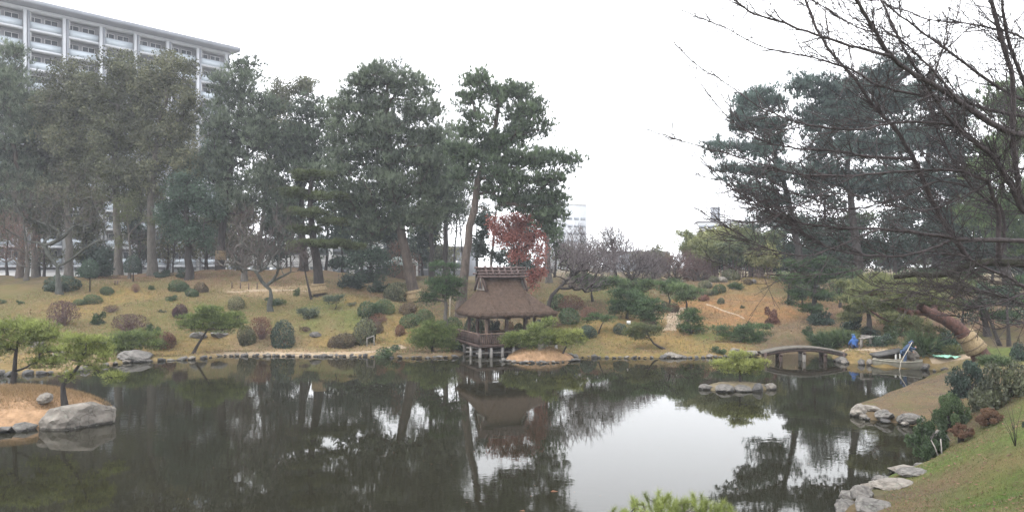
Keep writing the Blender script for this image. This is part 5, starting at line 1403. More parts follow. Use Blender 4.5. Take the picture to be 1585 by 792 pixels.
leafy('rust_tree', 'tree with thin pinkish leaves above the roof ridge', 760, 74, [(760, 400), (765, 350), (772, 310)], 0.18, [(775, 312, 30, 16), (742, 322, 22, 14), (800, 318, 22, 12)], 'leaf_rust', seed=21, pad=0.7, n_leaf=26, size=0.11)
for k, (px, x2, l) in enumerate([(703, 708, 'left of two slim bare trunks beside the leaning pine'), (716, 712, 'right of two slim bare trunks beside the leaning pine')]):
    bare('bare_tree', l, px, 88 + 3 * k, [(px, 395), (x2, 350), (x2 - 4, 310)], 0.13, [(x2, 330, 24, 36)], 90, 'bark_dark', 'twig_brown', seed=22 + k)
bare('bare_tree', 'thin bare tree showing against the sky right of the roof ridge', 792, 80, [(792, 400), (796, 370)], 0.13, [(800, 370, 26, 28)], 110, 'bark_dark', 'twig_brown', seed=25)

# bare and lichened trees on the lawn
bare('lichened_tree', 'forked bare tree with pale lichened trunk in front of the dark dome shrub', 92, 61.5, [(90, 430), (89, 412)], 0.27,
     [(60, 340, 50, 45), (105, 310, 45, 55), (140, 345, 35, 40), (30, 300, 35, 30)], 230, seed=30, stems=[(70, 380), (55, 345), (100, 365), (115, 340), (104, 300), (70, 300), (130, 385)], leaf='leaf_olive', n_leaf=900, size=0.13)
bare('bare_tree', 'bare reddish tree at the left edge of the lawn', 40, 70, [(45, 400), (40, 370)], 0.22, [(20, 385, 45, 30), (15, 350, 40, 25)], 220, 'bark_grey', 'twig_red', seed=31, stems=[(20, 390), (52, 360)], leaf='leaf_rust', n_leaf=900)
bare('lichened_tree', 'bare forked tree with pale lichened trunk at the foot of the lawn mound', 419, 57.5, [(419, 455), (418, 448)], 0.23,
     [(395, 390, 36, 40), (430, 370, 36, 50), (380, 350, 30, 35), (450, 400, 25, 30)], 230, seed=32, stems=[(405, 435), (392, 415), (428, 425), (432, 395), (428, 360), (386, 390), (412, 390)])
bare('bare_tree', 'gnarled low bare tree on the lawn mound', 378, 67, [(378, 425), (376, 410), (380, 398)], 0.30, [(365, 385, 32, 24), (395, 400, 30, 22), (350, 400, 24, 16), (385, 355, 30, 22)], 230, 'bark_grey', 'twig_brown', seed=33, stems=[(395, 410), (360, 400), (390, 390)])
bare('bare_tree', 'slim dark bare tree at the edge of the layered pine', 483, 60, [(478, 445), (472, 425), (470, 405)], 0.10, [(470, 395, 16, 22)], 60, 'bark_dark', 'twig_brown', seed=34)
for k, (px, l) in enumerate([(215, 'thin bare sapling left of the dark evergreen'), (268, 'thin bare sapling behind the round green shrubs'), (318, 'thin bare sapling right of the dark evergreen')]):
    bare('bare_tree', l, px, 74 + k, [(px, 400), (px + 3, 370)], 0.09, [(px, 385, 26, 30)], 90, 'bark_dark', 'twig_brown', seed=36 + k, leaf='leaf_olive', n_leaf=260)
# bare grove right of the pavilion
bare('bare_tree', 'dark crooked bare tree leaning right of the thatched roof', 848, 57, [(850, 455), (862, 447), (880, 432)], 0.20, [(880, 405, 36, 30), (915, 410, 36, 28), (900, 440, 40, 12)], 384, 'bark_dark', 'twig_grey', twig=0.016, sub=3, seed=40, stems=[(858, 425), (885, 445), (915, 448), (900, 418), (870, 410)], drop=0.1)
bare('bare_tree', 'grey bare tree with last brown leaves against the tower', 905, 72, [(905, 415), (903, 390)], 0.18, [(900, 385, 26, 34), (915, 400, 28, 28)], 351, 'bark_grey', 'twig_grey', twig=0.016, sub=3, seed=41, leaf='leaf_brown', n_leaf=1100, size=0.13)
bare('bare_tree', 'brown-leaved bare tree standing tallest in the sky gap', 952, 74, [(953, 415), (948, 390), (946, 370)], 0.20, [(945, 372, 24, 22), (962, 382, 20, 16), (938, 400, 26, 22)], 384, 'bark_dark', 'twig_grey', twig=0.016, sub=3, seed=42, leaf='leaf_brown', n_leaf=1900, size=0.14)
bare('bare_tree', 'grey bare twiggy tree below the low building', 978, 70, [(976, 430), (972, 412)], 0.18, [(970, 408, 36, 26), (995, 415, 28, 22)], 502, 'bark_dark', 'twig_grey', twig=0.016, sub=3, seed=43, stems=[(990, 420), (960, 415)])
bare('bare_tree', 'pale bare twiggy tree at the right of the grey grove', 1006, 74, [(1008, 425), (1010, 410)], 0.14, [(1008, 412, 24, 22)], 317, 'bark_grey', 'twig_grey', twig=0.016, sub=3, seed=44)
bare('bare_tree', 'pinkish bare twiggy tree left of the bamboo', 1045, 76, [(1046, 430), (1045, 412)], 0.16, [(1040, 415, 30, 22), (1062, 412, 26, 22)], 552, 'bark_grey', 'twig_red', twig=0.016, sub=3, seed=45)
bare('bare_tree', 'rusty bare thicket tree in front of the bamboo', 1082, 74, [(1082, 430), (1080, 415)], 0.13, [(1080, 418, 26, 18)], 384, 'bark_grey', 'twig_red', twig=0.016, sub=3, seed=46)
leafy('green_tree', 'small olive tree peeping between bare trees and bamboo', 1035, 84, [(1036, 415), (1037, 402)], 0.12, [(1037, 402, 14, 11)], 'leaf_olive', seed=47, pad=0.7, n_leaf=60, size=0.22)

# ------------------------------------------------------------------ bamboo grove
def bamboo(label, px, d, top_y, lean, rx, seed, mat='bamboo_leaf'):
    r_ = np.random.default_rng(4000 + seed); b = base_at(px, d)
    t = thing('bamboo_clump', label, 'bamboo', b, 'bamboo clumps on the hill'); C, Dn, tn = [], [], []
    for i in range(9):
        x0 = px + r_.uniform(-0.55, 0.55) * rx; dd = d + r_.uniform(-1.5, 1.5); b0 = base_at(x0, dd)
        ty = top_y + abs(r_.normal(0, 9)); sx = r_.uniform(-1, 1)
        tip = at(x0 + lean * rx * 0.5 + sx * rx * 0.7, ty + abs(sx) * 14, dd + r_.uniform(-1.2, 0.6))
        mid = np.array([b0[0] * 0.75 + tip[0] * 0.25, b0[1] * 0.8 + tip[1] * 0.2, b0[2] * 0.25 + tip[2] * 0.75 + 0.8])
        s = np.linspace(0, 1, 10)[:, None]; P = b0 * (1 - s) ** 2 + 2 * mid * s * (1 - s) + tip * s * s
        q = MB(); q.tube(P - b, np.linspace(0.05, 0.012, 10), 6, False); q.build('culm', M['bamboo_pole'], t, True)
        m = 30; u = r_.uniform(0.3, 1.0, m) ** 0.8; idx_ = u * 9; i0 = np.clip(idx_.astype(int), 0, 8); f = (idx_ - i0)[:, None]
        base = P[i0] * (1 - f) + P[i0 + 1] * f + r_.normal(0, 0.42, (m, 3)) * [1, 1, 0.5]
        tb = np.repeat(r_.uniform(0.05, 0.85, m), 12)
        C.append(np.repeat(base, 12, 0) + r_.normal(0, 0.16, (m * 12, 3)) - [0, 0, 0.1]); tn.append(tb + r_.uniform(-0.15, 0.15, m * 12))
    C = np.concatenate(C) - b
    V, T, tt = needles(C, unit(r_.normal(0, 0.55, C.shape) + [0, 0, -0.75]), r_, 3, 0.38, 0.036, 0.5, np.concatenate(tn))
    put('foliage', np_mesh('foliage', V, None, T, M[mat], tint=tt), t)
for i, (px, d, ty, ln, rx, m, l) in enumerate([
        (1072, 80, 354, -0.9, 16, 'bamboo_leaf', 'slender bamboo plume leaning left at the edge of the grove'), (1098, 78, 356, -0.2, 24, 'bamboo_leaf', 'yellow-green bamboo clump at the left of the grove'),
        (1122, 80, 344, 0.0, 26, 'bamboo_leaf', 'tallest pale bamboo clump below the chimney building'), (1150, 80, 346, 0.2, 26, 'bamboo_leaf', 'pale bamboo clump right of the tallest one'),
        (1100, 75, 372, -0.1, 24, 'bamboo_leaf', 'low drooping bright bamboo clump in front of the grove'), (1128, 75, 368, 0.1, 24, 'bamboo_leaf_dark', 'dark drooping bamboo clump behind the summit shrubs'),
        (1156, 75, 366, 0.0, 24, 'bamboo_leaf_dark', 'dark bamboo clump above the hill summit'), (1182, 78, 350, 0.2, 26, 'bamboo_leaf_dark', 'dark bamboo clump at the right of the grove'), (1185, 74, 376, 0.0, 22, 'bamboo_leaf', 'low yellowish bamboo clump at the right of the summit')]):
    bamboo(l, px, d, ty, ln, rx, i, m)
leafy('dark_evergreen', 'dark evergreen mass behind the hill summit', 1165, 82, [(1165, 420), (1165, 390)], 0.22, [(1150, 400, 45, 26), (1195, 395, 40, 30), (1110, 410, 30, 20)], 'leaf_dark', 'bark_dark', seed=50, n_leaf=230, size=0.25)

# ------------------------------------------------------------------ big pines on the right
pine('tall_pine', 'tall pine with rounded crown leftmost behind the cherry branches', 1240, 64, [(1238, 400), (1228, 340), (1212, 280), (1195, 220), (1185, 175)], 0.36,
     [(1165, 160, 34, 20), (1195, 158, 32, 18), (1150, 195, 36, 18), (1195, 195, 38, 18), (1128, 232, 38, 9), (1185, 235, 42, 18), (1143, 268, 44, 9), (1200, 275, 42, 18), (1165, 300, 40, 14), (1215, 315, 36, 16), (1185, 340, 36, 14)], 'pine_blue', 'bark_dark', pad=0.95, tufts=66, seed=60, puff=(1.08, 1.15), loose=1.2, flat=0.75, k=8, wd=0.034, tw=2, spread=0.48, thin=0.52, upn=1.15, ls=1.3)
pine('tall_pine', 'tall wide pine standing highest behind the cherry branches', 1330, 62, [(1328, 400), (1318, 320), (1310, 240), (1320, 160)], 0.42,
     [(1250, 135, 34, 16), (1290, 150, 42, 18), (1375, 118, 44, 20), (1340, 140, 40, 18), (1265, 185, 44, 20), (1330, 185, 50, 20), (1385, 165, 44, 20), (1290, 230, 50, 20), (1360, 230, 48, 20), (1260, 270, 42, 18), (1330, 285, 50, 18), (1385, 290, 38, 18)], 'pine_blue', 'bark_dark', pad=1.0, tufts=66, seed=61, puff=(1.14, 1.45), loose=1.2, flat=0.75, k=8, wd=0.034, tw=2, spread=0.48, thin=0.52, upn=1.15, ls=1.3)
pine('tall_pine', 'dark pine behind the upright cherry stem', 1450, 66, [(1448, 400), (1440, 320), (1435, 240), (1440, 190)], 0.40,
     [(1430, 150, 36, 22), (1470, 180, 40, 24), (1425, 215, 42, 22), (1480, 235, 42, 22), (1430, 280, 46, 22), (1490, 295, 42, 24), (1450, 330, 46, 20)], 'pine_blue', 'bark_dark', pad=1.0, tufts=60, seed=62, puff=(1.14, 1.45), loose=1.2, flat=0.75, k=8, wd=0.034, tw=2, spread=0.48, thin=0.52, upn=1.15, ls=1.3)
pine('tall_pine', 'dark pine filling the right picture edge behind the cherry', 1560, 60, [(1556, 400), (1550, 300), (1545, 200)], 0.40,
     [(1550, 165, 40, 28), (1590, 215, 45, 30), (1540, 250, 42, 28), (1580, 310, 45, 28), (1530, 330, 40, 24), (1590, 380, 45, 26)], 'pine_green', 'bark_dark', pad=1.0, tufts=60, seed=63, puff=(1.14, 1.45), loose=1.2, flat=0.75, k=8, wd=0.034, tw=2, spread=0.48, thin=0.52, upn=1.15, ls=1.3)
leafy('green_tree', 'bushy green tree low behind the long cherry limb', 1300, 66, [(1300, 440), (1300, 400)], 0.25, [(1265, 375, 40, 26), (1310, 365, 40, 28), (1350, 380, 38, 26), (1230, 400, 40, 26), (1290, 410, 40, 22), (1250, 435, 34, 18)], 'leaf_dark', 'bark_dark', seed=64, n_leaf=230, size=0.25)
leafy('green_tree', 'green tree mass behind the right cherry limbs', 1430, 64, [(1430, 440), (1432, 400)], 0.28, [(1395, 380, 40, 26), (1440, 370, 44, 30), (1490, 380, 44, 28), (1540, 390, 44, 30), (1590, 420, 40, 30)], 'leaf_dark', 'bark_dark', seed=65, n_leaf=220, size=0.25)
pine('garden_pine', 'green pine with drooping pads on the slope right of the brown hill', 1258, 55, [(1262, 480), (1258, 450), (1262, 425)], 0.20,
     [(1235, 412, 26, 10), (1270, 408, 32, 10), (1225, 432, 24, 9), (1260, 432, 34, 11), (1295, 425, 28, 10), (1240, 455, 26, 10), (1275, 458, 30, 11), (1255, 478, 26, 9)], 'pine_green', 'bark_dark', pad=0.6, tufts=60, ln=0.28, wd=0.020, seed=66, drop=0.1)
pine('garden_pine', 'olive-green spreading pine above the seated gardener', 1345, 50, [(1348, 500), (1345, 470), (1340, 448)], 0.20,
     [(1320, 440, 30, 9), (1355, 430, 34, 9), (1390, 440, 32, 9), (1315, 462, 28, 8), (1350, 455, 36, 10), (1335, 480, 34, 9), (1370, 475, 30, 9), (1310, 490, 26, 7)], 'pine_olive', 'bark_dark', pad=0.55, tufts=58, ln=0.26, wd=0.019, seed=67, drop=0.05)
pine('leaning_red_pine', 'thick red-barked pine leaning left over the inlet with a straw wrap', 1528, 38.5, [(1516, 541, -.2), (1498, 519, .1), (1481, 503, -.1), (1462, 490), (1440, 484, .2), (1424, 474)], 0.43,
     [(1360, 452, 34, 8, 1), (1395, 440, 36, 9, 2), (1340, 470, 30, 7, -1), (1425, 455, 30, 8, 2), (1450, 440, 36, 9, 1), (1410, 500, 30, 8, -1), (1370, 495, 30, 7, 0), (1480, 450, 32, 10, 2), (1440, 515, 20, 6, 1), (1425, 463, 34, 9, -1.2), (1455, 470, 30, 9, 1.5), (1400, 462, 34, 9, -1), (1385, 478, 28, 7, 1), (1330, 455, 28, 8, 1), (1355, 440, 30, 8, 2)], 'pine_olive', 'bark_red', pad=0.55, tufts=60, ln=0.26, wd=0.018, taper=0.55, loose=1.25, puff=(1.1, 1.25), seed=68, wrap=(0.75, 1.55, 0.06), drop=0.0, step=0.6)
pine('garden_pine', 'dark green pine behind the leaning red pine', 1530, 46, [(1528, 510), (1520, 480), (1515, 450)], 0.22,
     [(1500, 445, 36, 11), (1545, 455, 36, 11), (1580, 470, 34, 11), (1500, 475, 34, 10), (1550, 490, 36, 10), (1590, 440, 30, 12), (1470, 470, 26, 8)], 'pine_green', 'bark_dark', pad=0.6, tufts=58, ln=0.26, wd=0.019, seed=69, drop=0.05)
for k, (px, d, x2, l) in enumerate([(1550, 43.5, 1520, 'thin dark trunk bending behind the straw-wrapped pine'), (1562, 43, 1560, 'thin upright dark trunk right of the straw-wrapped pine'), (1426, 50, 1420, 'slim reddish trunk behind the boatman')]):
    leafy('young_tree', l, px, d, [(px - 4, 515), (x2, 480), (x2 - 3, 455)], 0.11, [(x2, 450, 28, 12), (x2 + 10, 470, 24, 10)], 'leaf_dark', 'bark_red' if k == 2 else 'bark_dark', seed=70 + k, pad=0.6, n_leaf=70, size=0.13, group='young trees on the right bank')

# ------------------------------------------------------------------ trained pines about the water
def niwaki(label, px, d, trunk, r0, ells, mat='pine_bright', seed=0, pad=0.42, ln=0.19, wd=0.012, tufts=34, z=None, bark_m='bark_dark', name='garden_pine', **kw):
    return pine(name, label, px, d, trunk, r0, ells, mat, bark_m, pad, tufts, ln, wd * 1.1, 5, kw.pop('fill', 1.25), seed, 'pine tree', 'trained pines about the pond', z=z, flat=kw.pop('flat', 0.6), loose=1.3, puff=(1.06, 1.2), tw=3, step=0.35, drop=kw.pop('drop', 0.0), **kw)
niwaki('wide trained pine at the left picture edge on the straw islet', 16, 30.2, [(22, 575), (26, 555), (20, 540), (28, 525)], 0.13,
       [(20, 505, 34, 10), (55, 508, 36, 10), (85, 520, 26, 8), (-15, 515, 30, 10), (40, 525, 40, 9), (5, 540, 24, 9), (75, 545, 28, 8), (85, 560, 26, 8), (55, 562, 20, 8), (-20, 545, 24, 9), (100, 532, 18, 6)], seed=80, z=0.9, pad=0.34, ln=0.17, wd=0.010)
niwaki('S-curved trained pine behind the large boulder', 101, 28.3, [(96, 606), (92, 596), (104, 584), (121, 575), (127, 563), (122, 550), (132, 538)], 0.105,
       [(120, 527, 30, 8), (150, 530, 30, 7), (105, 542, 26, 7), (140, 545, 34, 8), (165, 552, 24, 6), (120, 556, 26, 6), (104, 582, 17, 7), (175, 582, 22, 6), (150, 572, 16, 5), (138, 564, 14, 5)], seed=81, z=0.72, pad=0.3, ln=0.16, wd=0.009)
niwaki('wide low cushion pine on the left shore', 186, 47.2, [(192, 545), (205, 540)], 0.12, [(190, 524, 32, 9), (222, 520, 30, 8), (240, 532, 18, 8), (205, 535, 36, 7), (175, 535, 20, 7)], seed=82, pad=0.4)
niwaki('small dark-trunked pine leaning right on the left shore point', 296, 48.7, [(304, 535), (313, 522), (322, 510), (328, 500)], 0.13,
       [(325, 482, 30, 6), (350, 490, 26, 5), (300, 492, 26, 5), (330, 497, 34, 5), (365, 500, 20, 5), (290, 503, 24, 5), (310, 508, 22, 4), (345, 508, 26, 5)], 'pine_bright', seed=83, pad=0.36)
niwaki('round-topped bright pine on the shore left of the pavilion', 672, 49.3, [(664, 542), (668, 530), (675, 520)], 0.13, [(672, 505, 24, 7), (690, 512, 20, 7), (655, 516, 24, 7), (680, 522, 28, 7), (645, 527, 22, 7), (668, 532, 30, 6), (690, 535, 20, 6)], seed=84, pad=0.38)
niwaki('forked bright pine spreading on the pavilion islet', 838, 46.9, [(838, 545), (833, 540), (836, 530), (838, 522)], 0.09,
       [(792, 522, 18, 6), (815, 520, 22, 7), (845, 518, 22, 7), (835, 508, 20, 7), (800, 531, 22, 6), (828, 532, 24, 6), (855, 527, 18, 6), (850, 500, 14, 6), (782, 527, 12, 5)], seed=85, z=0.6, pad=0.34)
niwaki('right-hand bright pine leaning on the pavilion islet', 868, 46.6, [(871, 540), (877, 532), (885, 525)], 0.07, [(868, 518, 20, 6), (892, 519, 18, 6), (880, 527, 24, 6), (900, 528, 12, 5)], seed=86, z=0.3, pad=0.34)
niwaki('sprawling pine with bare trunk lying along the right lawn', 1036, 50.2, [(1028, 538), (1012, 534), (1003, 524), (1001, 513)], 0.11, [(985, 507, 20, 5), (1005, 510, 18, 5), (975, 517, 18, 5), (995, 520, 22, 5), (1018, 513, 12, 4)], 'pine_olive', seed=87, pad=0.34, fill=0.9, tufts=40)
niwaki('single small pine standing on the low rocky islet', 1146, 35.9, [(1145, 585), (1148, 576), (1143, 568)], 0.07, [(1143, 552, 22, 6), (1120, 564, 20, 6), (1150, 563, 26, 6), (1170, 563, 18, 6), (1135, 572, 24, 5), (1162, 573, 16, 5)], seed=88, z=0.26, pad=0.28, ln=0.16, wd=0.009)
CL = [(918, 60, 452, [(905, 432, 26, 7), (940, 436, 24, 8), (920, 442, 30, 6)], 'spreading dark green pine below the bare grove'),
      (985, 63, 457, [(965, 440, 20, 7), (1000, 440, 22, 7), (985, 448, 24, 6)], 'flat-topped green pine below the low building'),
      (970, 56, 490, [(962, 455, 22, 7), (985, 460, 22, 7), (955, 470, 20, 7), (975, 475, 26, 8), (950, 480, 16, 6)], 'layered green pine left of the clipped domes'),
      (1004, 54.5, 505, [(1000, 470, 24, 7), (1018, 480, 16, 7), (992, 483, 24, 8), (1010, 494, 20, 8)], 'dense layered pine above the dark clipped dome'),
      (1036, 60, 470, [(1025, 442, 16, 6), (1045, 440, 16, 6), (1032, 451, 18, 5)], 'flat-layered pine left of the sandy slope path'),
      (1060, 57.5, 478, [(1050, 446, 22, 6), (1072, 452, 18, 6), (1062, 459, 26, 6), (1048, 464, 14, 5)], 'umbrella-shaped pine beside the brown hill'),
      (1070, 52.5, 516, [(1068, 484, 14, 6), (1060, 493, 16, 7), (1078, 497, 16, 7), (1062, 507, 18, 7), (1082, 510, 14, 6)], 'dark cone-shaped pine at the foot of the sandy path')]
for i, (px, d, by, el, l) in enumerate(CL):
    niwaki(l, px, d, [(px + (i % 3 - 1) * 4, (by + el[0][1]) / 2), (px, el[-1][1])], 0.13, el, 'pine_green', seed=90 + i, pad=0.46, ln=0.20, wd=0.015, fill=1.5)
niwaki('cloud-pruned dark tree with flat top left of the pavilion', 690, 52.5, [(690, 475), (688, 450), (690, 425)], 0.20, [(676, 413, 20, 5), (702, 414, 18, 5), (672, 440, 22, 9), (704, 440, 20, 9), (690, 450, 30, 9), (664, 462, 20, 10), (705, 458, 12, 8), (690, 432, 18, 7)], 'pine_green', seed=98, pad=0.5, ln=0.18, wd=0.016, fill=1.6, name='cloud_pruned_tree', bark_m='bark_grey')
niwaki('creeping pine hanging over the bank left of the bridge', 1140, 50.8, [(1145, 525), (1155, 520)], 0.09, [(1120, 511, 22, 5), (1150, 512, 24, 6), (1175, 520, 18, 6), (1140, 521, 26, 6), (1170, 530, 22, 6), (1195, 535, 12, 5), (1160, 508, 20, 5)], 'pine_green', seed=99, pad=0.42, fill=1.4)
niwaki('tiny dark pine with crooked trunk on the lawn', 513, 57.2, [(516, 482), (526, 474), (520, 468)], 0.07, [(510, 463, 10, 4), (526, 462, 9, 4), (518, 466, 14, 3)], 'pine_far', seed=100, pad=0.34)
niwaki('small grey-leaved bonsai-like tree on the lawn', 480, 55, [(481, 495), (478, 488)], 0.06, [(470, 483, 11, 5), (486, 484, 9, 5), (478, 490, 14, 4)], 'pine_far', seed=101, pad=0.34)
niwaki('small dark pine leaning on the right lawn near the red maple', 925, 53.3, [(930, 500), (936, 495)], 0.07, [(922, 490, 14, 4), (940, 494, 14, 4), (910, 496, 10, 3)], 'pine_green', seed=102, pad=0.34)
niwaki('small dark pine on the brown mound behind the bridge', 1180, 51.5, [(1181, 512), (1182, 507)], 0.05, [(1178, 505, 10, 3.5), (1188, 506, 8, 3)], 'pine_green', seed=103, pad=0.28)

# ------------------------------------------------------------------ lower trees that close the grove behind the trunks
UN = [(12, 84, [(10, 345, 34, 28), (-20, 380, 30, 24)], 'leaf_olive', 'low olive tree at the left picture edge behind the reddish bare tree'),
      (68, 88, [(70, 345, 30, 24), (75, 300, 30, 30)], 'leaf_dark', 'dark understory tree behind the forked lichened tree'),
      (132, 86, [(130, 350, 34, 26), (140, 310, 30, 24), (125, 390, 28, 18)], 'leaf_olive', 'olive understory tree behind the tall dark hedge bush'),
      (165, 80, [(158, 395, 30, 20), (175, 410, 22, 12)], 'leaf_dark', 'dark rounded understory tree left of the middle olive trunk'),
      (218, 86, [(212, 355, 30, 24), (222, 395, 24, 20)], 'leaf_dark', 'dark understory tree between middle olive trunk and many-stemmed tree'),
      (258, 84, [(262, 345, 28, 26), (255, 385, 24, 18)], 'leaf_olive', 'olive understory tree left of the dark evergreen trunk'),
      (322, 86, [(325, 340, 30, 28), (322, 385, 26, 20)], 'leaf_olive', 'olive understory tree left of the ringed pine'),
      (372, 90, [(378, 330, 34, 30), (370, 375, 30, 22)], 'leaf_olive', 'olive understory tree right of the ringed pine'),
      (405, 82, [(408, 385, 22, 14), (425, 360, 28, 24), (440, 395, 24, 12)], 'leaf_dark', 'dark tree behind the lichened forked tree'),
      (445, 90, [(448, 345, 34, 28), (450, 300, 34, 26)], 'leaf_dark', 'dark tree left of the layered pine'),
      (530, 80, [(532, 330, 30, 26), (530, 370, 28, 22), (535, 405, 30, 16)], 'leaf_dark', 'dark tree between layered pine and tallest pine'),
      (598, 88, [(598, 355, 34, 26), (612, 385, 30, 20)], 'leaf_dark', 'dark tree behind the trunk of the tallest pine'),
      (655, 90, [(655, 365, 28, 22), (668, 350, 26, 22), (655, 400, 26, 16)], 'leaf_dark', 'dark tree right of the trunk of the tallest pine'),
      (738, 84, [(748, 335, 22, 20), (742, 385, 18, 30)], 'leaf_dark', 'dark narrow tree right of the leaning trunk'),
      (858, 84, [(855, 360, 26, 20), (868, 385, 24, 18)], 'leaf_green', 'green tree behind the red maple'),
      (1205, 84, [(1200, 375, 34, 26), (1230, 350, 36, 26), (1195, 410, 30, 14)], 'leaf_dark', 'dark woodland tree behind the leftmost right-hand pine'),
      (1262, 88, [(1262, 355, 40, 30), (1270, 395, 40, 20)], 'leaf_dark', 'dark woodland tree behind the drooping green pine'),
      (1325, 86, [(1322, 345, 40, 30), (1335, 390, 44, 22)], 'leaf_green', 'green woodland tree behind the long low cherry limb'),
      (1392, 88, [(1392, 345, 42, 32), (1400, 390, 44, 22)], 'leaf_dark', 'dark woodland tree left of the dark right pine'),
      (1465, 86, [(1460, 350, 42, 32), (1470, 395, 44, 22)], 'leaf_green', 'green woodland tree behind the mossy cherry limb'),
      (1535, 84, [(1532, 350, 44, 34), (1540, 395, 44, 22)], 'leaf_dark', 'dark woodland tree at the right behind the cherry trunk'),
      (1600, 80, [(1600, 350, 46, 36), (1600, 400, 44, 22)], 'leaf_dark', 'dark woodland tree cut by the right picture edge')]
for i, (px, d, el, m, l) in enumerate(UN):
    leafy('understory_tree', l, px, d, [(px + (i % 3 - 1) * 3, 415), (px, el[0][1] + 12)], 0.15, el + ([(px, 412, 32, 10)] if px > 1100 else []), m, 'bark_dark', seed=200 + i, n_leaf=100, size=0.34, pad=1.05, group='lower trees closing the grove', twigs=3)
for i, (px, d, by, el, m, l) in enumerate([
        (1405, 52, 505, [(1395, 462, 26, 14), (1420, 475, 22, 14), (1385, 480, 20, 12)], 'leaf_green', 'green tree up the bank behind the leaning red pine crown'),
        (1490, 50, 510, [(1480, 470, 26, 14), (1500, 488, 24, 12)], 'leaf_dark', 'dark tree up the bank above the straw wrap'),
        (1570, 48, 515, [(1560, 500, 26, 14), (1585, 490, 26, 16)], 'leaf_dark', 'dark low tree at the right edge above the spit'),
        (1300, 60, 470, [(1295, 440, 26, 14), (1320, 425, 26, 14)], 'leaf_green', 'green tree on the slope above the seated gardener'),
        (1430, 58, 465, [(1425, 425, 34, 14), (1465, 430, 34, 14), (1505, 425, 34, 16)], 'leaf_green', 'wide green tree under the mossy cherry limb'),
        (1220, 60, 470, [(1215, 430, 22, 12), (1232, 445, 22, 12), (1222, 465, 18, 10)], 'leaf_green', 'green tree at the right shoulder of the brown hill')]):
    leafy('bank_tree', l, px, d, [(px, (by + el[0][1]) / 2), (px + 2, el[0][1] + 5)], 0.11, el, m, 'bark_dark', seed=240 + i, n_leaf=132, size=0.16, pad=0.7, group='trees on the right bank', twigs=3)

BG = [(60, 92, 180, 'leaf_olive', 'tall olive tree far behind the forked lichened tree'), (130, 94, 165, 'leaf_olive', 'tall olive tree far behind the topiary ball'), (215, 92, 160, 'leaf_olive', 'tall olive tree far behind the middle olive trunk'), (290, 94, 170, 'leaf_olive', 'tall olive tree far behind the dark evergreen'), (335, 92, 215, 'leaf_dark', 'tall dark tree far behind the ringed pine'), (1275, 84, 245, 'leaf_dark', 'tall dark tree filling the gap right of the leftmost right-hand pine'), (1385, 84, 235, 'leaf_dark', 'tall dark tree far behind the tall wide pine'), (1500, 82, 230, 'leaf_dark', 'tall dark tree far behind the right cherry limbs'),
      (370, 98, 300, 'leaf_olive', 'tall olive tree far behind the lichened forked tree'), (430, 100, 285, 'leaf_dark', 'tall dark tree far behind the gap left of the layered pine'), (505, 98, 275, 'leaf_dark', 'tall dark tree far behind the layered pine'),
      (560, 102, 285, 'leaf_olive', 'tall olive tree far behind the dense evergreen'), (620, 98, 300, 'leaf_dark', 'tall dark tree far behind the tallest pine'), (672, 102, 320, 'leaf_olive', 'olive tree far behind the slim dark pine'), (812, 98, 335, 'leaf_dark', 'dark tree far behind the red maple'),
      (1165, 112, 376, 'leaf_dark', 'far dark wood tree behind the bamboo'), (1225, 110, 372, 'leaf_dark', 'far dark wood tree right of the bamboo'), (1012, 96, 384, 'leaf_olive', 'olive tree behind the pale bare tree before the low building'), (885, 94, 378, 'leaf_olive', 'olive tree behind the crooked bare tree'), (1290, 112, 370, 'leaf_olive', 'far olive wood tree behind the drooping pine'), (1355, 108, 366, 'leaf_dark', 'far dark wood tree behind the tall wide pine'),
      (1420, 112, 370, 'leaf_olive', 'far olive wood tree behind the mossy limb'), (1485, 108, 366, 'leaf_dark', 'far dark wood tree behind the upright cherry stem'), (1550, 110, 368, 'leaf_olive', 'far olive wood tree near the right edge'), (1615, 106, 366, 'leaf_dark', 'far dark wood tree cut by the right edge')]
for i, (px, d, ty, m, l) in enumerate(BG):
    el = [(px, ty + 28, 36, 28), (px - 14, ty + 60, 36, 28), (px + 16, ty + 75, 34, 26), (px, min(ty + 105, 400), 34, 18)] + [(px + 8, yy, 34, 24) for yy in range(ty + 140, 400, 36)] if ty < 350 else [(px - 8, ty + 14, 38, 18), (px + 14, ty + 26, 38, 16), (px, 404, 44, 12)]
    leafy('background_tree', l, px, d, [(px, 405), (px + 3, ty + 40)], 0.22, el, m, 'bark_dark', seed=300 + i, n_leaf=132, size=0.38, pad=1.6, group='trees far behind the garden', twigs=2)

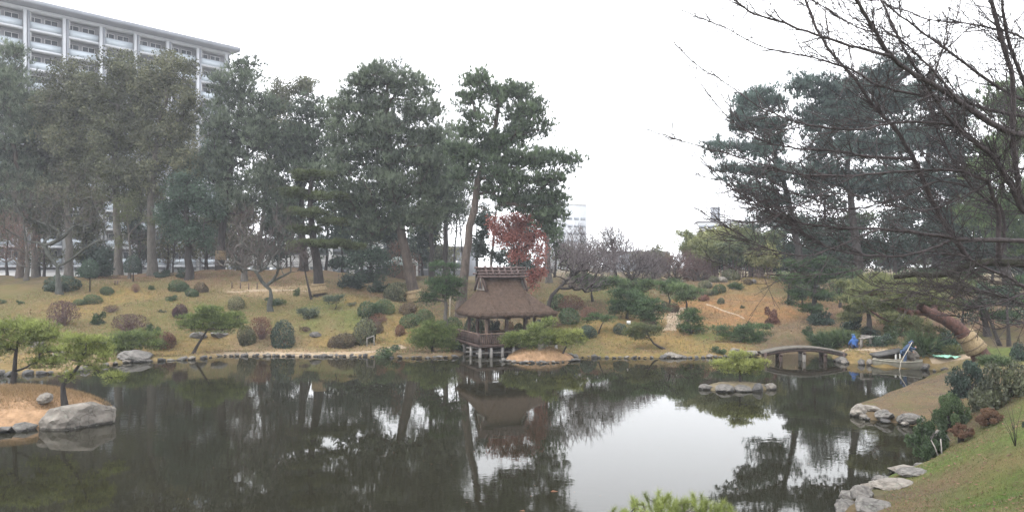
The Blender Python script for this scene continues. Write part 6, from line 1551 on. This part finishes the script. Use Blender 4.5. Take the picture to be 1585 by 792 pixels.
def candle_pine():
    """near pine below the camera: long needles in upright brushes"""
    r_ = np.random.default_rng(77); d = 9.6; b = base_at(1045, d)
    t = thing('garden_pine', 'bright pine top with long needles at the bottom picture edge', 'pine tree', b, 'trained pines about the pond')
    tips = []
    for px, py, rx, ry, n in [(968, 798, 22, 8, 9), (1000, 784, 26, 9, 13), (1035, 782, 28, 10, 15), (1072, 780, 28, 10, 15), (1108, 786, 26, 10, 13), (1135, 800, 18, 9, 8), (1050, 806, 70, 14, 30), (1045, 845, 80, 24, 40)]:
        k = d / F
        tips.append(at(px, py, d) + in_ball(n, r_, 2) * [rx * k, 0.35 + rx * k, ry * k])
    tips = np.concatenate(tips)
    P, par, rad, nt_ = grow(np.array([b - [0, 0, .2], at(1048, 900, d), at(1042, 850, d), at(1044, 815, d)]), 0.09, tips, r_, step=0.15, drop=0.4, twig=0.006)
    mb = MB(); bark(P - b, par, rad, nt_, mb); put('trunk', mb.mesh('trunk', M['bark_grey'], True), t)
    C, N, tn = [], [], []
    for p in tips:
        ax = unit(np.array([r_.normal(0, .35), r_.normal(0, .35), 1.0])); m = 16
        s = np.linspace(-0.10, 0.03, m)[:, None]
        C.append(p + ax * s); N.append(np.tile(ax, (m, 1))); tn.append(r_.uniform(.3, .8) + r_.uniform(-.15, .15, m))
    V, T, tt = needles(np.concatenate(C) - b, np.concatenate(N), r_, 14, 0.105, 0.0014, 0.75, np.concatenate(tn))
    put('crown', np_mesh('crown', V, None, T, M['pine_bright'], tint=tt), t)
candle_pine()

# ------------------------------------------------------------------ shrubs
SH = [  # photo column, foot row, half width, height, material, style, label
    (98, 449, 29, 23, 'leaf_dark', 'dome', 'largest dark green dome shrub behind the forked lichened tree'),
    (97, 503, 23, 44, 'leaf_maroon', 'twiggy', 'tall maroon twiggy dome on the left lawn'),
    (200, 512, 26, 31, 'leaf_maroon', 'twiggy', 'broad maroon twiggy dome above the cushion pine'),
    (143, 468, 14, 13, 'leaf_green', 'dome', 'bright green shrub right of the tall maroon dome'),
    (123, 471, 10, 9, 'leaf_green', 'dome', 'small green shrub touching the tall maroon dome'),
    (152, 501, 14, 21, 'leaf_green', 'loose', 'loose green bush between the two maroon domes'),
    (165, 455, 11, 12, 'leaf_green', 'dome', 'small dark green dome on the upper left lawn'),
    (172, 483, 12, 13, 'leaf_maroon', 'twiggy', 'small maroon bush above the broad maroon dome'),
    (275, 450, 15, 17, 'leaf_green', 'dome', 'larger rounded green shrub before the dark evergreen'),
    (296, 458, 10, 13, 'leaf_green', 'dome', 'smaller rounded green shrub right of the larger one'),
    (311, 452, 11, 16, 'leaf_brown', 'dome', 'brownish dome shrub right of the green pair'),
    (267, 464, 11, 9, 'leaf_green', 'loose', 'low grey-green shrub below the green pair'),
    (280, 489, 11, 19, 'leaf_maroon', 'dome', 'small dark purple round bush on the mid lawn'),
    (366, 477, 14, 19, 'leaf_olive', 'dome', 'pale olive shrub left of the lichened forked tree'),
    (380, 532, 13, 30, 'leaf_olive', 'dome', 'upright olive shrub by the shore path'),
    (255, 536, 18, 22, 'leaf_red', 'dome', 'dark red bush beside the cushion pine'),
    (236, 516, 13, 20, 'leaf_green', 'loose', 'green bush at the side of the broad maroon dome'),
    (437, 534, 20, 38, 'leaf_dark', 'dome', 'round dark green bush by the shore path'),
    (404, 524, 17, 40, 'leaf_red', 'twiggy', 'dusty red bush left of the round dark bush'),
    (251, 483, 7, 7, 'leaf_olive', 'loose', 'tiny shrub on the lawn left of the purple bush'),
    (31, 470, 7, 7, 'leaf_green', 'loose', 'tiny green shrub on the far left lawn'),
    (4, 469, 7, 8, 'leaf_green', 'loose', 'tiny green shrub at the left picture edge'),
    (234, 448, 7, 9, 'leaf_green', 'loose', 'tiny shrub under the many-stemmed tree'),
    (210, 452, 7, 16, 'leaf_rust', 'twiggy', 'little reddish twig bush on the upper lawn'),
    (285, 428, 16, 16, 'leaf_dark', 'loose', 'dark undergrowth bush left of the evergreen trunk'),
    (252, 428, 16, 14, 'leaf_dark', 'loose', 'dark undergrowth bush by the many-stemmed tree'),
    (150, 428, 34, 40, 'leaf_dark', 'loose', 'tall dark hedge bush behind the topiary'),
    (425, 470, 20, 12, 'leaf_green', 'loose', 'low grey-green bush round the lichened tree foot'),
    (460, 457, 7, 14, 'leaf_green', 'loose', 'small green bush on the lawn path'),
    (472, 512, 9, 9, 'leaf_maroon', 'twiggy', 'faint mauve twig bush on the lawn slope'),
    (545, 472, 10, 6, 'leaf_olive', 'loose', 'low tuft on the crest of the lawn'),
    (570, 492, 18, 26, 'leaf_green', 'dome', 'big rounded green shrub on the slope left of the wrapped pine'),
    (585, 500, 17, 17, 'leaf_rust', 'twiggy', 'reddish shrub under the big rounded green one'),
    (594, 483, 16, 20, 'leaf_green', 'dome', 'rounded green shrub behind the reddish one'),
    (534, 536, 22, 22, 'leaf_brown', 'dome', 'clipped brownish hedge mound by the shore path'),
    (566, 530, 20, 38, 'leaf_olive', 'dome', 'tall clipped olive hedge mound by the shore path'),
    (585, 515, 8, 18, 'leaf_brown', 'dome', 'small brown shrub right of the hedge mounds'),
    (601, 552, 23, 20, 'leaf_green', 'loose', 'leafy bright shrub overhanging the water left of the pavilion'),
    (635, 505, 17, 20, 'leaf_green', 'dome', 'green shrub below the straw-wrapped pine'),
    (657, 498, 15, 20, 'leaf_green', 'dome', 'dark green shrub left of the cloud-pruned tree'),
    (619, 519, 8, 18, 'leaf_rust', 'dome', 'small rust shrub on the slope above the shore'),
    (632, 484, 15, 16, 'leaf_brown', 'dome', 'brown shrub in front of the straw wrap'),
    (618, 462, 24, 26, 'leaf_olive', 'dome', 'olive-brown bush behind the slope'),
    (545, 445, 26, 26, 'leaf_dark', 'loose', 'dark bush right of the layered pine'),
    (590, 452, 22, 24, 'leaf_dark', 'loose', 'dark bush under the evergreen'),
    (700, 512, 18, 22, 'leaf_green', 'dome', 'green shrub at the left end of the pavilion'),
    (712, 542, 14, 20, 'leaf_dark', 'loose', 'dark foliage at the left corner of the pavilion deck'),
    (910, 522, 14, 20, 'leaf_dark', 'dome', 'dark clipped dome nearest the islet pine'),
    (960, 515, 12, 15, 'leaf_dark', 'dome', 'dark clipped dome beside the white notice'),
    (1002, 506, 13, 14, 'leaf_brown', 'dome', 'brown-green clipped dome under the layered pine'),
    (880, 498, 19, 22, 'leaf_green', 'dome', 'green shrub right of the roof eave'),
    (885, 480, 22, 26, 'leaf_red', 'twiggy', 'dusty red shrub behind the eave'),
    (862, 478, 16, 24, 'leaf_green', 'dome', 'dark green shrub behind the right eave'),
    (860, 505, 12, 16, 'leaf_rust', 'twiggy', 'rust shrub under the right eave'),
    (912, 493, 16, 20, 'leaf_rust', 'twiggy', 'rusty azalea on the slope of the right lawn'),
    (803, 519, 9, 20, 'leaf_dark', 'dome', 'dark round bush seen through the pavilion'),
    (788, 517, 9, 22, 'leaf_red', 'twiggy', 'red bush seen through the pavilion'),
    (735, 520, 17, 32, 'leaf_dark', 'dome', 'dark bush behind the pavilion railing'),
    (830, 515, 16, 22, 'leaf_dark', 'loose', 'dark leafy bush behind the right pavilion post'),
    (765, 515, 14, 26, 'leaf_dark', 'loose', 'dark foliage behind the pavilion bench'),
    (1130, 432, 15, 16, 'leaf_olive', 'dome', 'large olive dome on the hilltop'),
    (1105, 437, 9, 11, 'leaf_olive', 'dome', 'olive dome left of the hilltop stones'),
    (1091, 445, 11, 12, 'leaf_olive', 'dome', 'grey-olive dome at the left end of the hilltop'),
    (1114, 451, 11, 12, 'leaf_green', 'dome', 'green dome below the hilltop stones'),
    (1096, 456, 11, 10, 'leaf_olive', 'dome', 'low olive dome on the left of the hill'),
    (1106, 455, 7, 9, 'leaf_green', 'dome', 'small green dome tucked by the low olive one'),
    (1158, 440, 8, 10, 'leaf_brown', 'dome', 'brown dome near the hill summit'),
    (1138, 446, 12, 10, 'leaf_green', 'spiky', 'low spreading green shrub below the hill summit'),
    (1116, 469, 6, 9, 'leaf_dark', 'dome', 'lone dark bush on the brown hillside'),
    (1149, 477, 4, 7, 'leaf_green', 'loose', 'tiny green bush on the brown hillside'),
    (1089, 465, 9, 11, 'leaf_rust', 'dome', 'rust dome at the left foot of the hill'),
    (1029, 478, 7, 13, 'leaf_dark', 'dome', 'small dark round bush beside the sandy slope path'),
    (1041, 483, 11, 15, 'leaf_brown', 'dome', 'brownish round bush beside the sandy slope path'),
    (1195, 500, 14, 28, 'leaf_red', 'loose', 'red-berried shrub at the right of the brown hill'),
    (1250, 518, 10, 18, 'leaf_green', 'loose', 'green bush on the brown mound behind the bridge'),
    (1112, 546, 14, 14, 'leaf_green', 'loose', 'leafy shrub on the shore left of the bridge'),
    (1275, 535, 24, 22, 'leaf_green', 'spiky', 'ferny green mass behind the right end of the bridge'),
    (1303, 534, 20, 24, 'leaf_green', 'spiky', 'ferny green mass beside the seated gardener'),
    (1320, 508, 20, 28, 'leaf_dark', 'loose', 'dark shrub above the ferny mass'),
    (1360, 535, 22, 22, 'leaf_dark', 'loose', 'dark leafy shrub behind the planks'),
    (1345, 522, 18, 20, 'leaf_dark', 'loose', 'dark shrub behind the long plank'),
    (1376, 532, 18, 26, 'leaf_green', 'loose', 'leafy green shrub left of the boatman'),
    (1392, 515, 24, 30, 'leaf_green', 'dome', 'green bush up the bank behind the boatman'),
    (1431, 548, 26, 36, 'leaf_green', 'spiky', 'bright feathery bush right of the boatman'),
    (1468, 540, 24, 40, 'leaf_dark', 'loose', 'dark bush left of the straw-wrapped pine'),
    (1478, 546, 18, 14, 'leaf_yellowgreen', 'spiky', 'low yellow-green plant by the mint sheet'),
    (1540, 563, 24, 15, 'leaf_green', 'spiky', 'strap-leaved plant at the foot of the straw-wrapped pine'),
    (1580, 556, 22, 34, 'leaf_dark', 'loose', 'dark bush at the right edge behind the spit'),
    (1268, 500, 26, 24, 'leaf_dark', 'loose', 'dark bush under the drooping green pine'),
]
for s_ in SH:
    if s_[0] == 1135: continue
    shrub('shrub', s_[6], *s_[:6], group='shrubs about the garden')
NS = [(1497, 612, 30, 54, 'leaf_dark', 'near', 28.5, 'dark leafy shrub behind the dense dome on the right bank'), (1552, 645, 50, 82, 'leaf_olive', 'near', 25.0, 'large olive-brown open shrub at the right picture edge'),
      (1471, 664, 32, 56, 'leaf_green', 'near', 25.3, 'dense dark green dome over the water on the right'), (1434, 703, 30, 54, 'leaf_green', 'near', 23.2, 'leafy shrub overhanging the water with two pale stems'),
      (1531, 655, 24, 26, 'leaf_rust', 'near', 23.5, 'low pinkish brown shrub on the near lawn'), (1488, 672, 18, 18, 'leaf_rust', 'near', 23.0, 'small rust-leaved shrub at the edge of the near lawn'), (1600, 668, 16, 34, 'leaf_dark', 'near', 19.0, 'dark shrub cut by the right picture edge')]
for px, py, rx, h, m, st, d, l in NS:
    p = at(px, py, d); o = thing('shrub', l, 'shrub', p - [0, 0, 0.05], 'shrubs on the near bank')
    k = d / F * 1.15; sc = (rx * k, rx * k * 0.95, h * k)
    put('foliage', dome_mesh(st, px % 2, m), o, rot=(0, 0, px % 6), scale=sc); put('stems', stem_mesh(st, px % 2), o, rot=(0, 0, px % 6), scale=sc)
    g_ = ground_z(p[0], p[1])
    m_ = MB()
    for q in range(4): m_.tube([(0.05 * (q - 1.5), 0, 0.35 * h * k), (0.03 * (q - 1.5), 0.05, min(-0.2, g_ - p[2] - 0.2))], [.03, .04], 6)
    m_.build('stem', M['bark_dark'], o, True)
    if px == 1434:      # two pale bare stems show under it
        for x0, y0, x1 in ((1441, 678, 1452), (1456, 676, 1458)):
            m_ = MB(); m_.tube(np.array([at(x0, y0, 22.6), at((x0 + x1) / 2, 688, 22.5), at(x1, 702, 22.4)]) - p, [.016, .018, .022], 7); m_.build('bare_stem', M['wood_grey'], o, True)
# topiary ball on a stem, and small trained tree
for px, py, rx, top, l in [(139, 452, 14, 405, 'clipped ball on a tall thin stem on the upper left lawn'), (206, 436, 13, 398, 'small dark ball-headed tree at the crest of the lawn')]:
    p = hit(px, py, 40); k = p[1] / F; t_ = thing('topiary', l, 'topiary', p, 'topiary trees')
    m_ = MB(); m_.tube([(0, 0, -.2), (.02, 0, .9), (0, 0, (py - top) * k * 0.6)], [.06, .05, .04], 7); m_.build('trunk', M['bark_dark'], t_, True)
    put('foliage', dome_mesh('dome', 1, 'leaf_dark'), t_, loc=(0, 0, (py - top - 22) * k), scale=(rx * k, rx * k, 24 * k))
# thin twig plant on the near lawn
p = hit(1572, 690, 10); t_ = thing('twig_plant', 'thin bare twigs sprouting from the near lawn at the right edge', 'twigs', p); r_ = np.random.default_rng(8)
for i in range(7):
    e = np.array([r_.normal(-.12, .14), r_.normal(0, .1), r_.uniform(.5, 1.05)]); m_ = MB(); m_.tube([(0, 0, -.05), e * .5 + r_.normal(0, .02, 3), e], [.009, .007, .003], 4); m_.build('twig', M['bark_dark'], t_)
m_ = MB(); m_.tube([hit(908 - 30, 505, 44) - [0, 0, .2], at(893, 497, 53.0), at(903, 484, 53.2), at(908, 474, 53.2)], [.09, .08, .06, .03], 7)

# ------------------------------------------------------------------ bare cherry in the foreground right
def cherry():
    r_ = np.random.default_rng(21)
    d0 = 14.0; base = np.array([(1668 - CX) / F * d0, d0, 0.0]); base[2] = ground_z(base[0], base[1])
    t = thing('cherry_tree', 'bare dark cherry tree reaching in from the right with long twiggy limbs', 'cherry tree', base)
    tr = MB(); tp_ = [base - [0, 0, .2], at(1664, 560, d0), at(1652, 460, d0), at(1640, 405, d0), at(1640, 330, d0), at(1625, 240, d0)]
    tr.tube(np.array(tp_) - base, [.33, .27, .25, .22, .17, .11], 12); tr.build('trunk', M['bark_cherry'], t, True)
    nub = []
    def limb(pts, r0, r1, dd0, dd1, mat='bark_cherry', shoots=1.0, nm='limb', tip=True):
        """points run from the thick end to the tip; the distance runs from dd0 to dd1"""
        n = len(pts); P = np.array([at(p[0], p[1], dd0 + (dd1 - dd0) * i / (n - 1)) for i, p in enumerate(pts)])
        # smooth resample
        S = [P[0]]
        for i in range(n - 1):
            a = P[max(i - 1, 0)]; b = P[i]; c = P[i + 1]; e = P[min(i + 2, n - 1)]
            for k in range(1, 6):
                u = k / 5; S.append(0.5 * (2 * b + (c - a) * u + (2 * a - 5 * b + 4 * c - e) * u * u + (3 * b - a - 3 * c + e) * u ** 3))
        S = np.array(S); m = len(S); S[1:-1] += r_.normal(0, 0.006, (m - 2, 3))
        rad = np.maximum(.8 * (r0 + (r1 - r0) * np.linspace(0, 1, m) ** 0.8), .0085)
        mb = MB(); mb.tube(S - base, rad * (1 + r_.normal(0, .05, m)), 8 if r0 > .02 else 5)
        tw = MB(); L = np.linalg.norm(np.diff(S, axis=0), axis=1).sum()
        def shoot(p, dr, ln, rr, lev):
            k = max(2, int(ln / 0.19)); Q = [p]; v = dr.copy()
            for i in range(k):
                v = unit(v + r_.normal(0, .10, 3) + [0, 0, .05]); Q.append(Q[-1] + v * ln / k)
            Q = np.array(Q); tw.tube(Q - base, np.maximum(np.linspace(rr, rr * .5, len(Q)), .0048), 4 if rr > .006 else 3, False)
            for i in range(1, len(Q)):        # spurs and buds
                if r_.random() < .75:
                    e = unit(r_.normal(0, 1, 3) + [0, 0, .6]) * r_.uniform(.02, .05); tw.tube(np.array([Q[i], Q[i] + e]) - base, [rr * .5 + .001, .0016], 3, False)
            if lev < 2:
                for i in range(1, len(Q) - 1):
                    if r_.random() < (.6 if lev == 0 else .35):
                        ax = unit(unit(Q[i + 1] - Q[i]) * .8 + r_.normal(0, .45, 3) + [-.1, 0, .15]); shoot(Q[i], ax, ln * r_.uniform(.3, .6), rr * .62, lev + 1)
        r0, r1 = r0 * .8, r1 * .8; ns = int(L * 14.5 * shoots)
        for i in range(ns):
            j = int(r_.uniform(.12, .98) * (m - 2)); tg = unit(S[j + 1] - S[j])
            ax = unit(tg * .85 + r_.normal(0, .5, 3) + [-.15, 0, .05]); fr = 1 - j / m
            shoot(S[j], ax, r_.uniform(.25, 1.25) * (.6 + .6 * fr), min(.009, rad[j] * .4 + .003), 0)
        for j in range(2, m):
            if r_.random() < .8:
                e = unit(r_.normal(0, 1, 3) + [0, 0, .5]) * (rad[j] + r_.uniform(.015, .05)); tw.tube(np.array([S[j], S[j] + e]) - base, [min(rad[j] * .5, .006), .002], 3, False)
        o = mb.build(nm, M[mat], t, True)
        x = tw.build('twigs', M['bark_cherry'], o); x['kind'] = 'stuff'
        return S
    limb([(1640, 215), (1590, 210), (1545, 197), (1481, 155), (1454, 136), (1410, 112), (1378, 85), (1350, 40), (1326, 0), (1305, -40)], .085, .028, 14, 11.5)
    limb([(1378, 86), (1326, 74), (1273, 57), (1212, 36), (1165, 20), (1136, 0), (1120, -15)], .034, .010, 12.2, 11.0)
    limb([(1640, 190), (1583, 180), (1530, 170), (1492, 157), (1447, 151), (1386, 140), (1352, 129), (1326, 112), (1280, 95), (1227, 83), (1178, 72), (1125, 45), (1085, 28), (1053, 15)], .050, .005, 14, 12.5, shoots=.7)
    limb([(1498, 400), (1477, 368), (1454, 333), (1428, 277), (1413, 242), (1386, 200), (1356, 170), (1322, 121), (1280, 72), (1246, 0), (1235, -40)], .068, .024, 14.2, 13.5)
    limb([(1600, 335), (1564, 280), (1538, 242), (1507, 216), (1477, 195), (1424, 189), (1382, 191), (1326, 201), (1273, 197), (1227, 187), (1178, 167), (1129, 133), (1076, 98), (1043, 64)], .050, .004, 14, 11.8, shoots=.8)
    limb([(1545, 402), (1545, 333), (1538, 307), (1527, 280), (1507, 273), (1473, 263), (1401, 265), (1326, 271), (1242, 271), (1189, 257), (1132, 240), (1057, 220), (1000, 200)], .060, .004, 14.1, 12.6, shoots=.8)
    limb([(1412, 246), (1341, 242), (1303, 235), (1246, 231), (1197, 223), (1163, 208), (1120, 175), (1085, 130)], .040, .004, 13.9, 12.6)
    limb([(1640, 380), (1583, 373), (1492, 371), (1473, 368), (1416, 360), (1360, 354), (1303, 353), (1265, 349), (1227, 341), (1182, 322), (1140, 295), (1113, 273), (1083, 243)], .062, .004, 14, 12.8, shoots=.9)
    limb([(1473, 370), (1447, 383), (1394, 396), (1341, 395), (1295, 387), (1257, 368), (1231, 349), (1190, 318), (1150, 298)], .036, .004, 13.7, 12.9)
    limb([(1640, 405), (1583, 407), (1530, 405), (1492, 413), (1462, 425), (1416, 425), (1383, 429)], .12, .055, 14, 14.4, 'bark_mossy', .5)
    limb([(1640, 345), (1583, 326), (1576, 284), (1568, 212), (1568, 125), (1557, 83), (1534, 0), (1525, -40)], .075, .038, 14, 13.2)
    limb([(1583, 326), (1560, 280), (1534, 239), (1507, 220), (1470, 185), (1440, 140), (1405, 85), (1363, 0)], .060, .020, 13.9, 12.6)
    limb([(1545, 405), (1555, 371), (1549, 320), (1538, 317), (1504, 288), (1470, 239), (1450, 200), (1440, 150), (1455, 90), (1480, 30), (1490, -20)], .042, .010, 14.1, 14.8)
    limb([(1640, 455), (1583, 443), (1560, 428), (1522, 413), (1490, 396), (1450, 392)], .055, .014, 14, 13.6, shoots=.8)
    limb([(1350, 404), (1310, 421), (1242, 426), (1182, 424), (1130, 413), (1088, 398)], .012, .003, 13.4, 12.8, shoots=.35)
    limb([(1640, 165), (1583, 155), (1530, 125), (1473, 83), (1417, 42), (1363, 0), (1330, -25)], .045, .012, 14, 12.6)
    limb([(1625, 245), (1590, 140), (1560, 60), (1550, -10)], .06, .025, 14, 13.2)
    limb([(1481, 155), (1440, 105), (1390, 60), (1326, 42), (1258, 0), (1240, -15)], .026, .008, 12.9, 12.0)
    limb([(1640, 440), (1590, 452), (1545, 470), (1500, 474), (1455, 462), (1420, 452)], .03, .005, 13.9, 13.2, shoots=.9)
    limb([(1640, 100), (1585, 60), (1520, 40), (1440, 30), (1370, 5)], .034, .010, 14, 12.8)
    limb([(1620, 270), (1570, 262), (1500, 300), (1440, 325), (1380, 318), (1310, 300), (1250, 305), (1180, 290), (1110, 300)], .03, .003, 14, 12.9, shoots=.9)
    limb([(1640, 480), (1585, 470), (1530, 452), (1470, 445), (1410, 452), (1350, 448)], .026, .004, 14, 13.2, shoots=.8)
    limb([(1640, 520), (1590, 500), (1540, 508), (1490, 490), (1450, 488)], .024, .004, 14, 13.4, shoots=.7)
    limb([(1530, 405), (1480, 440), (1430, 455), (1380, 445), (1330, 455)], .022, .004, 14, 13.6, shoots=.8)
    limb([(1360, 354), (1300, 380), (1250, 395), (1190, 385), (1140, 360), (1100, 330)], .020, .004, 13.2, 12.6, shoots=.8)
    limb([(1326, 271), (1270, 300), (1210, 330), (1160, 345), (1115, 335)], .018, .004, 13.2, 12.6, shoots=.8)
    limb([(1500, 290), (1450, 280), (1400, 302), (1340, 320), (1275, 330), (1210, 310), (1160, 312)], .022, .003, 13.8, 13.0, shoots=.9)
cherry()

# ------------------------------------------------------------------ ground cover
r_ = np.random.default_rng(55)
def scatter(n, x0, x1, y0, y1, cond):
    x, y = r_.uniform(x0, x1, n), r_.uniform(y0, y1, n)
    s = sdf_poly(x, y, POND); k = (s > 0.35) & cond(x, y); x, y = x[k], y[k]
    return np.array([(a, b, ground_z(a, b)) for a, b in zip(x, y)])
near = scatter(75000, 6, 19, 11, 27, lambda x, y: (x > 0.50 * y))
kk = r_.random(len(near)) < 0.62
blades('grass', 'short mossy green grass on the near bank', near[kk], 'grass_green', r_, (0.03, 0.085), 0.006)
blades('dry_grass', 'short dry grass on the near bank', near[~kk], 'grass_tan', r_, (0.03, 0.085), 0.005)
far = scatter(90000, -40, 28, 43, 72, lambda x, y: np.abs(x) < 0.75 * y)
kk = (r_.random(len(far)) < 0.45) & ~((far[:, 0] > 12) & (far[:, 1] > 50))
blades('lawn_grass', 'short dull green grass over the far lawns', far[kk], 'grass_green', r_, (0.05, 0.16), 0.020)
blades('dry_lawn_grass', 'dry tan grass over the far lawns', far[~kk], 'grass_tan', r_, (0.05, 0.16), 0.020)
C = []
for k_, n in (('left', 26000), ('pav', 5000)):
    cx, cy_, rx, ry, h = ISL[k_]; q = in_ball(n, r_, 2)[:, :2]
    for a in q:
        x, y = cx + a[0] * rx * .96, cy_ + a[1] * ry * .96; C.append((x, y, islet_z(k_, x, y) + 0.05))
blades('straw_grass', 'dry straw coloured grass on the islets', np.array(C), 'grass_straw', r_, (0.05, 0.19), 0.008)
sp_ = scatter(5000, 13, 24, 26, 38, lambda x, y: x > 0.43 * y)
blades('spit_grass', 'thin brown grass on the grassy spit', sp_, 'grass_tan', r_, (0.03, 0.08), 0.008)

# fallen leaves and needles
lf = np.concatenate([scatter(9000, -40, 28, 43, 72, lambda x, y: np.abs(x) < 0.75 * y), scatter(5000, 6, 19, 11, 27, lambda x, y: x > 0.5 * y), scatter(2500, 13, 24, 26, 50, lambda x, y: x > 0.40 * y)])
n_ = len(lf); a_ = r_.uniform(0, 6.28, n_); sz_ = r_.uniform(0.02, 0.06, n_) * np.where(lf[:, 1] > 40, 1.6, 0.8)
dx = np.stack([np.cos(a_), np.sin(a_), r_.normal(0, .25, n_)], 1) * sz_[:, None]; dy = np.stack([-np.sin(a_), np.cos(a_), r_.normal(0, .25, n_)], 1) * sz_[:, None] * 0.6
Vl = np.stack([lf - dx, lf + dy, lf + dx, lf - dy], 1).reshape(-1, 3) + [0, 0, 0.03]
tag(put('fallen_leaves', np_mesh('fallen_leaves', Vl, np.arange(len(Vl)).reshape(-1, 4), None, M['leaf_rust'], tint=np.repeat(r_.uniform(0, 1, n_), 4))), 'scattered fallen leaves on the lawns and banks', kind='stuff')

# leaves afloat on the pond
xf = r_.uniform(-26, 22, 1500); yf = 16 + 32 * r_.random(1500) ** 0.8; sf = sdf_poly(xf, yf, POND); kf = (sf < -0.1) & (r_.random(1500) < np.exp(sf / 5) + 0.12); xf, yf = xf[kf], yf[kf]; nf = len(xf)
af = r_.uniform(0, 6.28, nf); szf = r_.uniform(0.012, 0.032, nf)[:, None]; cf = np.stack([xf, yf, np.full(nf, 0.004)], 1)
dx = np.stack([np.cos(af), np.sin(af), np.zeros(nf)], 1) * szf; dy = np.stack([-np.sin(af), np.cos(af), np.zeros(nf)], 1) * szf * 0.55
Vf = np.stack([cf - dx, cf + dy, cf + dx, cf - dy], 1).reshape(-1, 3)
tag(put('floating_leaves', np_mesh('floating_leaves', Vf, np.arange(len(Vf)).reshape(-1, 4), None, M['leaf_rust'], tint=np.repeat(r_.uniform(0, 1, nf), 4))), 'small dead leaves afloat on the pond', kind='stuff')

# ------------------------------------------------------------------ hazy air
hz = bpy.data.meshes.new('haze')
m_ = MB(); m_.box((0, 228, 32), (540, 520, 72)); hz = m_.mesh('haze')
hm = bpy.data.materials.new('haze air'); hm.use_nodes = True
nt = hm.node_tree; nt.nodes.clear()
ho = nt.nodes.new('ShaderNodeOutputMaterial'); hv = nt.nodes.new('ShaderNodeVolumePrincipled')
hv.inputs['Color'].default_value = (0.90, 0.93, 1.0, 1); hv.inputs['Density'].default_value = 0.00062; hv.inputs['Anisotropy'].default_value = 0.1
nt.links.new(hv.outputs[0], ho.inputs['Volume']); hz.materials.append(hm)
tag(put('haze', hz), 'thin pale winter haze over the garden', kind='stuff')
